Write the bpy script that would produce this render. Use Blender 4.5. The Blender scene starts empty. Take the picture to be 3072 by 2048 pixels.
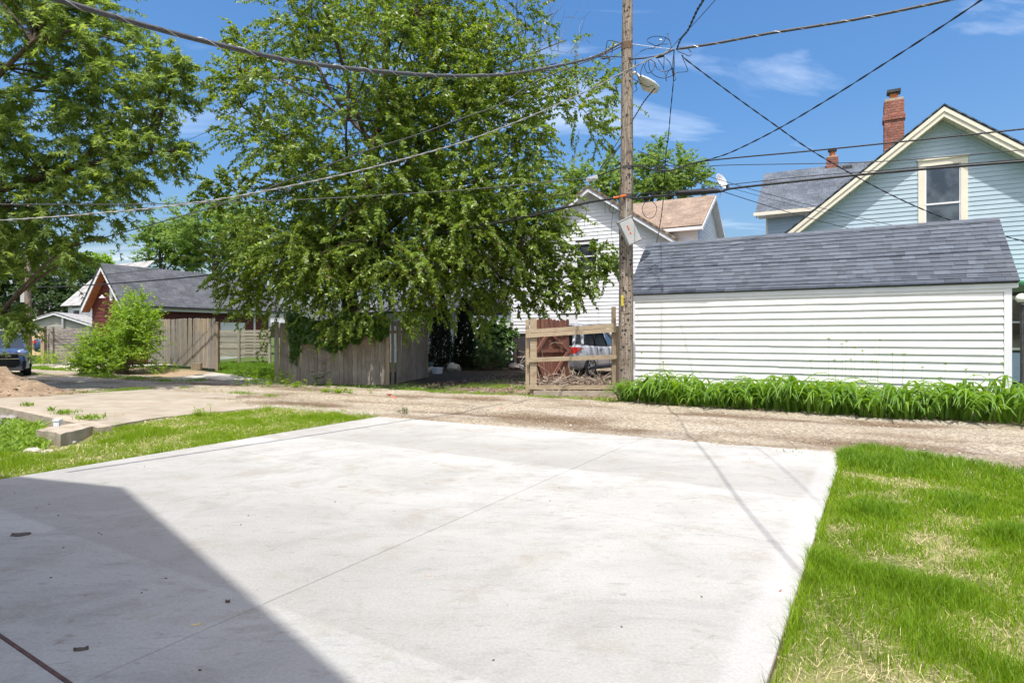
import bpy, math, random
import numpy as np
from mathutils import Vector, Matrix

random.seed(7)
RNG = np.random.default_rng(7)
SC = bpy.context.scene
COL = SC.collection

# ------------------------------------------------------------ camera
FPX, CX, HY, CAMZ = 1800.0, 1536.0, 1008.0, 1.4      # focal length / principal point in photo pixels
cam_d = bpy.data.cameras.new('camera')
cam_d.sensor_width = 36.0
cam_d.lens = FPX / 3072 * 36.0
cam_d.shift_y = -(1024 - HY) / 3072
cam_d.clip_start = 0.05
cam_d.clip_end = 2000
cam = bpy.data.objects.new('camera', cam_d)
cam.location = (0, 0, CAMZ)
cam.rotation_euler = (math.radians(90), 0, 0)
COL.objects.link(cam)
SC.camera = cam

# ------------------------------------------------------------ sun, sky, exposure
SUN_DIR = Vector((0.04, 0.42, -1.0)).normalized()      # the way the light travels
SUN_EL = math.asin(-SUN_DIR.z)
sun_d = bpy.data.lights.new('sun', 'SUN')
sun_d.energy = 2.5
sun_d.angle = math.radians(0.53)
sun_d.color = (1.0, 0.975, 0.94)
sun = bpy.data.objects.new('sun', sun_d)
sun.rotation_euler = SUN_DIR.to_track_quat('-Z', 'Y').to_euler()
sun.location = (0, -10, 30)
COL.objects.link(sun)

world = bpy.data.worlds.new('World')
SC.world = world
world.use_nodes = True
wn = world.node_tree
for n_ in list(wn.nodes): wn.nodes.remove(n_)
def WN(t): return wn.nodes.new(t)
w_out = WN('ShaderNodeOutputWorld'); w_bg = WN('ShaderNodeBackground')
w_sky = WN('ShaderNodeTexSky'); w_sky.sky_type = 'NISHITA'; w_sky.sun_disc = False
w_sky.sun_elevation = SUN_EL; w_sky.sun_rotation = math.radians(180)
w_sky.air_density = 1.0; w_sky.dust_density = 4.6; w_sky.ozone_density = 2.0
w_bg.inputs['Strength'].default_value = 0.108
# thin high cloud: a noise sheet seen in perspective (direction divided by its height)
w_tc = WN('ShaderNodeTexCoord'); w_sep = WN('ShaderNodeSeparateXYZ')
w_add = WN('ShaderNodeMath'); w_add.operation = 'ADD'; w_add.inputs[1].default_value = 0.16
w_add.use_clamp = False
w_dx = WN('ShaderNodeMath'); w_dx.operation = 'DIVIDE'
w_dy = WN('ShaderNodeMath'); w_dy.operation = 'DIVIDE'
w_cmb = WN('ShaderNodeCombineXYZ')
w_map = WN('ShaderNodeMapping'); w_map.inputs['Rotation'].default_value = (0, 0, 0.5)
w_map.inputs['Scale'].default_value = (0.55, 1.5, 1); w_map.inputs['Location'].default_value = (1.35, 0.4, 0)
w_n = WN('ShaderNodeTexNoise'); w_n.inputs['Scale'].default_value = 1.6; w_n.inputs['Detail'].default_value = 9
w_n.inputs['Roughness'].default_value = 0.58; w_n.inputs['Distortion'].default_value = 0.55
w_n2 = WN('ShaderNodeTexNoise'); w_n2.inputs['Scale'].default_value = 0.55; w_n2.inputs['Detail'].default_value = 3
w_mul = WN('ShaderNodeMath'); w_mul.operation = 'MULTIPLY'
w_r = WN('ShaderNodeValToRGB'); w_r.color_ramp.elements[0].position = 0.275; w_r.color_ramp.elements[1].position = 0.53
w_r.color_ramp.elements[1].color = (0.72, 0.72, 0.72, 1)
w_mix = WN('ShaderNodeMixRGB'); w_mix.inputs['Color2'].default_value = (9.0, 9.2, 9.6, 1)
w_hsv = WN('ShaderNodeHueSaturation'); w_hsv.inputs['Saturation'].default_value = 1.42; w_hsv.inputs['Value'].default_value = 1.0
L = wn.links.new
L(w_tc.outputs['Generated'], w_sep.inputs[0])
L(w_sep.outputs['Z'], w_add.inputs[0])
L(w_sep.outputs['X'], w_dx.inputs[0]); L(w_add.outputs[0], w_dx.inputs[1])
L(w_sep.outputs['Y'], w_dy.inputs[0]); L(w_add.outputs[0], w_dy.inputs[1])
L(w_dx.outputs[0], w_cmb.inputs[0]); L(w_dy.outputs[0], w_cmb.inputs[1])
L(w_cmb.outputs[0], w_map.inputs['Vector'])
L(w_map.outputs[0], w_n.inputs['Vector']); L(w_map.outputs[0], w_n2.inputs['Vector'])
L(w_n.outputs['Fac'], w_mul.inputs[0]); L(w_n2.outputs['Fac'], w_mul.inputs[1])
L(w_mul.outputs[0], w_r.inputs[0]); L(w_r.outputs[0], w_mix.inputs['Fac'])
L(w_sky.outputs[0], w_hsv.inputs['Color']); L(w_hsv.outputs[0], w_mix.inputs['Color1'])
L(w_mix.outputs[0], w_bg.inputs['Color']); L(w_bg.outputs[0], w_out.inputs[0])

SC.view_settings.view_transform = 'Standard'
SC.view_settings.look = 'None'
SC.view_settings.exposure = 1.12
SC.view_settings.gamma = 1.0
SC.view_settings.use_curve_mapping = False
SC.render.engine = 'CYCLES'
SC.cycles.max_bounces = 7
SC.cycles.diffuse_bounces = 4
SC.cycles.use_adaptive_sampling = True
SC.cycles.adaptive_threshold = 0.02
SC.cycles.transparent_max_bounces = 4
SC.cycles.use_denoising = True
SC.cycles.use_light_tree = False
SC.cycles.caustics_reflective = False
SC.cycles.caustics_refractive = False

# ------------------------------------------------------------ place and shape helpers
U = np.array([-0.875, 0.484, 0.0]); N = np.array([0.484, 0.875, 0.0])   # along the alley / across it, away from the camera
Zv = np.array([0., 0., 1.])
def W(u, n, z=0.0): return u * U + n * N + np.array([0, 0, z])
def toun(x, y): return -0.875 * x + 0.484 * y, 0.484 * x + 0.875 * y
def P(px, py, Y):                                   # photo pixel at a known distance
    return np.array([(px - CX) / FPX * Y, Y, CAMZ + (HY - py) / FPX * Y])
def G(px, py, z=0.0):                               # photo pixel on a level surface
    Y = FPX * (CAMZ - z) / (py - HY)
    return np.array([(px - CX) / FPX * Y, Y, z])
def smooth(a, b, x):
    t = np.clip((x - a) / (b - a), 0, 1); return t * t * (3 - 2 * t)
_PN = {}
def pn(x, y, scale, seed=0):                        # cheap smooth noise, about -1..1
    if seed not in _PN:
        r = np.random.default_rng(1000 + seed); a = r.uniform(0, 2 * math.pi, 9)
        k = r.uniform(0.6, 2.2, 9); _PN[seed] = (np.cos(a) * k, np.sin(a) * k, r.uniform(0, 7, 9))
    kx, ky, ph = _PN[seed]; s = 0
    for i in range(9): s = s + np.sin((kx[i] * x + ky[i] * y) / scale * 2 + ph[i] + 1.3 * np.sin((ky[i] * x - kx[i] * y) / scale * 1.1 + ph[(i + 3) % 9]))
    return s / 4.0

def meshdata(name, V, F, mat=None, smooth_=False, tone=None, col=None, uv=None):
    V = np.asarray(V, dtype=np.float32).reshape(-1, 3)
    me = bpy.data.meshes.new(name)
    if isinstance(F, np.ndarray):
        k = F.shape[1]; m = F.shape[0]
        me.vertices.add(len(V)); me.vertices.foreach_set('co', V.ravel())
        me.loops.add(m * k); me.loops.foreach_set('vertex_index', F.astype(np.int32).ravel())
        me.polygons.add(m)
        me.polygons.foreach_set('loop_start', np.arange(0, m * k, k, dtype=np.int32))
        me.polygons.foreach_set('loop_total', np.full(m, k, dtype=np.int32))
        me.update(calc_edges=True)
    else:
        me.from_pydata([tuple(map(float, v)) for v in V], [], F); me.update()
    if smooth_: me.polygons.foreach_set('use_smooth', np.ones(len(me.polygons), dtype=bool))
    if tone is not None:
        a = me.attributes.new('tone', 'FLOAT', 'POINT')
        a.data.foreach_set('value', np.broadcast_to(np.asarray(tone, dtype=np.float32), (len(V),)).copy())
    if col is not None:
        a = me.attributes.new('zone', 'FLOAT_COLOR', 'POINT')
        c = np.ones((len(V), 4), dtype=np.float32); c[:, :3] = col
        a.data.foreach_set('color', c.ravel())
    if uv is not None:
        l = me.uv_layers.new(name='UVMap'); vi = np.zeros(len(me.loops), dtype=np.int32)
        me.loops.foreach_get('vertex_index', vi)
        l.data.foreach_set('uv', np.asarray(uv, dtype=np.float32)[vi].ravel())
    if mat is not None: me.materials.append(mat)
    return me
def link(name, data, parent=None, loc=None):
    o = bpy.data.objects.new(name, data); COL.objects.link(o)
    if parent is not None: o.parent = parent
    if loc is not None: o.location = tuple(map(float, loc))
    return o
def tag(o, label=None, cat=None, group=None, kind=None):
    if label: o['label'] = label
    if cat: o['category'] = cat
    if group: o['group'] = group
    if kind: o['kind'] = kind
    return o
def thing(name, label, cat, loc, group=None):
    o = bpy.data.objects.new(name, None); COL.objects.link(o); o.empty_display_size = 0.2
    o.location = tuple(map(float, loc)); return tag(o, label, cat, group)
def org(parent):                                    # world place of a chain of plain offsets
    v = np.zeros(3)
    while parent is not None: v = v + np.array(parent.location); parent = parent.parent
    return v
def part(name, V, F, mat, parent, **k):             # V in world space
    V = np.asarray(V, dtype=float).reshape(-1, 3) - org(parent)
    return link(name, meshdata(name, V, F, mat, **k), parent)
def solo(name, V, F, mat, label, cat, group=None, **k):
    V = np.asarray(V, dtype=float).reshape(-1, 3); o0 = V.mean(0); o0[2] = V[:, 2].min()
    o = link(name, meshdata(name, V - o0, F, mat, **k), None, o0)
    return tag(o, label, cat, group)
def struct(name, V, F, mat, **k):
    return tag(link(name, meshdata(name, V, F, mat, **k)), kind='structure')
def stuff(name, V, F, mat, label, cat, **k):
    return tag(link(name, meshdata(name, V, F, mat, **k)), label, cat, kind='stuff')

BOXF = [(0, 3, 2, 1), (4, 5, 6, 7), (0, 1, 5, 4), (1, 2, 6, 5), (2, 3, 7, 6), (3, 0, 4, 7)]
def obox(o, a, b, c):                               # corner and three edge vectors
    o, a, b, c = (np.asarray(q, dtype=float) for q in (o, a, b, c))
    return [o, o + a, o + a + b, o + b, o + c, o + a + c, o + a + b + c, o + b + c]
def cbox(c, a, b, d):                               # centre and three full edge vectors
    a, b, d = (np.asarray(q, dtype=float) for q in (a, b, d))
    return obox(np.asarray(c, dtype=float) - (a + b + d) / 2, a, b, d)
class MB:
    def __init__(s): s.V = []; s.F = []
    def add(s, V, F):
        k = len(s.V); s.V.extend([np.asarray(v, dtype=float) for v in V]); s.F.extend([tuple(i + k for i in f) for f in F]); return s
    def box(s, *a): return s.add(obox(*a), BOXF)
    def cbx(s, *a): return s.add(cbox(*a), BOXF)
    def tube(s, pts, r, n=8, cap=True):
        V, F = tube(pts, r, n, cap); return s.add(V, F)
    def prism(s, poly, ext):                        # planar loop pushed along ext
        poly = [np.asarray(p, dtype=float) for p in poly]; m = len(poly); e = np.asarray(ext, dtype=float)
        F = [tuple(range(m - 1, -1, -1)), tuple(range(m, 2 * m))] + [(i, (i + 1) % m, m + (i + 1) % m, m + i) for i in range(m)]
        return s.add(poly + [p + e for p in poly], F)
    def part(s, name, mat, parent, **k): return part(name, s.V, s.F, mat, parent, **k)
    def solo(s, name, mat, label, cat, **k): return solo(name, s.V, s.F, mat, label, cat, **k)
def frame_of(d):
    d = d / (np.linalg.norm(d) + 1e-9)
    a = np.cross(d, Zv if abs(d[2]) < 0.9 else np.array([1., 0, 0])); a /= np.linalg.norm(a) + 1e-9
    return d, a, np.cross(d, a)
def tube(pts, r, n=8, cap=True):
    pts = np.asarray(pts, dtype=float); m = len(pts); r = np.broadcast_to(np.asarray(r, dtype=float), (m,))
    T = np.gradient(pts, axis=0); V = []
    ang = np.arange(n) / n * 2 * math.pi
    _, a, b = frame_of(T[0])
    for i in range(m):
        t = T[i] / (np.linalg.norm(T[i]) + 1e-9)
        a = a - t * np.dot(a, t); a /= np.linalg.norm(a) + 1e-9; b = np.cross(t, a)
        V.append(pts[i] + r[i] * (np.cos(ang)[:, None] * a + np.sin(ang)[:, None] * b))
    V = np.concatenate(V)
    F = [(i * n + j, i * n + (j + 1) % n, (i + 1) * n + (j + 1) % n, (i + 1) * n + j) for i in range(m - 1) for j in range(n)]
    if cap: F += [tuple(range(n - 1, -1, -1)), tuple((m - 1) * n + j for j in range(n))]
    return list(V), F
def catmull(pts, k=8):
    p = np.asarray(pts, dtype=float); p = np.vstack([2 * p[0] - p[1], p, 2 * p[-1] - p[-2]]); out = []
    for i in range(1, len(p) - 2):
        for t in np.arange(k) / k:
            out.append(0.5 * (2 * p[i] + (p[i + 1] - p[i - 1]) * t + (2 * p[i - 1] - 5 * p[i] + 4 * p[i + 1] - p[i + 2]) * t * t + (3 * p[i] - p[i - 1] - 3 * p[i + 1] + p[i + 2]) * t ** 3))
    out.append(p[-2]); return np.array(out)
def lathe(prof, c, axis=Zv, n=16):                  # prof: (radius, along)
    d, a, b = frame_of(np.asarray(axis, dtype=float)); V = []; m = len(prof)
    for r, h in prof:
        for j in range(n):
            t = j / n * 2 * math.pi; V.append(np.asarray(c) + d * h + r * (math.cos(t) * a + math.sin(t) * b))
    F = [(i * n + j, i * n + (j + 1) % n, (i + 1) * n + (j + 1) % n, (i + 1) * n + j) for i in range(m - 1) for j in range(n)]
    F += [tuple(range(n - 1, -1, -1)), tuple((m - 1) * n + j for j in range(n))]
    return V, F

# ------------------------------------------------------------ materials
def newmat(name):
    m = bpy.data.materials.new(name); m.use_nodes = True; t = m.node_tree
    return m, t, t.nodes['Principled BSDF'], t.links.new
def pmat(name, c1, c2=None, scale=4.0, rough=0.8, bump=0.0, bscale=None, stretch=(1, 1, 1), rnd=0.0, island=0.0, tone=0.0,
         spec=0.3, metal=0.0, c3=None, s3=1.0, f3=(0.5, 0.7), detail=6, lo=0.35, hi=0.65, coat=0.0):
    m, t, b, L = newmat(name)
    geo = t.nodes.new('ShaderNodeNewGeometry'); mp = t.nodes.new('ShaderNodeMapping'); mp.inputs['Scale'].default_value = stretch
    L(geo.outputs['Position'], mp.inputs['Vector'])
    nz = t.nodes.new('ShaderNodeTexNoise'); nz.inputs['Scale'].default_value = scale; nz.inputs['Detail'].default_value = detail
    L(mp.outputs[0], nz.inputs['Vector'])
    rp = t.nodes.new('ShaderNodeValToRGB'); rp.color_ramp.elements[0].position = lo; rp.color_ramp.elements[1].position = hi
    rp.color_ramp.elements[0].color = (*c1, 1); rp.color_ramp.elements[1].color = (*(c2 or c1), 1)
    L(nz.outputs['Fac'], rp.inputs[0]); cur = rp.outputs[0]
    if c3:
        n3 = t.nodes.new('ShaderNodeTexNoise'); n3.inputs['Scale'].default_value = s3; n3.inputs['Detail'].default_value = 5
        L(geo.outputs['Position'], n3.inputs['Vector'])
        r3 = t.nodes.new('ShaderNodeMapRange'); r3.inputs['From Min'].default_value = f3[0]; r3.inputs['From Max'].default_value = f3[1]
        L(n3.outputs['Fac'], r3.inputs['Value'])
        mx = t.nodes.new('ShaderNodeMixRGB'); mx.inputs['Color2'].default_value = (*c3, 1)
        L(r3.outputs[0], mx.inputs['Fac']); L(cur, mx.inputs['Color1']); cur = mx.outputs[0]
    for amt, src in ((rnd, 'obj'), (island, 'isl'), (tone, 'tone')):
        if not amt: continue
        if src == 'obj': o = t.nodes.new('ShaderNodeObjectInfo').outputs['Random']
        elif src == 'isl': o = geo.outputs['Random Per Island']
        else:
            at = t.nodes.new('ShaderNodeAttribute'); at.attribute_name = 'tone'; o = at.outputs['Fac']
        mr = t.nodes.new('ShaderNodeMapRange'); mr.inputs['To Min'].default_value = 1 - amt; mr.inputs['To Max'].default_value = 1 + amt
        L(o, mr.inputs['Value']); hv = t.nodes.new('ShaderNodeHueSaturation'); L(cur, hv.inputs['Color']); L(mr.outputs[0], hv.inputs['Value'])
        cur = hv.outputs[0]
    L(cur, b.inputs['Base Color'])
    b.inputs['Roughness'].default_value = rough; b.inputs['Specular IOR Level'].default_value = spec; b.inputs['Metallic'].default_value = metal
    b.inputs['Coat Weight'].default_value = coat
    if bump:
        n2 = t.nodes.new('ShaderNodeTexNoise'); n2.inputs['Scale'].default_value = bscale or scale * 3; n2.inputs['Detail'].default_value = 4
        L(mp.outputs[0], n2.inputs['Vector'])
        bp = t.nodes.new('ShaderNodeBump'); bp.inputs['Strength'].default_value = bump; bp.inputs['Distance'].default_value = 0.02
        L(n2.outputs['Fac'], bp.inputs['Height']); L(bp.outputs[0], b.inputs['Normal'])
    return m
def leafmat(name, c1, c2, rough=0.4, trans=0.35, spec=0.5, tcol=None, c3=None):
    m, t, b, L = newmat(name)
    geo = t.nodes.new('ShaderNodeNewGeometry'); rp = t.nodes.new('ShaderNodeValToRGB')
    rp.color_ramp.elements[0].color = (*c1, 1); rp.color_ramp.elements[1].color = (*c2, 1)
    if c3:
        e = rp.color_ramp.elements.new(0.975); e.color = (*c2, 1); rp.color_ramp.elements[-1].color = (*c3, 1); rp.color_ramp.elements[-1].position = 0.985
    L(geo.outputs['Random Per Island'], rp.inputs[0]); L(rp.outputs[0], b.inputs['Base Color'])
    b.inputs['Roughness'].default_value = rough; b.inputs['Specular IOR Level'].default_value = spec
    tr = t.nodes.new('ShaderNodeBsdfTranslucent'); hv = t.nodes.new('ShaderNodeHueSaturation')
    hv.inputs['Hue'].default_value = 0.485; hv.inputs['Value'].default_value = 1.5; hv.inputs['Saturation'].default_value = 1.1
    L(rp.outputs[0], hv.inputs['Color']); L(hv.outputs[0], tr.inputs['Color'])
    mx = t.nodes.new('ShaderNodeMixShader'); mx.inputs[0].default_value = trans
    L(b.outputs[0], mx.inputs[1]); L(tr.outputs[0], mx.inputs[2]); L(mx.outputs[0], t.nodes['Material Output'].inputs[0])
    return m
def zonemat(name, grain=60, var=0.35, bump=0.6, pebble=None):      # albedo zones stored on the mesh, plus grain
    m, t, b, L = newmat(name)
    at = t.nodes.new('ShaderNodeAttribute'); at.attribute_name = 'zone'
    geo = t.nodes.new('ShaderNodeNewGeometry')
    nz = t.nodes.new('ShaderNodeTexNoise'); nz.inputs['Scale'].default_value = grain; nz.inputs['Detail'].default_value = 5; nz.inputs['Roughness'].default_value = 0.7
    L(geo.outputs['Position'], nz.inputs['Vector'])
    mr = t.nodes.new('ShaderNodeMapRange'); mr.inputs['From Min'].default_value = 0.3; mr.inputs['From Max'].default_value = 0.7
    mr.inputs['To Min'].default_value = 1 - var; mr.inputs['To Max'].default_value = 1 + var
    L(nz.outputs['Fac'], mr.inputs['Value'])
    hv = t.nodes.new('ShaderNodeHueSaturation'); L(at.outputs['Color'], hv.inputs['Color']); cur = mr.outputs[0]; hgt = nz.outputs['Fac']
    if pebble:
        vo = t.nodes.new('ShaderNodeTexVoronoi'); vo.inputs['Scale'].default_value = pebble
        L(geo.outputs['Position'], vo.inputs['Vector'])
        sp = t.nodes.new('ShaderNodeSeparateColor'); L(vo.outputs['Color'], sp.inputs[0])
        m2 = t.nodes.new('ShaderNodeMapRange'); m2.inputs['To Min'].default_value = 0.62; m2.inputs['To Max'].default_value = 1.38
        L(sp.outputs[0], m2.inputs['Value'])
        mm = t.nodes.new('ShaderNodeMath'); mm.operation = 'MULTIPLY'; L(cur, mm.inputs[0]); L(m2.outputs[0], mm.inputs[1]); cur = mm.outputs[0]
        sb = t.nodes.new('ShaderNodeMath'); sb.operation = 'SUBTRACT'; L(nz.outputs['Fac'], sb.inputs[0]); L(vo.outputs['Distance'], sb.inputs[1]); hgt = sb.outputs[0]
    L(cur, hv.inputs['Value']); L(hv.outputs[0], b.inputs['Base Color'])
    b.inputs['Roughness'].default_value = 0.95; b.inputs['Specular IOR Level'].default_value = 0.15
    bp = t.nodes.new('ShaderNodeBump'); bp.inputs['Strength'].default_value = bump; bp.inputs['Distance'].default_value = 0.02
    L(hgt, bp.inputs['Height']); L(bp.outputs[0], b.inputs['Normal'])
    return m
def shinglemat(name, cA, cB, cM, bw=0.3, rh=0.143):                # courses laid out by the UV map, in metres
    m, t, b, L = newmat(name)
    uv = t.nodes.new('ShaderNodeUVMap'); br = t.nodes.new('ShaderNodeTexBrick')
    br.inputs['Scale'].default_value = 1; br.inputs['Brick Width'].default_value = bw; br.inputs['Row Height'].default_value = rh
    br.inputs['Mortar Size'].default_value = 0.006; br.inputs['Mortar Smooth'].default_value = 0.3; br.inputs['Bias'].default_value = 0
    br.inputs['Color1'].default_value = (*cA, 1); br.inputs['Color2'].default_value = (*cB, 1); br.inputs['Mortar'].default_value = (*cM, 1)
    br.offset = 0.37; br.squash = 0.7; br.squash_frequency = 3
    nz = t.nodes.new('ShaderNodeTexNoise'); nz.inputs['Scale'].default_value = 1.3; nz.inputs['Detail'].default_value = 8; L(uv.outputs[0], nz.inputs['Vector'])
    mr = t.nodes.new('ShaderNodeMapRange'); mr.inputs['From Min'].default_value = 0.3; mr.inputs['From Max'].default_value = 0.7; mr.inputs['To Min'].default_value = 0.75; mr.inputs['To Max'].default_value = 1.25
    L(nz.outputs['Fac'], mr.inputs['Value']); L(uv.outputs[0], br.inputs['Vector'])
    hv = t.nodes.new('ShaderNodeHueSaturation'); L(br.outputs['Color'], hv.inputs['Color']); L(mr.outputs[0], hv.inputs['Value']); L(hv.outputs[0], b.inputs['Base Color'])
    b.inputs['Roughness'].default_value = 0.92; b.inputs['Specular IOR Level'].default_value = 0.2
    bp = t.nodes.new('ShaderNodeBump'); bp.inputs['Strength'].default_value = 0.6; bp.inputs['Distance'].default_value = 0.01; bp.invert = True
    L(br.outputs['Fac'], bp.inputs['Height']); L(bp.outputs[0], b.inputs['Normal'])
    return m
def glassmat(name, c, rough=0.05):
    m, t, b, L = newmat(name); b.inputs['Base Color'].default_value = (*c, 1); b.inputs['Roughness'].default_value = rough
    b.inputs['Specular IOR Level'].default_value = 0.9; b.inputs['Coat Weight'].default_value = 0.6; b.inputs['Coat Roughness'].default_value = 0.02
    return m

M = {}
M['concrete_old'] = pmat('old_concrete', (.29, .25, .19), (.37, .325, .255), 2.5, .9, .3, 30, c3=(.30, .24, .17), s3=.9, f3=(.55, .75))
M['concrete_raw'] = pmat('raw_concrete', (.30, .25, .19), (.42, .36, .28), 5, .95, .6, 25)
M['joint'] = pmat('joint_dirt', (.16, .13, .11), (.22, .17, .14), 20, .95)
M['joint_red'] = pmat('expansion_filler', (.09, .055, .05), (.13, .08, .07), 20, .95)
M['white_siding'] = pmat('white_siding', (.77, .755, .71), (.81, .795, .755), 2, .45, .05, 6, rnd=.02, c3=(.70, .69, .64), s3=1.2, f3=(.58, .85))
M['white_siding2'] = pmat('bright_siding', (.78, .79, .80), (.83, .83, .83), 2, .5, rnd=.02)
M['white_trim'] = pmat('white_trim', (.72, .72, .73), (.78, .77, .77), 3, .5, c3=(.6, .59, .57), s3=2, f3=(.6, .8))
M['blue_siding'] = pmat('pale_blue_siding', (.39, .49, .545), (.43, .53, .58), 2, .5, rnd=.03)
M['cream_trim'] = pmat('cream_trim', (.74, .68, .53), (.79, .73, .59), 4, .55)
M['grey_siding'] = pmat('grey_green_siding', (.35, .34, .285), (.39, .38, .325), 2, .6, rnd=.04)
M['red_siding'] = pmat('barn_red_siding', (.105, .028, .022), (.14, .038, .030), 3, .6, rnd=.08)
M['red_soffit'] = pmat('cedar_soffit', (.38, .14, .06), (.46, .18, .08), 6, .6, rnd=.08)
M['pale_wall'] = pmat('pale_wall', (.62, .63, .62), (.68, .68, .66), 2, .6)
M['backing'] = pmat('sheathing', (.10, .10, .10), (.13, .13, .12), 3, .9)
M['shingle'] = pmat('slate_shingle', (.088, .102, .124), (.120, .136, .160), 90, .93, .5, 160, tone=.32, spec=.2, c3=(.115, .126, .142), s3=2, f3=(.5, .8))
M['shingle_base'] = pmat('shingle_underlay', (.05, .055, .065), (.07, .075, .085), 30, .95)
M['shingle_blue'] = shinglemat('blue_grey_courses', (.09, .105, .127), (.13, .145, .168), (.035, .055, .065), .26, .15)
M['shingle_brown'] = shinglemat('tan_courses', (.235, .175, .13), (.30, .23, .175), (.14, .10, .07), .26, .16)
M['shingle_dark'] = shinglemat('charcoal_courses', (.085, .09, .10), (.125, .13, .14), (.03, .03, .035), .45, .15)
M['shingle_pale'] = shinglemat('weathered_courses', (.30, .29, .28), (.40, .39, .37), (.2, .2, .2), .5, .15)
M['picket'] = pmat('weathered_picket', (.22, .185, .15), (.35, .305, .255), 9, .9, .5, 30, (7, 7, .5), rnd=.16, c3=(.20, .165, .13), s3=2.2, f3=(.5, .75))
M['picket_clean'] = pmat('silvered_picket', (.235, .205, .17), (.36, .325, .28), 9, .9, .5, 30, (7, 7, .5), rnd=.16, c3=(.44, .34, .22), s3=.9, f3=(.56, .75))
M['slat'] = pmat('weathered_slat', (.27, .25, .19), (.38, .35, .27), 8, .9, .4, 30, (.6, .6, 8), rnd=.15)
M['slat_grey'] = pmat('flaking_slat', (.17, .14, .115), (.40, .36, .31), 7, .9, .6, 30, (.8, .8, 9), rnd=.18, lo=.42, hi=.58)
M['new_pine'] = pmat('new_pine', (.60, .42, .22), (.70, .52, .30), 6, .75, .2, 30, (5, 5, .6), rnd=.1)
M['rail_wood'] = pmat('treated_rail', (.33, .26, .165), (.43, .35, .24), 6, .85, .3, 25, (.7, 5, 6), rnd=.1, c3=(.30, .23, .15), s3=5, f3=(.55, .7))
M['gate_red'] = pmat('red_stained_board', (.16, .072, .05), (.245, .11, .075), 7, .8, .4, 25, (6, 6, .6), rnd=.18, c3=(.24, .13, .07), s3=2, f3=(.6, .8))
M['post_wood'] = pmat('old_post', (.27, .20, .13), (.38, .30, .20), 8, .9, .5, 30, (6, 6, .6), rnd=.1)
M['pole_wood'] = pmat('pole_wood', (.19, .15, .115), (.36, .30, .235), 9, .95, .9, 22, (5, 5, .35), c3=(.045, .035, .03), s3=15, f3=(.57, .63), lo=.40, hi=.58)
M['bark'] = pmat('bark', (.07, .05, .038), (.15, .115, .085), 9, .95, .8, 20, (4, 4, .7))
M['bark_light'] = pmat('grey_twig', (.20, .16, .125), (.32, .27, .22), 9, .9)
M['stick'] = pmat('dead_stick', (.24, .17, .12), (.52, .43, .34), 3, .9, island=.4)
M['black_cable'] = pmat('black_cable', (.018, .018, .02), (.03, .03, .033), 20, .5)
M['grey_cable'] = pmat('grey_cable', (.055, .055, .06), (.095, .095, .095), 30, .5)
M['dull_alu'] = pmat('dull_aluminium', (.22, .22, .215), (.34, .335, .32), 25, .5)
M['alu'] = pmat('aluminium_wire', (.55, .54, .52), (.66, .65, .62), 20, .4, metal=.6)
M['lamp_shell'] = pmat('lamp_shell', (.52, .54, .56), (.60, .61, .62), 6, .4)
M['lamp_glass'] = pmat('lamp_lens', (.56, .56, .52), (.66, .65, .60), 8, .25, spec=.6)
M['cabinet'] = pmat('cabinet_paint', (.40, .41, .40), (.46, .46, .45), 5, .45)
M['orange'] = pmat('orange_label', (.85, .17, .03), (.85, .2, .04), 9, .6)
M['yellow'] = pmat('yellow_tag', (.85, .70, .03), (.88, .74, .06), 9, .6)
M['print'] = pmat('dark_print', (.05, .04, .02), (.07, .06, .03), 9, .8)
M['band'] = pmat('rusty_band', (.12, .075, .05), (.18, .11, .07), 20, .8)
M['rust'] = pmat('rusty_flue', (.42, .13, .035), (.52, .18, .06), 9, .8)
M['metal_dark'] = pmat('dark_metal', (.05, .05, .055), (.09, .085, .08), 15, .5, metal=.4)
M['brick'] = pmat('chimney_brick', (.25, .10, .07), (.36, .16, .115), 14, .9, .5, 60, rnd=.24)
M['mortar'] = pmat('mortar', (.36, .31, .24), (.46, .40, .31), 12, .95, .5, 40)
M['brick_loose'] = pmat('broken_brick', (.34, .12, .07), (.45, .20, .13), 20, .95, .6, 60)
M['dirt'] = pmat('bare_dirt', (.19, .135, .088), (.28, .205, .135), 5, .97, 1.0, 9, c3=(.42, .34, .25), s3=16, f3=(.58, .72))
M['rock'] = pmat('pale_rock', (.42, .37, .31), (.56, .51, .44), 9, .95, .6, 30, rnd=.15)
M['rock_grey'] = pmat('grey_rock', (.20, .18, .16), (.30, .27, .25), 9, .95, .6, 30, rnd=.2)
M['glass'] = pmat('window_glass', (.012, .016, .018), (.085, .10, .11), 2.2, .06, spec=.9, coat=.5, lo=.42, hi=.66, detail=7)
M['glass_car'] = glassmat('car_glass', (.015, .02, .025), .03)
M['door_white'] = pmat('door_white', (.74, .75, .76), (.78, .78, .78), 2, .5)
M['green_awning'] = pmat('green_awning', (.03, .15, .06), (.05, .20, .09), 5, .6)
M['globe'] = pmat('globe_glass', (.80, .76, .66), (.84, .80, .70), 5, .2, spec=.6)
M['silver'] = pmat('silver_paint', (.50, .51, .53), (.54, .55, .57), 3, .32, metal=.15, coat=.7)
M['mini_blue'] = pmat('blue_grey_paint', (.06, .11, .23), (.075, .13, .26), 3, .25, metal=.35, coat=.9)
M['mini_grey'] = pmat('grey_bumper', (.30, .32, .36), (.34, .36, .40), 3, .3, metal=.3, coat=.6)
M['dark_blue'] = pmat('navy_paint', (.035, .06, .12), (.045, .075, .15), 3, .3, metal=.3, coat=.8)
M['black_plastic'] = pmat('black_plastic', (.012, .012, .014), (.02, .02, .022), 20, .55)
M['tyre'] = pmat('tyre', (.02, .02, .02), (.03, .03, .03), 20, .85)
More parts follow.
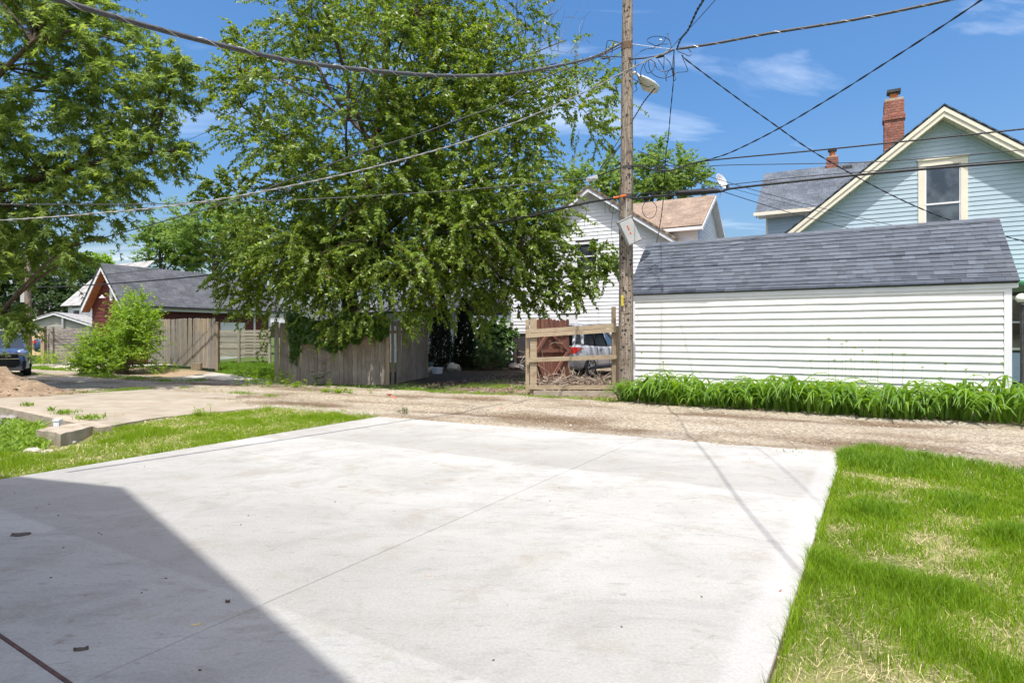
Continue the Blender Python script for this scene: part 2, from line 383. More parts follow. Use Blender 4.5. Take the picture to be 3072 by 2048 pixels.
M['rim'] = pmat('rim', (.55, .56, .58), (.62, .62, .63), 8, .3, metal=.8)
M['red_lens'] = pmat('red_lens', (.55, .015, .012), (.65, .03, .02), 12, .15, spec=.7, coat=.6)
M['lamp_blue'] = pmat('headlamp_lens', (.16, .24, .48), (.20, .28, .52), 6, .1, spec=.8, coat=.9)
M['chrome'] = pmat('chrome', (.7, .7, .7), (.75, .75, .75), 4, .15, metal=1)
M['pvc'] = pmat('white_pvc', (.76, .77, .79), (.80, .80, .81), 6, .4)
M['pot_green'] = pmat('green_plastic_pot', (.06, .14, .12), (.08, .17, .14), 6, .5)
M['deck'] = pmat('deck_boards', (.30, .22, .18), (.38, .29, .24), 8, .85, rnd=.12)
M['dish'] = pmat('dish_grey', (.55, .55, .54), (.60, .60, .59), 6, .5)
M['daub'] = pmat('bark_chip', (.07, .055, .05), (.14, .11, .09), 14, .95, .6, 50)
M['leaf_main'] = leafmat('mulberry_leaf', (.085, .155, .020), (.265, .37, .048), .38, .50, .5, c3=(.20, .10, .045))
M['leaf_maple'] = leafmat('maple_leaf', (.13, .205, .042), (.295, .40, .085), .48, .54, .35)
M['leaf_far'] = leafmat('distant_leaf', (.13, .22, .04), (.25, .36, .075), .55, .48, .3)
M['leaf_dark'] = leafmat('dark_leaf', (.030, .065, .018), (.07, .12, .03), .55, .3, .3)
M['leaf_bush'] = leafmat('bush_leaf', (.15, .27, .025), (.33, .48, .055), .45, .48, .35)
M['leaf_ivy'] = leafmat('ivy_leaf', (.045, .105, .018), (.10, .19, .03), .35, .3, .5)
M['leaf_cedar'] = leafmat('cedar_spray', (.010, .020, .010), (.030, .045, .020), .7, .15, .2)
M['leaf_juniper'] = leafmat('juniper_spray', (.035, .07, .02), (.08, .13, .035), .6, .2, .2)
M['grass'] = leafmat('grass_blade', (.155, .27, .012), (.30, .44, .03), .45, .45, .35)
M['grass_deep'] = leafmat('lush_blade', (.10, .21, .014), (.20, .34, .028), .45, .35, .35)
M['weed'] = leafmat('weed_leaf', (.13, .24, .028), (.29, .42, .055), .5, .35, .3)
M['lily'] = leafmat('lily_blade', (.085, .19, .022), (.20, .35, .045), .36, .42, .5)
M['straw'] = pmat('straw', (.52, .42, .22), (.66, .56, .33), 9, .8, island=.25)
M['litter'] = pmat('dry_litter', (.20, .13, .08), (.36, .27, .18), 9, .9, island=.3)
M['stone'] = pmat('gravel_stone', (.34, .29, .23), (.56, .51, .44), 12, .95, island=.35)

# ============================================================ THE SETTING
def hgt(x, y):                                       # level of the land
    u = -0.875 * x + 0.484 * y; n = 0.484 * x + 0.875 * y
    z = -0.035 + 0.09 * smooth(12.5, 15.5, n) * smooth(14, 7, u) + 0.16 * smooth(12.5, 15, n) * smooth(9, 15, u)
    z = z + 0.28 * smooth(16, 24, n) * smooth(11, 18, u)
    # sunk ground beside the old footing
    d1 = (x + 6.05) * (-0.626) + (y - 8.6) * (-0.78)          # in front of the footing's face
    d2 = (x + 5.9) * (-0.86) + (y - 7.4) * 0.51               # left of the block
    pit = smooth(-0.25, 0.1, d1) * smooth(0.0, 0.5, d2) * smooth(7.5, 4.5, d1)
    z = z - 0.08 * pit
    z = z + 0.012 * pn(x, y, 1.7, 1) + 0.05 * smooth(20, 60, n) * pn(x, y, 14, 2)
    return z
def axis(a, b, s, far):
    c = np.arange(a, b + s / 2, s); g = 1.16 ** np.arange(1, 60)
    up = b + np.cumsum(s * g); lo = a - np.cumsum(s * g)
    return np.concatenate([lo[lo > -far][::-1], c, up[up < far]])
def gridfaces(nx, ny):
    i, j = np.meshgrid(np.arange(nx - 1), np.arange(ny - 1), indexing='ij'); a = (i * ny + j).ravel()
    return np.stack([a, a + ny, a + ny + 1, a + 1], 1)
xs = axis(-22, 13, 0.13, 420); ys = axis(0.5, 27, 0.13, 420)
GX, GY = np.meshgrid(xs, ys, indexing='ij'); gx, gy = GX.ravel(), GY.ravel(); gz = hgt(gx, gy)
gu, gn = toun(gx, gy)
def mixc(c, c2, f): return c * (1 - f[:, None]) + np.array(c2) * f[:, None]
c = np.tile(np.array([.075, .11, .03]), (len(gx), 1))
c = mixc(c, (.25, .235, .10), smooth(8.3, 7.9, gn) * smooth(-14, -11, -gu))             # straw soil of the seeded strips
c = mixc(c, (.085, .115, .03), smooth(.1, .7, pn(gx, gy, .8, 3)) * smooth(8.3, 7.9, gn) * .55)
drv = smooth(12.2, 12.6, gn) * smooth(2.5, 3.2, gu) * smooth(9.6, 9.0, gu)              # yard of the neighbour behind the rail gate
c = mixc(c, (.19, .145, .10), drv)
c = mixc(c, (.33, .28, .22), drv * smooth(.2, .9, pn(gx, gy, .5, 4)) * .8)
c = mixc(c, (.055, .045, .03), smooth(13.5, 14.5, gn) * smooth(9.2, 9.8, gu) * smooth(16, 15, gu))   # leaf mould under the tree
c = mixc(c, (.46, .42, .35), smooth(12.2, 12.5, gn) * smooth(15.0, 14.2, gn) * smooth(15.5, 16, gu) * smooth(21, 20, gu))   # gravel mouth of the opening
c = mixc(c, (.34, .25, .16), smooth(12.2, 12.6, gn) * smooth(14.6, 13.9, gn) * smooth(20.2, 20.8, gu) * smooth(26, 25, gu))
c = mixc(c, (.46, .42, .34), smooth(12.2, 12.6, gn) * smooth(17, 16, gn) * smooth(26, 26.6, gu) * smooth(34, 33, gu))       # far parking apron
c = mixc(c, (.36, .26, .16), smooth(13.8, 14.8, gu) * smooth(19.5, 18, gu) * smooth(8.5, 7.6, gn) * smooth(2, 4, gn))       # bare earth round the mound
c = mixc(c, (.16, .12, .08), smooth(12.1, 12.4, gn) * smooth(14.2, 13.9, gn) * smooth(4.2, 3.9, gu) * smooth(-11, -10, gu))
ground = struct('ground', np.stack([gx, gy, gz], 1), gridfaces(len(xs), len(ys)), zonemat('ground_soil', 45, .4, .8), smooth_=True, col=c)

# the alley: gravel with two worn wheel tracks
au = np.arange(-13, 60, .11); an = np.linspace(7.9, 12.6, 60)
AU, AN = np.meshgrid(au, an, indexing='ij'); au_, an_ = AU.ravel().copy(), AN.ravel().copy()
edge = np.abs(an_ - 10.25) / 2.35
wob = 0.22 * pn(au_, au_ * 0 + 3, 1.1, 5) + .1 * pn(au_, au_ * 0, .35, 6)
an2 = an_ + np.where(an_ > 10.25, wob, .25 * wob) * np.clip(edge, 0, 1) ** 2
an2 = np.where(an_ > 10.25, an2 - 0.35 * smooth(5, 9, au_) * smooth(.3, 1, edge) * 0, an2)
ap = au_[:, None] * U + an2[:, None] * N
z0 = hgt(ap[:, 0], ap[:, 1])
prof = 0.04 * (1 - smooth(.86, 1.0, edge)) + 0.03 * np.exp(-((an_ - 10.2) / .5) ** 2) - .022 * np.exp(-((an_ - 9.0 + .2 * pn(au_, au_ * 0, 3.0, 8)) / .4) ** 2) - .022 * np.exp(-((an_ - 11.15) / .38) ** 2) - 0.03 * smooth(.93, 1.0, edge)
ap[:, 2] = z0 + prof + .012 * pn(ap[:, 0], ap[:, 1], .4, 7) + .006 * pn(ap[:, 0], ap[:, 1], .15, 17)
wig = .25 * pn(au_, an_ * .3, 3.0, 8)
c = np.tile(np.array([.385, .33, .245]), (len(au_), 1))
brown = np.clip(np.exp(-((an_ - 9.05 + wig) / .55) ** 2) + .9 * np.exp(-((an_ - 11.15 + wig) / .42) ** 2), 0, 1) * smooth(-.75, .35, pn(au_, an_ * 2.2, 1.5, 9))
c = mixc(c, (.155, .105, .064), brown * .95)
c = mixc(c, (.19, .135, .085), smooth(.1, .8, pn(au_ * .5, an_ * 2, .9, 10)) * .55)
c = mixc(c, (.46, .415, .34), smooth(.25, .9, pn(au_ * .6, an_ * 1.5, .8, 11)) * .6)
struct('alley', ap, gridfaces(len(au), len(an)), zonemat('alley_gravel', 55, .38, 1.0, 34), smooth_=True, col=c)
def alley_z(x, y): return hgt(x, y) + .02

# the new concrete pad, saw-cut into panels
def slabmat():
    m, t, b, L = newmat('broom_concrete')
    geo = t.nodes.new('ShaderNodeNewGeometry')
    def noise(sc, det, rgh, stretch=(1, 1, 1), rot=0.0, dist=0.0):
        mp = t.nodes.new('ShaderNodeMapping'); mp.inputs['Scale'].default_value = stretch; mp.inputs['Rotation'].default_value = (0, 0, rot); L(geo.outputs['Position'], mp.inputs['Vector'])
        n = t.nodes.new('ShaderNodeTexNoise'); n.inputs['Scale'].default_value = sc; n.inputs['Detail'].default_value = det; n.inputs['Roughness'].default_value = rgh; n.inputs['Distortion'].default_value = dist
        L(mp.outputs[0], n.inputs['Vector']); return n.outputs['Fac']
    def rng(v, a, b_, c_, d): 
        r = t.nodes.new('ShaderNodeMapRange'); r.inputs['From Min'].default_value = a; r.inputs['From Max'].default_value = b_; r.inputs['To Min'].default_value = c_; r.inputs['To Max'].default_value = d
        L(v, r.inputs['Value']); return r.outputs[0]
    def mix(c1, c2, f):
        x = t.nodes.new('ShaderNodeMixRGB')
        for s, c_ in (('Color1', c1), ('Color2', c2)):
            if isinstance(c_, tuple): x.inputs[s].default_value = (*c_, 1)
            else: L(c_, x.inputs[s])
        L(f, x.inputs['Fac']); return x.outputs[0]
    cur = mix((.372, .366, .338), (.445, .440, .410), rng(noise(.7, 5, .6, (1, 1.6, 1), .5, .5), .36, .64, 0, 1))
    cur = mix(cur, (.295, .292, .27), rng(noise(1.3, 9, .72, (1.0, 1.7, 1), .55, .8), .49, .70, 0, .8))
    cur = mix(cur, (.30, .265, .205), rng(noise(2.1, 8, .7, (1, 1, 1), 0, .4), .52, .72, 0, .7))
    cur = mix(cur, (.22, .205, .185), rng(noise(5.5, 6, .7, (1, 3.2, 1), .55), .55, .74, 0, .65))
    cur = mix(cur, (.47, .467, .45), rng(noise(3.2, 8, .75, (1, 2.5, 1), .55), .60, .78, 0, .5))
    cur = mix(cur, (.24, .20, .15), rng(noise(7.5, 4, .55, (1, 1.4, 1), .3, .8), .64, .74, 0, .6))
    cur = mix(cur, (.20, .19, .175), rng(noise(26, 3, .6), .70, .78, 0, .6))
    # a greyer band left by separate trowel passes, and a darker band nearer the house
    dt = t.nodes.new('ShaderNodeVectorMath'); dt.operation = 'DOT_PRODUCT'; dt.inputs[1].default_value = (.515, .857, 0); L(geo.outputs['Position'], dt.inputs[0])
    w1 = t.nodes.new('ShaderNodeMath'); w1.operation = 'MULTIPLY'; L(rng(dt.outputs['Value'], 5.72, 5.76, 0, 1), w1.inputs[0]); L(rng(dt.outputs['Value'], 7.3, 6.3, 0, 1), w1.inputs[1])
    cur = mix(cur, (.27, .255, .23), rng(w1.outputs[0], 0, 1, 0, .38))
    w2 = t.nodes.new('ShaderNodeMath'); w2.operation = 'MULTIPLY'; L(rng(dt.outputs['Value'], 2.02, 2.05, 0, 1), w2.inputs[0]); L(rng(dt.outputs['Value'], 4.2, 2.6, 0, 1), w2.inputs[1])
    cur = mix(cur, (.28, .265, .24), rng(w2.outputs[0], 0, 1, 0, .42))
    # paler hand-trowelled margin along the right edge
    de = t.nodes.new('ShaderNodeVectorMath'); de.operation = 'DOT_PRODUCT'; de.inputs[1].default_value = (-.852, .5235, 0); L(geo.outputs['Position'], de.inputs[0])
    c0_ = -.852 * 3.98 + .5235 * 7.22
    nn_ = t.nodes.new('ShaderNodeMath'); nn_.operation = 'MULTIPLY_ADD'; L(noise(3.5, 5, .6), nn_.inputs[0]); nn_.inputs[1].default_value = -.16; L(de.outputs['Value'], nn_.inputs[2])
    cur = mix(cur, (.49, .487, .47), rng(nn_.outputs[0], c0_ + .16 - .03, c0_ + .16 - .09, 0, .38))
    hv = t.nodes.new('ShaderNodeHueSaturation'); L(cur, hv.inputs['Color']); L(rng(noise(60, 8, .75), .3, .7, .84, 1.16), hv.inputs['Value']); L(hv.outputs[0], b.inputs['Base Color'])
    b.inputs['Roughness'].default_value = .88; b.inputs['Specular IOR Level'].default_value = .22
    bp = t.nodes.new('ShaderNodeBump'); bp.inputs['Strength'].default_value = .5; bp.inputs['Distance'].default_value = .006
    ad = t.nodes.new('ShaderNodeMath'); ad.operation = 'ADD'; L(noise(90, 4, .6, (1, 6, 1), .55), ad.inputs[0]); L(noise(12, 5, .6), ad.inputs[1])
    L(ad.outputs[0], bp.inputs['Height']); L(bp.outputs[0], b.inputs['Normal'])
    return m
M['slab'] = slabmat()
FL = G(1136, 1249)[:2]; FR = G(2529, 1357)[:2]; LN = G(0, 1437)[:2]; RN = G(2300, 2048)[:2]
dL = (LN - FL) / np.linalg.norm(LN - FL); dR = (RN - FR) / np.linalg.norm(RN - FR)
dW = np.array([.845, -.535])
def isect(p, d, q, e):
    A = np.array([[d[0], -e[0]], [d[1], -e[1]]]); t = np.linalg.solve(A, q - p); return p + d * t[0]
rows = [(FL, FR - FL), (G(1555, 1494.6)[:2], dW), (G(0, 1905)[:2], dW), (G(0, 1905)[:2] - np.array([1.7, 2.83]), dW)]
grid = []
for q, e in rows:
    a = isect(FL, dL, q, e); b_ = isect(FR, dR, q, e); grid.append([a + (b_ - a) * f for f in (0, .325, .66, 1)])
pad = struct('concrete_pad', [(*grid[0][0], -.15), (*grid[0][3], -.15), (*grid[3][3], -.15), (*grid[3][0], -.15),
                              (*grid[0][0], -.008), (*grid[0][3], -.008), (*grid[3][3], -.008), (*grid[3][0], -.008)], BOXF, M['joint'])
pad['label'] = 'pale new concrete parking pad scored into large panels'
for r in range(3):
    for k in range(3):
        q = [grid[r][k], grid[r][k + 1], grid[r + 1][k + 1], grid[r + 1][k]]; cen = sum(q) / 4
        g = .0042
        qq = []
        for p_ in q:
            d = cen - p_; qq.append(p_ + d / np.linalg.norm(d) * g * 1.6)
        b = .004
        qi = [p_ + (cen - p_) / np.linalg.norm(cen - p_) * b * 1.6 for p_ in qq]
        V = [(*p_, -.1) for p_ in qq] + [(*p_, -.004) for p_ in qq] + [(*p_, 0.0) for p_ in qi]
        F = [(3, 2, 1, 0)] + [(i, (i + 1) % 4, 4 + (i + 1) % 4, 4 + i) for i in range(4)] + [(4 + i, 4 + (i + 1) % 4, 8 + (i + 1) % 4, 8 + i) for i in range(4)] + [(8, 9, 10, 11)]
        F = [f[::-1] for f in F]
        part('panel', V, F, M['slab'], pad)
e2 = grid[2][3] - grid[2][0]; e2 = e2 / np.linalg.norm(e2); nn = np.array([-e2[1], e2[0]])
mb = MB(); mb.box((*(grid[2][0] - nn * .008), -.05), (*(grid[2][3] - grid[2][0]), 0), (*(nn * .016), 0), (0, 0, .052)); mb.part('expansion_strip', M['joint_red'], pad)
# the old cracked slab on its footing
zt = .07
OP = [G(300, 1277, .05), G(560, 1243, -.018), G(766, 1224, -.025), G(890, 1208, -.012), G(720, 1186, .0), G(460, 1167, .03), G(180, 1184, zt), G(-60, 1197, zt), G(-120, 1196, zt), G(0, 1214, zt)]
OP = [np.array(p_) for p_ in OP]
def ragged(poly, amp, k, seed):
    r = np.random.default_rng(seed); out = []
    for i in range(len(poly)):
        a, b_ = poly[i], poly[(i + 1) % len(poly)]
        for j in range(k): out.append(a + (b_ - a) * j / k + (np.append(r.normal(0, amp, 2), 0) if j else 0))
    return out
rg = ragged(OP, .035, 7, 3)
old = MB(); old.prism([p_ - np.array([0, 0, p_[2] + .45]) for p_ in rg], (0, 0, 0)) if False else None
V = [np.array([p_[0], p_[1], -.45]) for p_ in rg] + list(rg); m_ = len(rg)
F = [tuple(range(m_, 2 * m_))] + [(i, (i + 1) % m_, m_ + (i + 1) % m_, m_ + i) for i in range(m_)]
oslab = struct('old_slab', V, F, M['concrete_old']); oslab['label'] = 'old tan concrete slab with crumbling edge'
ft = MB(); a = G(300, 1279, zt); b_ = G(0, 1218, zt); d = (b_ - a); d /= np.linalg.norm(d); nrm = np.array([-d[1], d[0], 0])
if nrm[1] > 0: nrm = -nrm
b2 = a + d * 6.2
top = [a + nrm * .02, a + d * 1.1 + nrm * .05, a + d * 2.4 + nrm * .02, a + d * 3.6 + nrm * .06, b2 + nrm * .03, b2 - nrm * .16, a - nrm * .16]
zz = [.055, .065, .06, .075, .08, .08, .06]
ft.prism([np.array([p_[0], p_[1], -.5]) for p_ in top], (0, 0, .5))
for i in range(7): ft.V[7 + i][2] = zz[i]
part('footing', ft.V, ft.F, M['concrete_raw'], oslab)
# earth mound
c0 = np.array([-12.6, 14.2]); th = np.linspace(0, 2 * math.pi, 73)[:-1]; rr = np.linspace(0, 1, 16)
V = []
for r_ in rr:
    for t_ in th:
        x = c0[0] + r_ * 2.8 * math.cos(t_ + .45) ; y = c0[1] + r_ * 1.75 * math.sin(t_ + .45)
        hh = .56 * (1 - smooth(0, 1, np.float64(r_))) * (1 + .35 * pn(x, y, .7, 20)) + .07 * (1 - r_) * pn(x, y, .22, 21) + .03 * (1 - r_) * pn(x, y, .09, 22)
        V.append((x, y, hgt(x, y) - .02 + max(0, hh)))
F = [(i * 72 + j, (i + 1) * 72 + j, (i + 1) * 72 + (j + 1) % 72, i * 72 + (j + 1) % 72) for i in range(15) for j in range(72)]
md = struct('dirt_mound', V, F, M['dirt'], smooth_=True); md['label'] = 'heap of tan excavated earth behind the old slab'

# ============================================================ BUILDINGS
def clap(parent, e, o, base, s0, s1, z0, z1, mat, s0t=None, s1t=None, t=.02, name='siding_board'):
    s0t = s0 if s0t is None else s0t; s1t = s1 if s1t is None else s1t
    def pt(s, z, d): return base + e * s + o * d + Zv * z
    V = [pt(s0, z0, 0), pt(s0, z0, t), pt(s0t, z1, .003), pt(s0t, z1, 0), pt(s1, z0, 0), pt(s1, z0, t), pt(s1t, z1, .003), pt(s1t, z1, 0)]
    F = [(0, 1, 2, 3), (7, 6, 5, 4), (0, 4, 5, 1), (1, 5, 6, 2), (2, 6, 7, 3), (3, 7, 4, 0)]
    return part(name, V, F, mat, parent)
def sidewall(parent, e, o, base, sA, sB, zb, zt_, expo, mat, apex=None, holes=(), t=.02, split=None, rg=random):
    """lapped boards; apex=(s, z, slope) clips them under a gable; holes=(s0,s1,z0,z1) leave openings"""
    poly = [base + e * sA + Zv * zb, base + e * sB + Zv * zb, base + e * sB + Zv * zt_]
    if apex: poly.append(base + e * apex[0] + Zv * apex[1])
    poly.append(base + e * sA + Zv * zt_)
    mb = MB(); mb.prism([p_ - o * .012 for p_ in poly], -o * .1); mb.part('wall', M['backing'], parent)
    z = zb
    top = apex[1] if apex else zt_
    while z < top - .03:
        z1 = min(z + expo + .012, top)
        def lim(zz):
            if not apex: return sA, sB
            w = max(0, (apex[1] - zz) / apex[2]); return max(sA, apex[0] - w), min(sB, apex[0] + w)
        a0, b0 = lim(z); a1, b1 = lim(z1)
        segs = [(a0, b0, a1, b1)]
        for (h0, h1, hz0, hz1) in holes:
            if z1 <= hz0 + .01 or z >= hz1 - .01: continue
            new = []
            for (p0, q0, p1, q1) in segs:
                if q0 <= h0 or p0 >= h1: new.append((p0, q0, p1, q1)); continue
                if p0 < h0: new.append((p0, h0, min(p1, h0), h0))
                if q0 > h1: new.append((h1, q0, h1, max(q1, h1)))
            segs = new
        for (p0, q0, p1, q1) in segs:
            if q0 - p0 < .03: continue
            if split and q0 - p0 > 3:
                cut = p0 + (q0 - p0) * rg.uniform(.2, .8)
                dz = rg.uniform(-.004, .004)
                clap(parent, e, o, base, p0, cut - .001, z + dz, z1, mat, p1, cut - .001, t)
                clap(parent, e, o, base, cut + .001, q0, z - dz, z1, mat, cut + .001, q1, t * rg.uniform(.9, 1.05))
            else: clap(parent, e, o, base, p0, q0, z, z1, mat, p1, q1, t)
        z += expo
def roofslab(parent, r0, r1, e0, e1, th, mat, name='roof_slope'):      # ridge ends, eave ends, thickness below
    r0, r1, e0, e1 = (np.asarray(q, dtype=float) for q in (r0, r1, e0, e1))
    nrm = np.cross(r1 - r0, e0 - r0); nrm /= np.linalg.norm(nrm); nrm = nrm if nrm[2] > 0 else -nrm
    top = [r0, r1, e1, e0]; V = [q - nrm * th for q in top] + top
    l = np.linalg.norm(r1 - r0); w = np.linalg.norm(e0 - r0)
    uv = [(0, w), (l, w), (l, 0), (0, 0)] * 2
    return part(name, V, [(3, 2, 1, 0), (4, 5, 6, 7), (0, 1, 5, 4), (1, 2, 6, 5), (2, 3, 7, 6), (3, 0, 4, 7)], mat, parent, uv=uv)
def strip(parent, name, mat, p0, p1, up, out):                      # a board from p0 to p1 with two section vectors
    mb = MB(); mb.box(p0, np.asarray(p1) - np.asarray(p0), up, out); return mb.part(name, mat, parent)
def window(parent, e, o, base, s0, s1, z0, z1, trim, tw=.11, sash=True, glass=None, head=0.0):
    c0 = base + e * s0 + Zv * z0; w = s1 - s0; h = z1 - z0
    f = MB()
    f.box(c0 - o * .03, e * tw, o * .075, Zv * h); f.box(c0 + e * (w - tw) - o * .03, e * tw, o * .075, Zv * h)
    f.box(c0 + e * tw + Zv * (h - tw) - o * .03, e * (w - 2 * tw), o * .075, Zv * tw)
    f.box(c0 + e * tw - o * .03, e * (w - 2 * tw), o * .085, Zv * tw * .7)
    win = f.part('window', trim, parent)
    if head: mb = MB(); mb.box(c0 - e * .03 + Zv * h - o * .02, e * (w + .06), o * .10, Zv * head); part('head_trim', mb.V, mb.F, trim, win)
    g = MB(); g.box(c0 + e * tw + Zv * tw * .7 - o * .008, e * (w - 2 * tw), o * .006, Zv * (h - tw * 1.7)); part('pane', g.V, g.F, glass or M['glass'], win)
    if sash:
        s = MB(); mid = c0 + Zv * (h * .5)
        s.box(mid + e * tw, e * (w - 2 * tw), o * .03, Zv * .05)
        for k in (tw, w - tw - .035): s.box(c0 + e * k + Zv * tw * .7, e * .035, o * .022, Zv * (h - tw * 1.7))
        part('sash', s.V, s.F, M['white_trim'], win)
    return win
eL = U; oF = -N                                                      # walls facing the alley run along U and look along -N

# ---- white garage on the right
gl = thing('garage', 'white lap-sided garage with slate grey shingle roof behind the daylilies', 'garage', W(.9, 15.7, 0))
gn0, gn1, ga, gb, ge, gr_ = 14.11, 17.2, -2.68, 4.46, 2.36, 3.82
slope = (3.82 - 2.41) / (15.7 - 14.06)
rgar = random.Random(5)
sidewall(gl, eL, oF, W(0, gn0), ga + .1, gb - .06, .02, 2.28, .147, M['white_siding'], split=True, t=.034, rg=rgar)
strip(gl, 'corner_trim', M['white_trim'], W(ga - .02, gn0, 0), W(ga - .02, gn0, 2.30), eL * .115, oF * .035)
strip(gl, 'corner_trim', M['white_trim'], W(gb - .06, gn0, 0), W(gb - .06, gn0, 2.30), eL * .08, oF * .035)
strip(gl, 'fascia', M['white_trim'], W(ga - .10, gn0 - .045, 2.283), W(gb + .12, gn0 - .045, 2.283), oF * -.03, Zv * .118)
strip(gl, 'frieze', M['white_trim'], W(ga, gn0, 2.215), W(gb, gn0, 2.215), oF * .03, Zv * .08)
for uu, oo in ((ga, -U), (gb, U)):                                   # the two gable ends
    apx = (1.55, 3.74, (3.74 - 2.3) / 1.55)
    sidewall(gl, N, oo, W(uu, gn0), 0.0, 3.09, .02, 2.3, .147, M['white_siding'], apex=apx)
    for sg in (-1, 1):
        strip(gl, 'rake_trim', M['white_trim'], W(uu, 15.7, 3.70) + oo * .09, W(uu, 15.7 + sg * 1.64, 3.70 - 1.64 * slope) + oo * .09, Zv * .10, oo * .022)
sidewall(gl, eL, N, W(0, gn1), ga, gb, .02, 2.28, .147, M['white_siding'])
roofslab(gl, W(ga - .11, 15.7, 3.80), W(gb + .13, 15.7, 3.80), W(ga - .11, 14.04, 2.395), W(gb + .13, 14.04, 2.395), .03, M['shingle_base'], 'roof_deck')
roofslab(gl, W(ga - .11, 15.7, 3.80), W(gb + .13, 15.7, 3.80), W(ga - .11, 17.36, 2.395), W(gb + .13, 17.36, 2.395), .03, M['shingle_blue'])
# shingles one by one
e0 = W(0, 14.02, 2.392); up = W(0, 15.7, 3.815) - e0; sl = np.linalg.norm(up); up = up / sl; nr = np.cross(up, U); nr = nr if nr[2] > 0 else -nr
rs = random.Random(11); items = []; ncourse = 15; ex = sl / ncourse
for k in range(ncourse):
    s = ga - .125 - rs.uniform(0, .12)
    while s < gb + .14:
        w = rs.choice((.12, .15, .18, .22, .26, .33)); s0 = max(s, ga - .125); s1 = min(s + w, gb + .145)
        if s1 - s0 > .03:
            lift = rs.choice((.0, .0, .004, .0045)); v0 = k * ex - rs.choice((0, 0, .004)); v1 = min((k + 1) * ex + .05, sl - .002)
            def q(ss, vv, d): return e0 + U * ss + up * vv + nr * d
            V = [q(s0, v0, .002), q(s1 - .003, v0, .002), q(s1 - .003, v1, .001), q(s0, v1, .001), q(s0, v0, .021 + lift), q(s1 - .003, v0, .021 + lift), q(s1 - .003, v1, .004), q(s0, v1, .004)]
            tn = rs.choice((.18, .3, .42, .5, .5, .58, .66, .85)) + rs.uniform(-.06, .06)
            items.append((np.linalg.norm(V[0]), V, tn))
        s += w
items.sort(key=lambda i: i[0])
for _, V, tn in items[:300]: part('shingle', V, BOXF, M['shingle'], gl, tone=tn)
mb = MB(); tn = []
for _, V, t_ in items[300:]: mb.add(V, BOXF); tn += [t_] * 8
tag(part('shingle_field', mb.V, mb.F, M['shingle'], gl, tone=np.array(tn)), kind='stuff')
k = 0; s = ga - .12
while s < gb + .1:
    mb = MB(); q0 = W(s, 15.7, 3.833); w = .22
    mb.prism([q0 + up * -.11 + nr * .012, q0 + Zv * .016, q0 + (up * np.array([-1, -1, 1])) * -.11 + Zv * .0 , q0 - Zv * .0], U * min(w, gb + .14 - s)) if False else None
    pa = q0 - up * .12 + nr * .016; nb = np.array([2 * np.dot(nr, N) * -N[0] + nr[0], 2 * np.dot(nr, N) * -N[1] + nr[1], nr[2]])
    ub = np.array([up[0] - 2 * np.dot(up, N) * N[0], up[1] - 2 * np.dot(up, N) * N[1], up[2]])
    pb = q0 - ub * .12 + nb * .016; pc = q0 + Zv * (.02 + .004 * (k % 2))
    d_ = U * min(w, gb + .14 - s)
    V = [pa, pc, pb, pa - nr * .012, pc - Zv * .015, pb - nb * .012]; V = V + [v + d_ for v in V]
    part('ridge_cap', V, [(0, 1, 7, 6), (1, 2, 8, 7), (0, 3, 4, 1), (1, 4, 5, 2), (6, 7, 10, 9), (7, 8, 11, 10), (0, 6, 9, 3), (2, 5, 11, 8)], M['shingle'], gl, tone=rs.uniform(.3, .8)); s += w - .02; k += 1

def brickstack(parent, c, hx, hn, z0, z1, bh=.083, bl=.2, corbel=None, seed=1):
    """mortar core with bricks laid on the two faces toward the alley and the far end"""
    r = random.Random(seed); mb = MB(); mb.cbx(c + Zv * (z0 + z1) / 2, U * (2 * hx - .02), N * (2 * hn - .02), Zv * (z1 - z0)); mb.part('core', M['mortar'], parent)
    z = z0; k = 0
    while z < z1 - .02:
        g = corbel[2] if corbel and corbel[0] <= z < corbel[1] else 0
        for ax, ox, half, dep in ((U, -N, hx, hn), (N, -U, hn, hx), (N, U, hn, hx)):
            s = -half - g - (bl / 2 if k % 2 else 0)
            while s < half + g:
                s0 = max(s, -half - g); s1 = min(s + bl - .012, half + g)
                if s1 - s0 > .04:
                    b = MB(); b.box(c + ax * s0 + ox * (dep - .03) + Zv * z, ax * (s1 - s0), ox * (.034 + g + r.uniform(-.003, .003)), Zv * (min(bh - .012, z1 - z)))
                    b.part('brick', M['brick'], parent)
                s += bl
        z += bh; k += 1

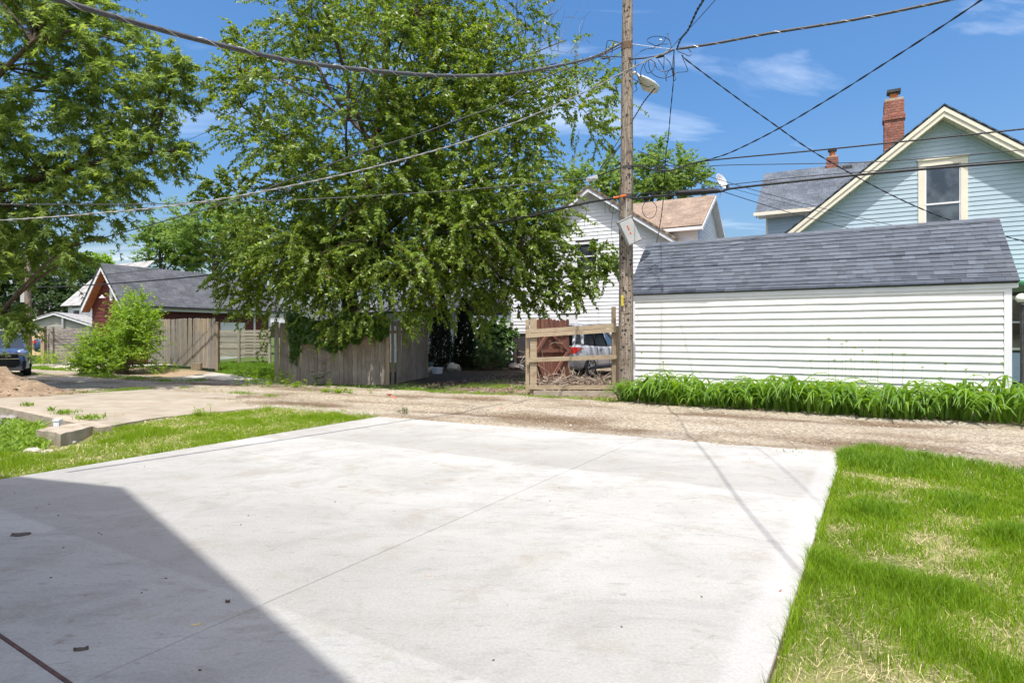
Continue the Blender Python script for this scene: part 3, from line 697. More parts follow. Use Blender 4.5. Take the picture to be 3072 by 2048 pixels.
# ---- pale blue house
bh_ = thing('house', 'pale blue sided house with cream trim and brick chimneys on the right', 'house', W(-2.5, 25, 0))
bu, bn, bz, bs, half = -2.58, 22.0, 8.02, .80, 5.5
bzE = bz - bs * half - .1
ovh = .42
wz1 = P(2757, 470, 18.2)[2]; hs0, hs1 = bu - .62, bu + .60
sidewall(bh_, eL, oF, W(0, bn), bu - half, bu + half, .1, bzE, .135, M['blue_siding'], apex=(bu, bz - .12, bs), holes=[(hs0 + .03, hs1 - .03, 4.0, 6.7), (bu - 2.6, bu + .4, 1.0, 2.55)])
window(bh_, eL, oF, W(0, bn), hs0, hs1, 4.0, 6.7, M['cream_trim'], .17, head=.06)
window(bh_, eL, oF, W(0, bn), bu - 2.6, bu + .4, 1.0, 2.55, M['cream_trim'], .1)
apx = W(bu, bn, bz)
for sg in (-1, 1):
    top0 = W(bu, bn - ovh, bz + .13); top1 = W(bu + sg * (half + .5), bn - ovh, bz + .13 - bs * (half + .5))
    strip(bh_, 'rake_board', M['cream_trim'], top0 - Zv * .30, top1 - Zv * .30, Zv * .155, N * .03)
    strip(bh_, 'rake_crown', M['cream_trim'], top0 - Zv * .145 - N * .03, top1 - Zv * .145 - N * .03, Zv * .135, N * .05)
    roofslab(bh_, W(bu, bn - ovh - .05, bz + .20), W(bu, bn + 8, bz + .20), W(bu + sg * (half + .55), bn - ovh - .05, bz + .20 - bs * (half + .55)), W(bu + sg * (half + .55), bn + 8, bz + .20 - bs * (half + .55)), .035, M['shingle_blue'])
    L_ = half + .45; kk = 22
    for i in range(kk):                                              # ribbed soffit
        a = W(bu + sg * L_ * i / kk, bn - ovh + .03, bz - .16 - bs * L_ * i / kk); b_ = W(bu + sg * (L_ * (i + 1) / kk - .012), bn - ovh + .03, bz - .16 - bs * (L_ * (i + 1) / kk - .012))
        strip(bh_, 'soffit_panel', M['cream_trim'], a, b_, N * (ovh - .035), Zv * .02)
    strip(bh_, 'frieze', M['blue_siding'], W(bu, bn - .035, bz - .26), W(bu + sg * half, bn - .035, bz - .26 - bs * half), Zv * .08, N * .035)
mb = MB(); mb.box(W(bu - half, bn + .13, 0), U * .1, N * 7.8, Zv * bzE); mb.box(W(bu + half - .1, bn + .13, 0), U * .1, N * 7.8, Zv * bzE); mb.part('side_wall', M['blue_siding'], bh_)
# wing behind, its ridge along the alley
wn0, wr, we, wzr, wu = 25.0, 28.0, 6.2, 8.42, 3.02
sidewall(bh_, eL, oF, W(0, wn0 + .4), -4.0, wu - .35, 3.0, we + .0, .135, M['blue_siding'])
mb = MB(); mb.prism([W(wu - .35, wn0 + .4, 2.0), W(wu - .35, 31, 2.0), W(wu - .35, 31, we), W(wu - .35, wr, wzr - .15), W(wu - .35, wn0 + .4, we)], -U * .1); mb.part('side_wall', M['blue_siding'], bh_)
strip(bh_, 'corner_trim', M['cream_trim'], W(wu - .35, wn0 + .36, 2.0), W(wu - .35, wn0 + .36, we - .05), -U * .06, N * .05)
roofslab(bh_, W(-8, wr, wzr), W(wu, wr, wzr), W(-8, wn0, we), W(wu, wn0, we), .08, M['shingle_blue'])
roofslab(bh_, W(-8, wr, wzr), W(wu, wr, wzr), W(-8, 31.1, we), W(wu, 31.1, we), .08, M['shingle_blue'])
strip(bh_, 'gutter', M['cream_trim'], W(-8, wn0 - .10, we - .15), W(wu + .05, wn0 - .10, we - .15), N * .12, Zv * .13)
strip(bh_, 'soffit', M['cream_trim'], W(-8, wn0 + .02, we - .20), W(wu - .1, wn0 + .02, we - .20), N * .38, Zv * .04)
strip(bh_, 'rake_board', M['cream_trim'], W(wu - .06, wn0 + .02, we - .24), W(wu - .06, wr, wzr - .24), Zv * .13, U * .03)
def flue(parent, c, z, r, cap_r, hh, mat):
    V, F = lathe([(r, 0), (r, hh), (r * .9, hh)], c + Zv * z); f = part('flue', V, F, mat, parent)
    V, F = lathe([(cap_r * .7, 0), (cap_r, .03), (cap_r, .09), (cap_r * .5, .12)], c + Zv * (z + hh), n=12); part('cap', V, F, M['metal_dark'], f)
cc = W(*toun(*P(2681, 400, 21.6)[:2])); 
ch = MB(); ch.cbx(cc + Zv * 5.6, U * .60, N * .5, Zv * 3); chm = ch.part('chimney', M['mortar'], bh_)
class _C: pass
brickstack(bh_, cc, .30, .26, 7.0, 9.80, .088, .21, corbel=(9.05, 9.20, .035), seed=3)
mb = MB(); mb.cbx(cc + Zv * 9.84, U * .56, N * .50, Zv * .08); mb.part('chimney_crown', M['mortar'], bh_)
mb = MB(); mb.cbx(cc + Zv * 9.99, U * .24, N * .24, Zv * .22); mb.part('flue', M['rust'], bh_)
mb = MB(); mb.cbx(cc + Zv * 10.17, U * .42, N * .40, Zv * .10); mb.cbx(cc + Zv * 10.10, U * .3, N * .3, Zv * .04); mb.part('flue_cap', M['metal_dark'], bh_)
c2 = W(*toun(*P(2497, 500, 24.7)[:2]))
brickstack(bh_, c2, .215, .2, 7.9, 8.72, .088, .2, seed=4)
mb = MB(); mb.cbx(c2 + Zv * 8.74, U * .4, N * .38, Zv * .05); mb.part('chimney_crown', M['mortar'], bh_)
flue(bh_, c2, 8.76, .11, .17, .20, M['rust'])
vq = W(*toun(*P(2542, 505, 24.2)[:2])); mb = MB(); mb.cbx(np.array([vq[0], vq[1], 8.12]), U * .34, N * .3, Zv * .24); mb.part('roof_vent', M['metal_dark'], bh_)
# awning and porch lamp low on the blue wall
aw = MB(); ac = P(3085, 842, 15.6)
aw.prism([W(*toun(*ac[:2]), ac[2] - .1) + U * .28, W(*toun(*ac[:2]), ac[2] - .1) - U * 2, W(*toun(*ac[:2]), ac[2] - .1) - U * 2 + N * 2.6 + Zv * .25, W(*toun(*ac[:2]), ac[2] - .1) + U * .28 + N * 2.6 + Zv * .25], Zv * .07)
aw.part('awning', M['green_awning'], bh_)

# ---- white house with tan-roofed dormer
wh = thing('house', 'white clapboard house with steep gable and tan dormer roof behind the tree', 'house', W(9.8, 29, 0))
hu, hn_, hz, hs, hh_ = 9.82, 25.0, 7.90, .68, 3.95
hzE = hz - hs * hh_ - .1
wa, wb = toun(*P(1815, 740, 26.4)[:2])[0], toun(*P(1700, 740, 27.3)[:2])[0]
sidewall(wh, eL, oF, W(0, hn_), hu - hh_, hu + hh_, .15, hzE, .163, M['white_siding2'], apex=(hu, hz - .14, hs), t=.024,
         holes=[(hu - .35, hu + .75, 4.3, 5.55), (hu + .60, hu + 1.6, .15, 2.35)])
window(wh, eL, oF, W(0, hn_), hu - .38, hu + .78, 4.27, 5.58, M['white_trim'], .09)
dr = MB(); dr.box(W(hu + .60, hn_, .15), U * 1.0, -N * .03, Zv * 2.2); d_ = dr.part('door', M['door_white'], wh)
for zz_ in (.35, 1.05, 1.65):
    for s_ in (.14, .56): q = MB(); q.box(W(hu + .60 + s_, hn_ - .03, zz_), U * .3, -N * .012, Zv * (.5 if zz_ < 1.6 else .4)); part('door_panel', q.V, q.F, M['white_trim'], d_)
strip(wh, 'corner_trim', M['white_trim'], W(hu + hh_ - .02, hn_ - .03, .1), W(hu + hh_ - .02, hn_ - .03, hzE), U * .13, N * .12)
strip(wh, 'corner_trim', M['white_trim'], W(hu - hh_ - .11, hn_ - .03, .1), W(hu - hh_ - .11, hn_ - .03, hzE), U * .13, N * .12)
for sg in (-1, 1):
    t0 = W(hu, hn_ - .38, hz + .05); t1 = W(hu + sg * (hh_ + .35), hn_ - .38, hz + .05 - hs * (hh_ + .35))
    strip(wh, 'rake_board', M['white_trim'], t0 - Zv * .22, t1 - Zv * .22, Zv * .20, N * .03)
    strip(wh, 'soffit', M['white_trim'], t0 - Zv * .20 + N * .03, t1 - Zv * .20 + N * .03, N * .34, Zv * .02)
    roofslab(wh, W(hu, hn_ - .42, hz + .13), W(hu, hn_ + 9, hz + .13), W(hu + sg * (hh_ + .4), hn_ - .42, hz + .13 - hs * (hh_ + .4)), W(hu + sg * (hh_ + .4), hn_ + 9, hz + .13 - hs * (hh_ + .4)), .09, M['shingle_brown'])
mb = MB(); mb.box(W(hu - hh_, hn_ + .13, 0), U * .1, N * 8.8, Zv * hzE); mb.box(W(hu + hh_ - .1, hn_ + .13, 0), U * .1, N * 8.8, Zv * hzE); mb.part('side_wall', M['white_siding2'], wh)
# dormer
du0, du1, dn0, dr_, dz0, dz1 = 5.42, 10.0, 27.0, 30.1, 6.28, 8.22
sidewall(wh, eL, oF, W(0, dn0 + .35), du0 + .30, 9.4, 4.6, dz0 - .02, .15, M['white_siding2'])
sidewall(wh, N, -U, W(du0 + .30, dn0 + .35), 0, 5.5, 4.6, dz0, .15, M['white_siding2'], apex=(2.75, dz1 - .12, (dz1 - .12 - dz0) / 2.75))
strip(wh, 'corner_trim', M['white_trim'], W(du0 + .26, dn0 + .31, 4.6), W(du0 + .26, dn0 + .31, dz0), U * .12, N * .1)
for sg in (-1, 1):
    roofslab(wh, W(du0, dr_, dz1), W(du1, dr_, dz1), W(du0, dr_ + sg * 3.1, dz0), W(du1, dr_ + sg * 3.1, dz0), .07, M['shingle_brown'])
    strip(wh, 'rake_board', M['white_trim'], W(du0 - .03, dr_, dz1 - .25), W(du0 - .03, dr_ + sg * 3.1, dz0 - .25), Zv * .19, U * .03)
    strip(wh, 'soffit', M['white_trim'], W(du0, dr_, dz1 - .22), W(du0, dr_ + sg * 3.1, dz0 - .22), Zv * .02, U * .3)
strip(wh, 'fascia', M['white_trim'], W(du0, dn0 - .02, dz0 - .2), W(du1 - .6, dn0 - .02, dz0 - .2), Zv * .14, N * .03)
strip(wh, 'soffit', M['white_trim'], W(du0 + .05, dn0 + .01, dz0 - .2), W(du1 - .6, dn0 + .01, dz0 - .2), Zv * .02, N * .36)
# rear wing seen through the crown
sidewall(wh, eL, oF, W(0, 28.6), hu + hh_ + .1, 24.0, .15, 5.0, .2, M['white_siding2'], holes=[(19.2, 20.4, 2.7, 4.1)])
window(wh, eL, oF, W(0, 28.6), 19.17, 20.43, 2.67, 4.13, M['white_trim'], .1)
roofslab(wh, W(13.5, 31.5, 7.0), W(24.4, 31.5, 7.0), W(13.5, 28.2, 4.95), W(24.4, 28.2, 4.95), .08, M['shingle_dark'])
mb = MB(); mb.box(W(23.9, 28.7, .1), U * .1, N * 5, Zv * 4.9); mb.part('side_wall', M['white_siding2'], wh)
# low kitchen wing
sidewall(wh, eL, oF, W(0, 26.6), hu + hh_ + .1, 18.5, .15, 2.9, .2, M['white_siding2'])
roofslab(wh, W(13.8, 28.6, 3.6), W(18.8, 28.6, 3.6), W(13.8, 26.3, 2.92), W(18.8, 26.3, 2.92), .07, M['shingle_dark'])
# satellite dish on the dormer's ridge end
dsh = P(2163, 545, 29.0); dd = thing('satellite_dish', 'grey satellite dish on the tan roof ridge', 'satellite dish', (dsh[0], dsh[1], 8.2))
ax = np.array([.55, -.75, .35]); ax /= np.linalg.norm(ax)
V, F = lathe([(.02, -.09), (.2, -.065), (.33, 0), (.40, .06), (.385, .06), (.31, .012), (.18, -.05), (.02, -.07)], dsh, ax, 20); part('reflector', V, F, M['dish'], dd, smooth_=True)
V, F = tube([dsh - ax * .09, dsh + np.array([.05, .1, -.35]), (dsh[0] - .05, dsh[1] + .05, 8.1)], .025, 6); part('mast', V, F, M['dish'], dd)

# ---- white shed between the fences
sh = thing('shed', 'low white lap-sided shed with grey roof hidden behind the vine-covered fence', 'shed', W(15.5, 21, .2))
su0 = toun(*P(1215, 950, 24)[:2])[0]; su1 = 18.2
sidewall(sh, eL, oF, W(0, 20.2), su0 - 1.5, su1, .15, 2.5, .12, M['pale_wall'])
sidewall(sh, N, U, W(su1, 20.2), 0, 4, .15, 2.5, .12, M['pale_wall'])
roofslab(sh, W(su0 - 1.7, 22.2, 3.5), W(su1 + .2, 22.2, 3.5), W(su0 - 1.7, 19.9, 2.45), W(su1 + .2, 19.9, 2.45), .07, M['shingle_dark'])
roofslab(sh, W(su0 - 1.7, 22.2, 3.5), W(su1 + .2, 22.2, 3.5), W(su0 - 1.7, 24.5, 2.45), W(su1 + .2, 24.5, 2.45), .07, M['shingle_dark'])

# ---- barn red garage on the left
rg_ = thing('garage', 'barn red garage with white gable trim and charcoal shingle roof', 'garage', W(28.2, 18, .2))
p0 = np.array([-16.9, 26.0]); ru0, rn0 = toun(*p0); ru1 = ru0 + 3.35; rl = 7.4; rz, rzE = 4.60, 2.72
rm = (ru0 + ru1) / 2; rh_ = (ru1 - ru0) / 2; rsl = (rz - rzE) / rh_
sidewall(rg_, eL, oF, W(0, rn0 + .35), ru0 + .25, ru1 - .25, .2, rzE - .1 + .25 * rsl, .17, M['red_siding'], apex=(rm, rz - .12, rsl))
for sg in (-1, 1):
    strip(rg_, 'rake_board', M['white_trim'], W(rm, rn0 - .02, rz - .26), W(rm + sg * rh_, rn0 - .02, rzE - .26), Zv * .26, N * .03)
    strip(rg_, 'soffit', M['red_soffit'], W(rm, rn0 + .012, rz - .22), W(rm + sg * rh_, rn0 + .012, rzE - .22), Zv * .02, N * .34)
    roofslab(rg_, W(rm, rn0 - .05, rz + .06), W(rm, rn0 + rl + 1.2, rz + .06), W(rm + sg * (rh_ + .05), rn0 - .05, rzE + .03), W(rm + sg * (rh_ + .05), rn0 + rl + 1.2, rzE + .03), .07, M['shingle_dark'])
sidewall(rg_, N, -U, W(ru0 + .25, rn0 + .35), 0, rl, .2, rzE - .16, .19, M['red_siding'], holes=[(4.5, 5.9, .2, 2.05)])
strip(rg_, 'fascia', M['white_trim'], W(ru0 - .04, rn0, rzE - .17), W(ru0 - .04, rn0 + rl + 1.1, rzE - .17), Zv * .12, U * .03)
strip(rg_, 'gutter', M['metal_dark'], W(ru0 - .13, rn0, rzE - .05), W(ru0 - .13, rn0 + rl + 1.1, rzE - .05), Zv * .10, U * .09)
d_ = MB(); d_.box(W(ru0 + .25, rn0 + .35 + 4.6, .2), N * 1.2, -U * .03, Zv * 1.78); dd_ = d_.part('door', M['door_white'], rg_)
for q0, q1, zz0, zz1 in ((4.5, 4.6, .2, 2.1), (5.8, 5.9, .2, 2.1), (4.6, 5.8, 1.98, 2.1)):
    b = MB(); b.box(W(ru0 + .25, rn0 + .35 + q0, zz0), N * (q1 - q0), -U * .05, Zv * (zz1 - zz0)); part('door_frame', b.V, b.F, M['white_trim'], dd_)
for nn_ in (6.45, rl): strip(rg_, 'corner_trim', M['white_trim'], W(ru0 + .25, rn0 + .35 + nn_, .2), W(ru0 + .25, rn0 + .35 + nn_, rzE - .2), N * .1, -U * .045)
strip(rg_, 'corner_trim', M['white_trim'], W(ru0 + .22, rn0 + .33, .2), W(ru0 + .22, rn0 + .33, rzE - .2), U * .09, -N * .03)
V, F = lathe([(.02, 0), (.05, -.05), (.12, -.12), (.13, -.14)], W(rm + .1, rn0 + .1, 3.25), n=12); part('gable_lamp', V, F, M['lamp_shell'], rg_)
mb = MB(); mb.box(W(rm - .32, rn0 + .35, 3.0), U * .22, -N * .04, Zv * .5); mb.part('gable_bracket', M['white_trim'], rg_)
mb = MB(); mb.box(W(ru0 + .25, rn0 + .35 + 6.8, 1.55), N * .25, -U * .14, Zv * .18); mb.part('vent_hood', M['white_trim'], rg_)

# ---- grey garage and pale house far left
gg = thing('garage', 'low grey-green garage with pale roof and vent pipe at far left', 'garage', P(165, 1040, 40) * [1, 1, 0] + [0, 0, .3])
gA = P(165, 937, 40); ex_ = np.array([.94, .34, 0]); oo_ = np.array([.34, -.94, 0]); b0 = np.array([gA[0], gA[1], 0])
hwL, hwR = 3.0, 2.3; zE_ = gA[2] - 1.0
sidewall(gg, ex_, oo_, b0, -2.75, 2.75, .3, zE_, .19, M['grey_siding'], apex=(0, gA[2] - .1, .37))
for sg in (-1, 1):
    a = b0 + Zv * gA[2]; b_ = b0 + ex_ * sg * 3.0 + Zv * (gA[2] - 3.0 * .37)
    strip(gg, 'rake_board', M['white_trim'], a + oo_ * .2 - Zv * .16, b_ + oo_ * .2 - Zv * .16, Zv * .16, oo_ * .03)
    roofslab(gg, a + oo_ * .25 + Zv * .04, a - oo_ * 7 + Zv * .04, b_ + oo_ * .25 + Zv * .04, b_ - oo_ * 7 + Zv * .04, .06, M['shingle_pale'])
mb = MB(); mb.box(b0 - ex_ * 2.75 - oo_ * .12 + Zv * .3, -oo_ * 6.5, ex_ * .1, Zv * (zE_ - .3)); mb.box(b0 + ex_ * 2.65 - oo_ * .12 + Zv * .3, -oo_ * 6.5, ex_ * .1, Zv * (zE_ - .3)); mb.part('side_wall', M['grey_siding'], gg)
vp = b0 + ex_ * .47 + oo_ * .14; V, F = tube([vp + Zv * 1.0, vp + Zv * (gA[2] - .35)], .075, 10); part('vent_pipe', V, F, M['alu'], gg)
ph = thing('house', 'pale grey house with curtained window behind the red garage gable', 'house', P(215, 1040, 47) * [1, 1, 0] + [0, 0, .3])
pb = P(228, 940, 47); b0 = np.array([pb[0], pb[1], 0])
sidewall(ph, U, -N, b0, -5, 1.2, .3, pb[2] + .55, .2, M['pale_wall'], holes=[(-.75, .55, pb[2] - 1.3, pb[2] + .4)])
window(ph, U, -N, b0, -.78, .58, pb[2] - 1.33, pb[2] + .43, M['white_trim'], .2)
roofslab(ph, b0 - U * 5 + N * 3.2 + Zv * (pb[2] + 4.2), b0 + U * 1.6 + N * 3.2 + Zv * (pb[2] + 4.2), b0 - U * 5 - N * .4 + Zv * (pb[2] + .6), b0 + U * 1.6 - N * .4 + Zv * (pb[2] + .6), .1, M['shingle_pale'])
mb = MB(); mb.prism([b0 + U * 1.2 + Zv * .3 + N * .12, b0 + U * 1.2 + N * 6.4 + Zv * .3, b0 + U * 1.2 + N * 6.4 + Zv * (pb[2] + .5), b0 + U * 1.2 + N * 3.2 + Zv * (pb[2] + 4), b0 + U * 1.2 + N * .12 + Zv * (pb[2] + .5)], -U * .1); mb.part('side_wall', M['pale_wall'], ph)

# ---- the tall house behind the camera whose shadow falls on the pad
za = 9.5; A0 = np.array([-3.6 - .04 * za, 5.563 - .42 * za, 0]); eh = np.array([.826, -.564, 0]); ih = np.array([-.564, -.826, 0])
hb = thing('house', 'tall pale gabled house out of view, shading the near left of the pad', 'house', A0 + ih * 5)
kg = .677; hw2 = 4.9
wbase = A0 + ih * .35
sidewall(hb, eh, -ih, wbase, -hw2 + .35, hw2 - .35, 0, za - kg * hw2 - .1, .2, M['pale_wall'], apex=(0, za - .3, kg))
for sg in (-1, 1):
    a = A0 + Zv * za; b_ = A0 + eh * sg * hw2 + Zv * (za - kg * hw2)
    roofslab(hb, a, a + ih * 9, b_, b_ + ih * 9, .14, M['shingle_dark'])
    strip(hb, 'rake_board', M['white_trim'], a - Zv * .3 + ih * .012, b_ - Zv * .3 + ih * .012, Zv * .18, ih * .03)
mb = MB(); mb.box(wbase + eh * (hw2 - .45) + ih * .12, ih * 8, eh * .1, Zv * (za - kg * hw2 - .1)); mb.box(wbase - eh * (hw2 - .35) + ih * .12, ih * 8, eh * .1, Zv * (za - kg * hw2 - .1)); mb.part('side_wall', M['pale_wall'], hb)

# ============================================================ FENCES, GATES
def picketmesh(h, w=.135, t=.018, seed=0, mat=None):
    r = random.Random(seed); e = .03
    pr = [(-w / 2, 0), (w / 2, 0), (w / 2 + r.uniform(-.003, .003), h - e), (w / 2 - e, h), (-w / 2 + e, h + r.uniform(-.004, .004)), (-w / 2, h - e)]
    V = [(x, -t / 2 + .004 * math.sin(x * 40 + seed), z) for x, z in pr] + [(x, t / 2 + .004 * math.sin(x * 40 + seed), z) for x, z in pr]
    F = [(0, 1, 2, 3, 4, 5), (11, 10, 9, 8, 7, 6)] + [(i, 6 + i, 6 + (i + 1) % 6, (i + 1) % 6) for i in range(6)]
    return meshdata('picket', V, F, mat)
def pickets(parent, A, B, zA, zB, hA, hB, mat, w=.135, gap=.006, seed=0, skip=(), lean=.012):
    A = np.asarray(A, dtype=float); B = np.asarray(B, dtype=float); d = B - A; l = np.linalg.norm(d); d /= l
    ang = math.atan2(d[1], d[0]); k = int(l / (w + gap)); r = random.Random(seed)
    ms = [picketmesh(hA + (hB - hA) * (j // 3) / 3 + r.uniform(-.012, .012), w, seed=seed * 10 + j, mat=mat) for j in range(12)]
    o0 = org(parent)
    for i in range(k):
        if i in skip: continue
        f = (i + .5) / k; p_ = A + d * l * f; z = zA + (zB - zA) * f
        o = link('picket', ms[min(11, int(f * 4) * 3 + r.randrange(3))], parent, np.array([p_[0], p_[1], z + r.uniform(-.015, .015)]) - o0)
        o.rotation_euler = (r.gauss(0, .008), r.gauss(0, lean * .6), ang + r.gauss(0, .03))
    side = np.array([-d[1], d[0]]); side = side if side[1] > 0 else -side
    for f in (.2, .8):
        a = np.array([*(A + side * .03), zA + hA * f]); b_ = np.array([*(B + side * .03), zB + hB * f])
        mb = MB(); mb.box(a, b_ - a, (*(side * .04), 0), (0, 0, .09)); mb.part('rail', M['post_wood'], parent)
def post(parent, p_, z0, z1, s=.09, mat=None, name='post', ang=0):
    ca, sa = math.cos(ang), math.sin(ang); mb = MB(); mb.cbx((p_[0], p_[1], (z0 + z1) / 2), np.array([ca, sa, 0]) * s, np.array([-sa, ca, 0]) * s, Zv * (z1 - z0)); return mb.part(name, mat or M['post_wood'], parent)

fA, fB, fC = P(826, 1140, 18.1), P(1166, 1148, 17.3), P(1277, 1130, 19.4)
fc = thing('picket_fence', 'weathered brown picket fence draped with vines below the big tree', 'fence', (*((fA + fB) / 2)[:2], 0))
hz = lambda p_: float(hgt(p_[0], p_[1])) - .02
pickets(fc, fA[:2], fB[:2], hz(fA), hz(fB), 1.84, 1.86, M['picket'], seed=2)
f2 = thing('picket_fence', 'short weathered picket fence panel beside the shaded driveway', 'fence', (*((fB + fC) / 2)[:2], 0))
pickets(f2, fB[:2] + np.array([.07, .06]), fC[:2], hz(fB), hz(fC), 1.88, 1.84, M['picket'], seed=3, skip=(1,))
post(fc, fB[:2] + [-.02, .0], 0, 1.80, .09); post(f2, fC[:2] + [.02, .06], 0, 1.85, .09); post(fc, fA[:2] + [-.0, .08], 0, 1.8, .09)
sa_ = fA[:2] + np.array([-.02, .0]); sb_ = P(800, 1120, 20.5)[:2]
lA, lB = P(446, 1084, 26.0), P(646, 1104, 22.1)
fl = thing('picket_fence', 'tall silvery picket fence beside the green bush', 'fence', (*((lA + lB) / 2)[:2], .2))
pickets(fl, lA[:2], lB[:2], .27, .20, 1.86, 1.86, M['picket_clean'], seed=4, lean=.008)
post(fl, lB[:2] + [.06, .02], .1, 1.93, .1, M['post_wood'])
# slatted fence across the lawn
sl_ = thing('slat_fence', 'horizontal slat fence across the small lawn', 'fence', P(730, 1070, 27) * [1, 1, 0] + [0, 0, .3])
for i in range(9):
    z = .47 + i * .135
    for a, b_ in ((P(648, 0, 27.4), P(716, 0, 27.0)), (P(716, 0, 27.0), P(812, 0, 26.5))):
        mb = MB(); q0 = np.array([a[0], a[1] - .02 * (i % 2), z]); q1 = np.array([b_[0], b_[1] - .02 * (i % 2), z + random.uniform(-.01, .01)])
        mb.box(q0, q1 - q0, (0, .022, 0), Zv * .118); mb.part('slat', M['slat'], sl_)
for px_, Y_ in ((717, 26.94), (655, 27.3), (809, 26.4)): post(sl_, P(px_, 0, Y_)[:2], .2, 1.72, .10, M['slat'])
# flaking grey slat fence, far left
sg_ = thing('slat_fence', 'flaking grey board fence left of the green bush', 'fence', P(190, 1090, 28) * [1, 1, 0] + [0, 0, .2])
for px0, px1, Y0, Y1, k in ((158, 212, 28.0, 27.6, 0), (212, 268, 27.6, 27.2, 1), (136, 158, 29.4, 28.2, 2)):
    for i in range(12):
        z = .22 + i * .13; a, b_ = P(px0, 0, Y0), P(px1, 0, Y1); q0 = np.array([a[0], a[1], z]); q1 = np.array([b_[0], b_[1], z])
        mb = MB(); mb.box(q0, q1 - q0, (0, .025, 0), Zv * (.118 + random.uniform(-.012, .008))); mb.part('slat', M['slat_grey'], sg_)
post(sg_, P(131, 0, 28.6)[:2], .1, 1.86, .17, M['post_wood']); post(sg_, P(157, 0, 27.9)[:2], .1, 1.84, .1, M['slat_grey'])
# raw pine fence behind
pf = thing('board_fence', 'fresh yellow pine board fence by the far utility pole', 'fence', P(75, 1060, 37) * [1, 1, 0] + [0, 0, .3])
pickets(pf, P(14, 0, 37.5)[:2], P(126, 0, 36)[:2], .25, .25, 1.2, 1.2, M['new_pine'], w=.15, gap=.004, seed=6)
for px_ in (22, 52, 79, 118): post(pf, P(px_, 0, 36.9)[:2], .2, 1.62, .13, M['new_pine'])

# rail gate with the brush behind it
GY_ = 14.4
rgx = lambda px_: (px_ - CX) / FPX * GY_
rgz = lambda py_: CAMZ + (HY - py_) / FPX * GY_
rf = thing('rail_gate', 'open timber rail frame of two posts and pale rails beside the utility pole', 'gate', (1.4, GY_, 0))
for x0, x1, y0, z1 in ((1577, 1588, .05, 958), (1590, 1610, -.02, 955)):
    mb = MB(); mb.box((rgx(x0), GY_ + y0, -.08), (rgx(x1) - rgx(x0), 0, 0), (0, .09, 0), (0, 0, rgz(z1) + .08)); mb.part('post', M['rail_wood'], rf)
mb = MB(); mb.box((rgx(1836), GY_ + .0, -.08), (rgx(1848) - rgx(1836), 0, 0), (0, .09, 0), (0, 0, rgz(920) + .08)); mb.part('post', M['post_wood'], rf)
mb = MB(); mb.box((rgx(1846), GY_ + .05, -.08), (rgx(1862) - rgx(1846), 0, 0), (0, .09, 0), (0, 0, rgz(977) + .08)); mb.part('post', M['post_wood'], rf)
for (xa, ya0, ya1), (xb, yb0, yb1) in (((1577, 989, 1000), (1847, 970, 983)), ((1577, 1001, 1013), (1847, 984, 996)), ((1580, 1073, 1086), (1850, 1063, 1076)), ((1582, 1155, 1167), (1842, 1155, 1167))):
    q = [(rgx(xa), GY_ - .065, rgz(ya1)), (rgx(xb), GY_ - .065, rgz(yb1)), (rgx(xb), GY_ - .065, rgz(yb0)), (rgx(xa), GY_ - .065, rgz(ya0))]
    mb = MB(); mb.prism(q, (0, .04, 0)); mb.part('rail', M['rail_wood'], rf)
mb = MB(); mb.box((rgx(1600), GY_ - .14, -.03), (rgx(1850) - rgx(1600), 0, 0), (0, .12, 0), (0, 0, .12)); mb.solo('kerb_board', M['concrete_old'], 'low pale sill lying on the ground under the rail gate', 'sill')
# red stained gate leaf leaning behind
ga_, gb_ = P(1600, 0, 15.35)[:2], P(1707, 0, 16.3)[:2]
gt = thing('gate_leaf', 'red-brown stained board gate with diagonal braces behind the rails', 'gate', (*((ga_ + gb_) / 2), 0))
pickets(gt, ga_, gb_, .14, .17, 1.70, 1.68, M['gate_red'], w=.115, gap=.004, seed=8)
gd = np.append((gb_ - ga_) / np.linalg.norm(gb_ - ga_), 0); gl_ = np.linalg.norm(gb_ - ga_); gnrm = np.array([gd[1], -gd[0], 0])
q0 = np.array([*ga_, .15]) + gnrm * .02
for z in (.12, .82, 1.32): mb = MB(); mb.box(q0 + Zv * z, gd * gl_, gnrm * .035, Zv * .09); mb.part('rail', M['gate_red'], gt)
for s0, zz0, s1, zz1 in ((.02, .86, .45, 1.36), (.62, 1.36, gl_ - .06, .88), (.05, .8, .40, .14), (gl_ - .1, .8, .72, .2)):
    a = q0 + gd * s0 + Zv * zz0 + gnrm * .036; b_ = q0 + gd * s1 + Zv * zz1 + gnrm * .036; mb = MB(); dd_ = b_ - a; nn_ = np.cross(dd_, gnrm); nn_ = nn_ / np.linalg.norm(nn_) * .085
    mb.box(a, dd_, nn_, gnrm * .03); mb.part('brace', M['gate_red'], gt)
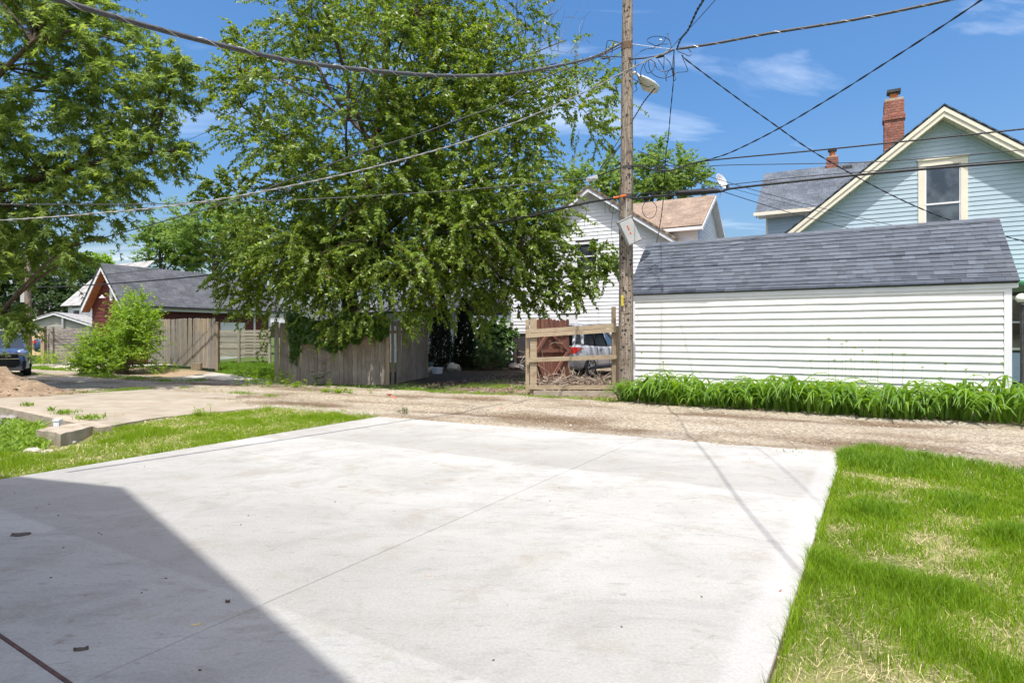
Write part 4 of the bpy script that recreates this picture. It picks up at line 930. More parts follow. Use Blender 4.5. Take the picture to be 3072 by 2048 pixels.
# brush pile
rb = np.random.default_rng(21); mb = MB()
for i in range(340):
    x = rb.uniform(.55, 2.45); y = GY_ + rb.uniform(.15, 1.0); z = rb.uniform(.02, .40) * (1 - .35 * abs(x - 1.3)); l = rb.uniform(.25, .8)
    a = rb.uniform(0, 2 * math.pi); d = np.array([math.cos(a), math.sin(a) * .5, rb.normal(.1, .45)]); d /= np.linalg.norm(d); bend = rb.normal(0, .18, 3)
    pts = [np.array([x, y, z]) + d * l * (t - .5) + bend * (t - .5) ** 2 * 2 for t in (0, .25, .5, .75, 1)]
    for q in pts: q[2] = max(q[2], .01); q[1] = max(q[1], GY_ + .1)
    mb.tube(pts, np.linspace(rb.uniform(.006, .014), .004, 5), 4)
for px0, py0, px1, py1 in ((1622, 1150, 1612, 1010), (1640, 1160, 1618, 1010), (1612, 1030, 1560, 1090), (1600, 1070, 1552, 1100), (1640, 1085, 1556, 1052), (1615, 1010, 1640, 985), (1720, 1140, 1706, 1080), (1600, 1085, 1720, 1180), (1690, 1030, 1640, 1040)):
    p0, p1 = P(px0, py0, GY_ + .2), P(px1, py1, GY_ + .12); m_ = (p0 + p1) / 2 + np.append(rb.normal(0, .05, 2) * [1, .2], .06)
    mb.tube(catmull([p0, m_, p1], 5), np.linspace(.010, .004, 11), 5)
stuff('brush_pile', mb.V, mb.F, M['stick'], 'tangled heap of bare cut branches behind the rail gate', 'brush pile')

# ============================================================ POLES AND LINES
PY = 13.7; PX = (1877 - CX) / FPX * PY; POLE = np.array([PX, PY])
pole = thing('utility_pole', 'tall weathered wooden utility pole beside the rail gate', 'utility pole', (PX, PY, 0))
zs = np.linspace(-.3, 11.2, 60); V = []; nseg = 28
for z in zs:
    r_ = .172 - .0061 * z; cx_ = PX + .0045 * z
    for j in range(nseg):
        t = j / nseg * 2 * math.pi; rr_ = r_ * (1 + .022 * math.sin(7 * t + z * .3) + .018 * math.sin(13 * t + 2 + .5 * math.sin(z)) + .012 * math.sin(23 * t + z * 1.3))
        V.append((cx_ + rr_ * math.cos(t), PY + rr_ * math.sin(t), z))
F = [(i * nseg + j, i * nseg + (j + 1) % nseg, (i + 1) * nseg + (j + 1) % nseg, (i + 1) * nseg + j) for i in range(59) for j in range(nseg)] + [tuple(59 * nseg + j for j in range(nseg))]
part('shaft', V, F, M['pole_wood'], pole, smooth_=True)
front = PY - .175
def plate(name, mat, px0, px1, py0, py1, Y, th, parent):
    a = P(px0, py1, Y); mb = MB(); mb.box(a, (P(px1, py1, Y) - a), (0, -th, 0), (0, 0, (P(px0, py0, Y) - a)[2])); return mb.part(name, mat, parent)
tg = plate('number_tag', M['yellow'], 1864, 1869.5, 886, 917, front + .02, .012, pole); tg['label'] = 'narrow yellow tag with dark vertical lettering'
for i, yy in enumerate((888.5, 892, 895.5, 899, 902.5, 906, 909.5, 913)):
    a = P(1865.6, yy + 1.1, front + .006); mb = MB(); mb.box(a, (.017 + .004 * (i % 3), 0, 0), (0, -.003, 0), (0, 0, .009)); part('lettering', mb.V, mb.F, M['print'], tg)
for px_, y0, y1, mt in ((1882, 760, 905, 'alu'), (1884.5, 905, 1150, 'black_cable'), (1879, 600, 680, 'alu'), (1858, 560, 900, 'grey_cable')):
    V, F = tube([P(px_, y0, front + .03), P(px_ + .6, (y0 + y1) / 2, front + .028), P(px_, y1, front + .03)], .010, 6); part('riser_wire', V, F, M[mt], pole)
for py_ in (820, 930, 948, 962, 975): V, F = lathe([(.012, 0), (.012, .02), (.004, .024)], P(1866 + py_ % 7, py_, front + .01), (0, -1, 0), 8); part('bolt', V, F, M['alu'], pole)
for py_, hh in ((141, .16), (505, .07), (592, .10)):                  # clamps and brackets
    rr_ = .172 - .0061 * P(0, py_, PY)[2] + .008; V, F = lathe([(rr_, -hh / 2), (rr_, hh / 2)], (PX + .03, PY, P(0, py_, PY)[2]), n=18); part('clamp', V, F, M['metal_dark'] if py_ > 500 else M['band'], pole)
# tilted cabinet
cb = thing('utility_cabinet', 'light grey metal box hanging crooked on the utility pole', 'utility box', P(1887, 697, front - .1))
rot = math.radians(25); ca, sa = math.cos(rot), math.sin(rot); ccen = P(1889, 695, front - .16)
ex = np.array([ca, -.12, sa]); ex /= np.linalg.norm(ex); ez = np.array([-sa, .0, ca]); ey = np.cross(ez, ex); ez = np.cross(ex, ey)
wq, hq, dq = .30, .56, .22
mb = MB(); mb.cbx(ccen, ex * wq, ey * dq, ez * hq); mb.part('body', M['cabinet'], cb)
mb = MB(); mb.cbx(ccen + ez * (hq / 2 + .012), ex * (wq + .04), ey * (dq + .04), ez * .024); mb.part('lid', M['cabinet'], cb)
mb = MB(); mb.cbx(ccen - ey * (dq / 2 + .006), ex * (wq - .03), ey * .012, ez * (hq - .03)); mb.part('door', M['cabinet'], cb)
mb = MB(); mb.cbx(ccen - ex * (wq / 2 + .012) + ey * .03, ex * .024, ey * .05, ez * hq * .96); mb.part('hinge_flange', M['cabinet'], cb)
fr_ = ccen - ey * (dq / 2 + .0145)
for cz, hh, ww, k in ((.08, .115, .028, 4), (-.045, .045, .032, 1)):
    mb = MB(); mb.cbx(fr_ + ez * cz - ex * .01, ex * ww, ey * .003, ez * hh); lb = mb.part('sticker', M['orange'], cb)
    for i in range(k): q = MB(); q.cbx(fr_ + ez * (cz + (i - (k - 1) / 2) * .026) - ex * .01 - ey * .003, ex * ww * .55, ey * .002, ez * .013); part('lettering', q.V, q.F, M['print'], lb)
mb = MB(); mb.cbx(ccen + ez * (hq / 2 + .03) - ex * .01, ex * .07, ey * .06, ez * .05); mb.part('latch', M['black_plastic'], cb)
# street light
sl0 = P(1897, 226, PY); hd = np.array([.64, .74, -.12]); hd /= np.linalg.norm(hd)
sL = thing('street_light', 'grey cobra-head street light on the utility pole', 'street light', sl0)
h0 = P(1920, 232, PY - .05)
V, F = tube(catmull([sl0 + np.array([-.1, .05, -.06]), sl0 + np.array([.03, -.05, .03]), (sl0 + h0) / 2 + Zv * .06, h0], 6), .03, 10); part('arm', V, F, M['lamp_shell'], sL, smooth_=True)
sd = np.cross(hd, Zv); sd /= np.linalg.norm(sd); upv = np.cross(sd, hd)
def shell(profile, nseg, top):
    V = []
    for (s, w, ht) in profile:
        for j in range(nseg + 1):
            t = math.pi * j / nseg; V.append(h0 + hd * s + sd * w * math.cos(t) + upv * (ht * math.sin(t) * (1 if top else -1)))
    k = nseg + 1; F = [(i * k + j, i * k + j + 1, (i + 1) * k + j + 1, (i + 1) * k + j) for i in range(len(profile) - 1) for j in range(nseg)]
    return V, F
pr = [(-.02, .05, .05), (.06, .085, .07), (.22, .14, .09), (.42, .18, .10), (.60, .175, .085), (.71, .12, .05), (.75, .02, .01)]
V, F = shell(pr, 12, True); part('housing', V, F, M['lamp_shell'], sL, smooth_=True)
V, F = shell([(s, w * 1.0, .03 if s < .18 else (.12 * math.sin(min(1, (s - .16) / .40) * math.pi * .9) + .03)) for s, w, h in pr], 12, False); part('lens', V, F, M['lamp_glass'], sL, smooth_=True)

def wire(name, label, pts, A, B, r=.012, mat='black_cable', group=None, twist=0, lash=None, k=8, wob=0.0):
    """pts: photo points of the line; A-B: the straight line it follows on the map"""
    A = np.asarray(A, dtype=float); B = np.asarray(B, dtype=float); d = B - A; out = []
    for (px_, py_) in pts:
        kx = (px_ - CX) / FPX; t = (kx * A[1] - A[0]) / (d[0] - kx * d[1]); q = A + d * t
        out.append((q[0], q[1], CAMZ + (HY - py_) / FPX * q[1]))
    c_ = catmull(out, k)
    if wob:
        c_ = c_ + np.stack([wob * np.sin(np.arange(len(c_)) * .9), 0 * np.arange(len(c_)), wob * np.cos(np.arange(len(c_)) * 1.3)], 1) * np.sin(np.linspace(0, math.pi, len(c_)))[:, None]
    if twist:
        l = np.concatenate([[0], np.cumsum(np.linalg.norm(np.diff(c_, axis=0), axis=1))]); n_ = int(l[-1] / .09); s = np.linspace(0, l[-1], n_)
        c2 = np.stack([np.interp(s, l, c_[:, i]) for i in range(3)], 1); _, a, b = frame_of(c2[-1] - c2[0]); mb = MB()
        for q in range(twist):
            ph = s / .55 * 2 * math.pi + q * 2 * math.pi / twist; mb.tube(c2 + (np.cos(ph)[:, None] * a + np.sin(ph)[:, None] * b) * r * .62, r * .6, 5)
        o = solo(name, mb.V, mb.F, M[mat], label, 'cable', group)
    else:
        V, F = tube(c_, r, 6); o = solo(name, V, F, M[mat], label, 'cable', group, smooth_=True)
    if lash:
        l = np.concatenate([[0], np.cumsum(np.linalg.norm(np.diff(c_, axis=0), axis=1))]); n_ = int(l[-1] / .045); s = np.linspace(0, l[-1], n_)
        c2 = np.stack([np.interp(s, l, c_[:, i]) for i in range(3)], 1); _, a, b = frame_of(c2[-1] - c2[0]); ph = s / lash * 2 * math.pi
        V, F = tube(c2 + (np.cos(ph)[:, None] * a + np.sin(ph)[:, None] * b) * r * 1.08, .0035, 4); part('lashing_wire', V, F, M['alu'], o)
    return out
al = lambda u: W(u, 13.24)[:2]                                        # the pole line along the alley
pa = np.array([PX + .03, PY])
node = W(*toun(*P(2022, 148, 13.0)[:2]))[:2]
wire('service_cable', 'thick lashed cable sagging across the top from pole to upper left', [(1866, 128), (1800, 163), (1737, 184), (1567, 217), (1410, 228), (1214, 221), (914, 189), (670, 138), (424, 74), (187, 4), (-60, -75), (-420, -190)], pa, (-5, 4.05), .026, 'grey_cable', lash=.42)
wire('service_cable', 'lashed cable rising from the wire tangle to the top right', [(2030, 148), (2150, 130), (2300, 102), (2560, 60), (2860, -2), (3200, -80)], node, al(-14), .026, 'grey_cable', lash=.40)
wire('power_line', 'twisted aluminium line crossing the tree from tangle to far left', [(2020, 148), (1950, 178), (1865, 219), (1780, 264), (1600, 345), (1400, 422), (1200, 480), (1000, 530), (768, 578), (600, 606), (380, 632), (0, 661), (-300, 665)], node, (-9.8, 11.5), .015, 'dull_alu', twist=2)
wire('drop_cable', 'dark cable from pole top through the crown down to far left', [(1868, 138), (1791, 172), (1600, 249), (1502, 313), (1400, 350), (1250, 405), (1091, 455), (900, 528), (735, 590), (540, 650), (340, 705), (100, 770)], pa, (-12.5, 15.2), .013, 'grey_cable')
wire('strand_cable', 'thin level strand from far left to the white amplifier box', [(-60, 613), (380, 613), (768, 604), (1000, 594), (1400, 569), (1690, 541), (1770, 537)], (-9.9, 11.6), al(4.6), .009, 'grey_cable')
wire('strand_cable', 'black strand from amplifier box past the pole to the right', [(1770, 536), (1810, 522), (1850, 507), (1880, 501), (1920, 499), (1960, 509), (2000, 512), (2040, 505), (2085, 488), (2200, 474), (2400, 456), (2640, 432), (3072, 387), (3300, 360)], al(4.9), al(-12), .015, 'black_cable')
wire('strand_cable', 'thin wire level with the small chimney', [(1905, 495), (2100, 499), (2200, 495), (2636, 485), (3072, 450), (3300, 430)], al(4.2), al(-12), .008, 'black_cable')
wire('trunk_cable', 'thick black trunk cable running right from pole across the blue house', [(1870, 600), (1920, 594), (2000, 586), (2085, 583), (2160, 575), (2200, 565), (2380, 545), (2583, 524), (2800, 505), (3072, 484), (3300, 465)], al(4.3), al(-12), .024, 'black_cable')
wire('trunk_cable', 'black messenger wire just above the trunk cable', [(1870, 588), (1960, 578), (2050, 572), (2160, 560), (2200, 553), (2400, 531), (2583, 516), (3072, 477), (3300, 457)], al(4.3), al(-12), .008, 'black_cable')
wire('trunk_cable', 'thick black trunk cable from pole left through the crown to the far pole', [(1868, 592), (1780, 605), (1700, 622), (1560, 655), (1330, 700), (1205, 725), (1000, 765), (679, 818), (450, 842), (223, 858), (90, 862)], al(4.5), al(32.3), .026, 'black_cable')
wire('trunk_cable', 'thin dark wire over the red garage roof', [(1700, 618), (1400, 680), (1000, 745), (741, 774), (520, 800), (290, 827), (90, 850)], al(5.5), al(32.3), .010, 'black_cable')
wire('trunk_cable', 'slack cable between amplifier box and tree crown', [(1760, 545), (1700, 580), (1640, 586), (1580, 575), (1450, 600), (1240, 660)], al(5), al(14), .010, 'black_cable')
wire('drop_cable', 'long wire slanting from pole up to the top right corner', [(2080, 490), (2130, 478), (2200, 454), (2334, 387), (2490, 295), (2640, 200), (2800, 97), (2945, 0), (3060, -85)], W(3.2, 13.2)[:2], P(2945, 0, 7.2)[:2], .012, 'black_cable', twist=2)
wire('drop_cable', 'wire sloping down right from the tangle across the blue gable', [(2045, 165), (2065, 185), (2200, 286), (2320, 372), (2430, 449), (2567, 529), (2720, 607), (2858, 663), (3009, 707), (3072, 724), (3160, 745)], node, P(3072, 0, 15.2)[:2], .014, 'black_cable', twist=2)
wire('drop_cable', 'thin wire falling right to the garage ridge, upper of three', [(1914, 452), (2060, 508), (2200, 552), (2340, 592), (2468, 625), (2686, 678)], pa, W(-1.6, 21.0)[:2], .007, 'black_cable')
wire('drop_cable', 'thin wire falling right to the garage ridge, middle of three', [(1914, 456), (2060, 518), (2200, 566), (2420, 625), (2640, 676)], pa, W(-1.2, 21.2)[:2], .005, 'black_cable')
wire('drop_cable', 'thin wire falling right to the garage ridge, lowest of three', [(2006, 513), (2100, 551), (2200, 585), (2380, 641), (2563, 690)], pa + [.5, .2], W(-.2, 21.0)[:2], .009, 'black_cable')
wire('drop_cable', 'crinkled wire hanging nearly straight down right of the pole', [(2022, 150), (2021, 230), (2012, 330), (2004, 420), (1998, 459), (1993, 540), (1990, 597), (1980, 675), (1969, 731), (1960, 790)], node, P(1966, 0, 18.5)[:2], .011, 'black_cable', twist=2)
wire('drop_cable', 'crinkled cable rising overhead from the tangle', [(2030, 148), (2042, 118), (2063, 92), (2078, 60), (2092, 30), (2110, 0), (2140, -60)], node, P(2140, 0, 7.6)[:2], .018, 'black_cable', twist=2)
# the same cable goes on over the pad to the house, and a thinner one beside it: their shadows cross the concrete
q0 = np.array(P(2140, -60, 7.6)); V, F = tube(catmull([q0, (2.02, 4.4, 5.75), (1.6, 2.0, 5.9), (1.15, -1.6, 6.6)], 12), .011, 6); solo('overhead_cable', V, F, M['black_cable'], 'cable overhead whose shadow crosses the right of the pad', 'cable')
V, F = tube(catmull([(3.4, 13.1, 7.6), (3.05, 8.0, 6.3), (2.75, 4.5, 5.9), (1.4, -1.5, 6.4)], 12), .006, 6); solo('overhead_cable', V, F, M['black_cable'], 'thinner overhead cable casting the fainter line near the pad edge', 'cable')
wire('drop_cable', 'dark line slanting behind the pole from lamp to white gable', [(1965, 265), (1930, 308), (1898, 360), (1860, 415), (1800, 505), (1740, 590), (1690, 650)], pa + [.1, -.05], W(9.2, 24.3)[:2], .012, 'black_cable', twist=2)
wire('drop_cable', 'faint thin wire high between the two big trees', [(520, 440), (600, 405), (690, 365), (780, 325)], P(520, 0, 24)[:2], P(780, 0, 20)[:2], .008, 'black_cable')
wire('jumper_wire', 'pale short wire from pole to the wire tangle', [(1876, 131), (1905, 134), (1935, 138), (1980, 144), (2022, 149)], pa, node, .008, 'alu')
wire('jumper_wire', 'black splice line just below the pale jumper', [(1785, 173), (1820, 170), (1868, 172), (1910, 176), (1960, 170), (1995, 163), (2022, 150)], al(5.2), node, .010, 'black_cable')
# sleeves, splices
def cyl(name, label, p0, p1, r, mat, cat='splice', n=10):
    V, F = tube([p0, np.asarray(p0) * .94 + np.asarray(p1) * .06, np.asarray(p0) * .06 + np.asarray(p1) * .94, p1], [r * .6, r, r, r * .6], n); return solo(name, V, F, M[mat], label, cat, smooth_=False)
def alp(px_, py_): 
    kx = (px_ - CX) / FPX; A, d = al(4.3), al(-12) - al(4.3); t = (kx * A[1] - A[0]) / (d[0] - kx * d[1]); q = A + d * t; return np.array([q[0], q[1], CAMZ + (HY - py_) / FPX * q[1]])
cyl('splice_case', 'long black splice case on the trunk cable right of the pole', alp(2028, 579), alp(2160, 572), .055, 'black_cable')
for i, (x0, y0) in enumerate(((1960, 576), (2005, 572), (2182, 556), (1915, 588))):
    mb = MB(); c_ = alp(x0, y0 + 5); mb.cbx(c_, U * .05, N * .04, Zv * .09); mb.solo('cable_spacer', M['black_plastic'], 'small black spacer clip on the trunk cable right of the pole', 'clip', group='trunk cable spacers')
cyl('cable_guard', 'orange and white guard sleeve on the trunk cable at the pole', alp(1836, 600) + [0, -.2, 0], alp(1874, 592) + [0, -.2, 0], .022, 'orange')
ab = P(1776, 536, 14.0); mb = MB(); mb.cbx(ab, np.array([.26, -.05, .07]), (0.02, .1, 0), (-.02, 0, .085)); mb.cbx(ab + [-.02, -.06, .0], np.array([.18, -.04, .05]), (0, .02, 0), (-.01, 0, .05)); mb.solo('amplifier_box', M['alu'], 'small pale amplifier box on the strand left of the pole', 'utility box')
cyl('splice_sleeve', 'black splice block in the wire tangle', P(1968, 172, 13.1), P(1992, 166, 13.1), .035, 'black_cable')
cyl('splice_sleeve', 'black sleeve on the line at the pole, right side', P(1890, 178, 13.4), P(1940, 174, 13.3), .018, 'black_cable')
cyl('splice_sleeve', 'black sleeve on the line left of the pole', P(1806, 176, 13.5), P(1832, 173, 13.5), .02, 'black_cable')
cyl('connector', 'small pale connector above the wire tangle', P(1978, 121, 13.1), P(1985, 121, 13.1), .02, 'alu')
# loops of slack: one tangle
tb = MB()
def loop(pts, Y=13.05, r=.006, k=6):
    global tb
    c_ = catmull([P(a, b, Y + .05 * math.sin(i * 1.7)) for i, (a, b) in enumerate(pts)], k); tb.tube(c_, r, 5)
c3 = lambda L_: [(1780 + x * 400 / 2352, 60 + y * 260 / 1529) for x, y in L_]
for L_ in ([(960, 700), (905, 830), (960, 940), (1060, 880), (1080, 760), (1010, 700)], [(975, 720), (990, 870), (1080, 980), (1240, 1030), (1400, 980), (1480, 930), (1640, 915), (1660, 870), (1565, 650)],
           [(1080, 740), (1120, 850), (1240, 915), (1330, 890), (1390, 850), (1430, 920), (1460, 1010), (1430, 1075), (1410, 1000), (1360, 780), (1280, 680)], [(1140, 700), (1220, 820), (1270, 960), (1290, 1080), (1280, 1020), (1330, 900), (1420, 850)],
           [(1250, 640), (1245, 760), (1240, 880)], [(650, 700), (620, 820), (650, 980), (780, 1090), (930, 1170), (1060, 1160)], [(745, 710), (740, 850), (800, 1030), (880, 1150), (980, 1185)], [(890, 780), (850, 870), (830, 970)],
           [(700, 1280), (770, 1230), (750, 1160), (790, 1060)], [(960, 390), (950, 350), (1010, 310), (1120, 290), (1250, 310), (1330, 350), (1370, 430)], [(970, 400), (1040, 430), (1110, 460), (1180, 440), (1250, 380), (1280, 300)],
           [(1040, 520), (1110, 460), (1200, 430), (1320, 430)], [(1300, 260), (1320, 250), (1350, 370), (1380, 500)], [(250, 640), (215, 600), (230, 480), (250, 380), (300, 365), (460, 400)], [(265, 740), (330, 580), (335, 480)],
           [(1660, 500), (1720, 570), (1700, 640), (1600, 600), (1490, 560)], [(740, 640), (820, 570), (920, 520), (1060, 500)], [(1420, 580), (1400, 760), (1400, 860), (1410, 960)]):
    loop(c3(L_), r=.0075)
stuff('wire_tangle', tb.V, tb.F, M['black_cable'], 'tangle of black slack loops beside the pole top', 'cable')
tb = MB()
for L_ in ([(1938, 600), (1926, 628), (1940, 653), (1962, 650), (1970, 622), (1955, 604), (1940, 606)], [(1830, 620), (1832, 612), (1848, 612), (1855, 630), (1840, 640), (1828, 630), (1833, 617)]): loop(L_, 13.4, .007)
for i in range(5):
    a = i * .6; loop([(1975 + 14 * math.cos(t_ + a) + 3 * i, 510 + 9 * math.sin(t_ + a)) for t_ in np.linspace(0, 2 * math.pi, 9)], 13.3, .005, 4)
for x_, y0, y1, x2 in ((1840, 620, 760, 1844), (1790, 545, 700, 1750), (1835, 520, 640, 1815)): loop([(x_, y0), ((x_ + x2) / 2 - 8, (y0 + y1) / 2), (x2, y1)], 13.9, .004)
stuff('slack_coils', tb.V, tb.F, M['black_cable'], 'small cable coils hanging at mid height on the pole', 'cable')

fp = thing('utility_pole', 'distant utility pole by the pine fence at far left', 'utility pole', P(84, 1065, 27.2) * [1, 1, 0])
fpb = P(84, 0, 27.2); V, F = tube([(fpb[0], fpb[1], z) for z in (-.2, 2, 4, 6, 8)], [.15, .14, .13, .12, .11], 14); part('shaft', V, F, M['pole_wood'], fp, smooth_=True)
mb = MB(); mb.cbx(P(71, 890, 27.1), (.19, 0, 0), (0, .15, 0), (0, 0, .5)); mb.part('meter_box', M['cabinet'], fp)
mb = MB(); mb.cbx(P(84, 862, 27.0), U * .8, N * .08, Zv * .08); mb.part('crossarm', M['metal_dark'], fp)

# ============================================================ VEHICLES
def car(name, label, origin, head, L_, Wd, stations, paint, wheel_r, axles, cabin, glass=True, group=None, ztop=None):
    """stations: (s from rear, half width sill, half width belt, z bottom, z belt); cabin: (s, half width top, z top) along the glasshouse"""
    h = np.array([head[0], head[1], 0.]); h /= np.linalg.norm(h); r = np.array([h[1], -h[0], 0]); o = np.array([origin[0], origin[1], origin[2]])
    t = thing(name, label, 'car', o, group)
    q = lambda s, y, z: o + h * s + r * y + Zv * z
    V = []; 
    for s, ws, wb_, zb, zt_ in stations:
        prof = [(-ws * .9, zb), (-ws, zb + .1), (-wb_ * 1.0, zb + (zt_ - zb) * .5), (-wb_ * .985, zt_ - .10), (-wb_ * .93, zt_ - .02), (-wb_ * .5, zt_ + .015), (0, zt_ + .02)]
        prof = prof + [(-y, z) for y, z in prof[-2::-1]]
        V += [q(s, y, z) for y, z in prof]
    k = 13; m_ = len(stations)
    F = [(i * k + j, i * k + (j + 1) % k, (i + 1) * k + (j + 1) % k, (i + 1) * k + j) for i in range(m_ - 1) for j in range(k)] + [tuple(range(k - 1, -1, -1)), tuple((m_ - 1) * k + j for j in range(k))]
    body = part('body', V, F, paint, t, smooth_=True)
    # glasshouse: (s at belt, s at top, half width belt, half width top, z belt, z top)
    cb, ct = cabin['belt'], cabin['top']
    V = [q(s, y * w, z) for (s, w, z) in cb for y in (-1, 1)] + [q(s, y * w, z) for (s, w, z) in ct for y in (-1, 1)]
    nb = len(cb); F = []
    for i in range(nb - 1):
        for y in (0, 1): a = 2 * i + y; b = 2 * (i + 1) + y; F.append((a, b, 2 * nb + b, 2 * nb + a))
    F += [(0, 1, 2 * nb + 1, 2 * nb), (2 * nb - 2, 2 * nb - 1, 4 * nb - 1, 4 * nb - 2)]
    part('windows', V, F, M['glass_car'], t)
    V = []
    for (s, w, z) in ct:
        for y, dz in ((-1.03, -.03), (-.97, .015), (-.5, .04), (.5, .04), (.97, .015), (1.03, -.03)): V.append(q(s, y * w, z + dz))
    F = [(i * 6 + j, i * 6 + j + 1, (i + 1) * 6 + j + 1, (i + 1) * 6 + j) for i in range(nb - 1) for j in range(5)]
    part('roof', V, F, paint, t, smooth_=True)
    for i in cabin['pillars']:
        for y in (-1, 1):
            a, b = q(cb[i][0], y * (cb[i][1] + .006), cb[i][2] - .02), q(ct[i][0], y * (ct[i][1] + .006), ct[i][2]); V, F = tube([a, (a + b) / 2 + r * y * .012, b], cabin.get('pr', .035), 6); part('pillar', V, F, paint, t)
    for s in axles:
        for y in (-1, 1):
            c_ = q(s, y * (Wd / 2 - .10), wheel_r); ax = r * y
            V, F = lathe([(wheel_r * 1.16, -.05), (wheel_r * 1.16, .088)], c_, ax, 24); part('wheel_arch', V, F, M['black_plastic'], t)
            V, F = lathe([(wheel_r * .6, -.1), (wheel_r * .94, -.1), (wheel_r, -.07), (wheel_r, .07), (wheel_r * .94, .10), (wheel_r * .66, .105)], c_, ax, 24); wh_ = part('wheel', V, F, M['tyre'], t)
            mb = MB(); _, a1, b1 = frame_of(ax)
            for i in range(7):
                g = i / 7 * 2 * math.pi; d_ = math.cos(g) * a1 + math.sin(g) * b1; e_ = np.cross(ax, d_); mb.box(c_ + ax * .095 - e_ * .028 + d_ * .03, d_ * wheel_r * .6, e_ * .056, ax * .018)
            V, F = lathe([(wheel_r * .60, .085), (wheel_r * .68, .112), (wheel_r * .63, .112), (wheel_r * .60, .09)], c_, ax, 24); mb.add(V, F)
            V, F = lathe([(.07, .09), (.06, .118), (.01, .12)], c_, ax, 10); mb.add(V, F); part('rim', mb.V, mb.F, M['rim'], wh_)
    return t, q, h, r
sh_ = (.55, .835); so = (1.16, 18.95, float(hgt(1.16, 18.95)) + .0)
suv, q, h, r = car('suv', 'silver sport utility vehicle parked behind the rail gate', so, sh_, 4.9, 1.96,
    [(0, .70, .80, .48, .95), (.06, .86, .90, .36, 1.06), (.30, .93, .965, .30, 1.10), (.9, .95, .985, .27, 1.08), (1.8, .95, .98, .26, 1.05), (3.0, .95, .98, .26, 1.02), (3.9, .93, .95, .28, 1.0), (4.6, .84, .88, .32, .86), (4.85, .66, .72, .40, .72)], M['silver'], .36, (1.03, 3.9),
    dict(belt=[(.08, .82, 1.02), (.55, .90, 1.12), (1.45, .93, 1.05), (2.35, .93, 1.03), (3.55, .86, 1.0)], top=[(.42, .68, 1.66), (.78, .72, 1.71), (1.45, .74, 1.74), (2.1, .74, 1.73), (2.55, .70, 1.66)], pillars=(0, 1, 4), pr=.05))
V, F = tube([q(1.45, .945, 1.06), q(1.45, .755, 1.73)], .018, 5); part('window_post', V, F, M['black_plastic'], suv)
V, F = tube([q(2.35, .945, 1.04), q(2.1, .755, 1.72)], .018, 5); part('window_post', V, F, M['black_plastic'], suv)
for y in (1, -1):
    pts = [(-.015, .46, .86), (-.015, .62, .80), (.0, .78, .80), (.12, .925, .84), (.42, .975, .95), (.36, .975, 1.0), (.12, .93, 1.01), (.02, .80, 1.02), (-.01, .6, 1.0)]
    V = [q(s, y * w, z) for s, w, z in pts] ; cen = q(-.01 - .03, y * .72, .91); cen2 = q(.2, y * .985, .93)
    V2 = [v + (-h * .02 + r * y * .018) for v in V]; mb = MB(); n_ = len(V); mb.add(V + V2, [(i, (i + 1) % n_, n_ + (i + 1) % n_, n_ + i) for i in range(n_)] + [(n_, n_ + 1, n_ + 8), (n_ + 1, n_ + 7, n_ + 8), (n_ + 1, n_ + 2, n_ + 7), (n_ + 2, n_ + 6, n_ + 7), (n_ + 2, n_ + 3, n_ + 6), (n_ + 3, n_ + 5, n_ + 6), (n_ + 3, n_ + 4, n_ + 5)])
    mb.part('tail_light', M['red_lens'], suv)
for s in (1.75, 2.75):
    mb = MB(); mb.cbx(q(s, .985, .92), h * .2, r * .04, Zv * .035); mb.part('door_handle', M['chrome'], suv)
for s, tilt in ((1.50, .0), (2.42, .0)): V, F = tube([q(s, .993, .36), q(s, .995, .7), q(s + .0, .968, 1.04)], .006, 4); part('door_seam', V, F, M['black_plastic'], suv)
mb = MB(); mb.box(q(.02, -.86, .42), r * 1.72, h * -.07, Zv * .22); mb.part('rear_bumper', M['silver'], suv)
V, F = tube([q(.9, .99, .33), q(3.4, .99, .33)], .05, 6); part('sill_trim', V, F, M['black_plastic'], suv)
V, F = lathe([(.10, 0), (.13, .05), (.1, .12)], q(3.1, 1.0, 1.08), r, 10); part('mirror', V, F, M['silver'], suv)

mo = P(42, 1122, 20.4); mo[2] = float(hgt(mo[0], mo[1])) + .02
hm = (.66, -.75); hq = np.array([hm[0], hm[1], 0]); L_m = 3.95
nose = np.array([P(-8, 0, 20.0)[0], 20.0, mo[2]]); morg = nose - hq * L_m
mini, q, h, r = car('hatchback', 'blue-grey hatchback with black grille at the left edge', morg, hm, L_m, 1.8,
    [(0, .7, .78, .42, .92), (.15, .82, .86, .32, 1.0), (.9, .88, .90, .28, 1.0), (2.4, .88, .90, .26, .99), (3.1, .87, .89, .28, .98), (3.55, .86, .87, .28, .96), (3.82, .82, .83, .30, .90), (3.93, .76, .77, .36, .80), (3.97, .66, .68, .42, .70)], M['mini_blue'], .32, (.72, 3.2),
    dict(belt=[(.12, .78, .98), (1.0, .82, .99), (1.9, .82, .98), (2.85, .78, .97)], top=[(.35, .62, 1.46), (1.0, .64, 1.5), (1.7, .64, 1.5), (2.15, .62, 1.46)], pillars=(0, 3)))
fx = 3.975
def hexp(w0, w1, z0, z1, z2, s, ext, mat, name):
    pts = [(-w0, z0), (w0, z0), (w1, z1), (w1 * .88, z2), (-w1 * .88, z2), (-w1, z1)]; mb = MB(); mb.prism([q(s, y, z) for y, z in pts], h * ext); return mb.part(name, mat, mini)
hexp(.62, .84, .24, .34, .84, fx - .12, .09, M['mini_grey'], 'bumper')
gr = hexp(.46, .60, .36, .46, .79, fx - .05, .07, M['black_plastic'], 'grille')
for z in (.42, .47, .52, .57): mb = MB(); mb.box(q(fx + .02, -.5, z), r * 1.0, h * .012, Zv * .012); part('grille_bar', mb.V, mb.F, M['metal_dark'], gr)
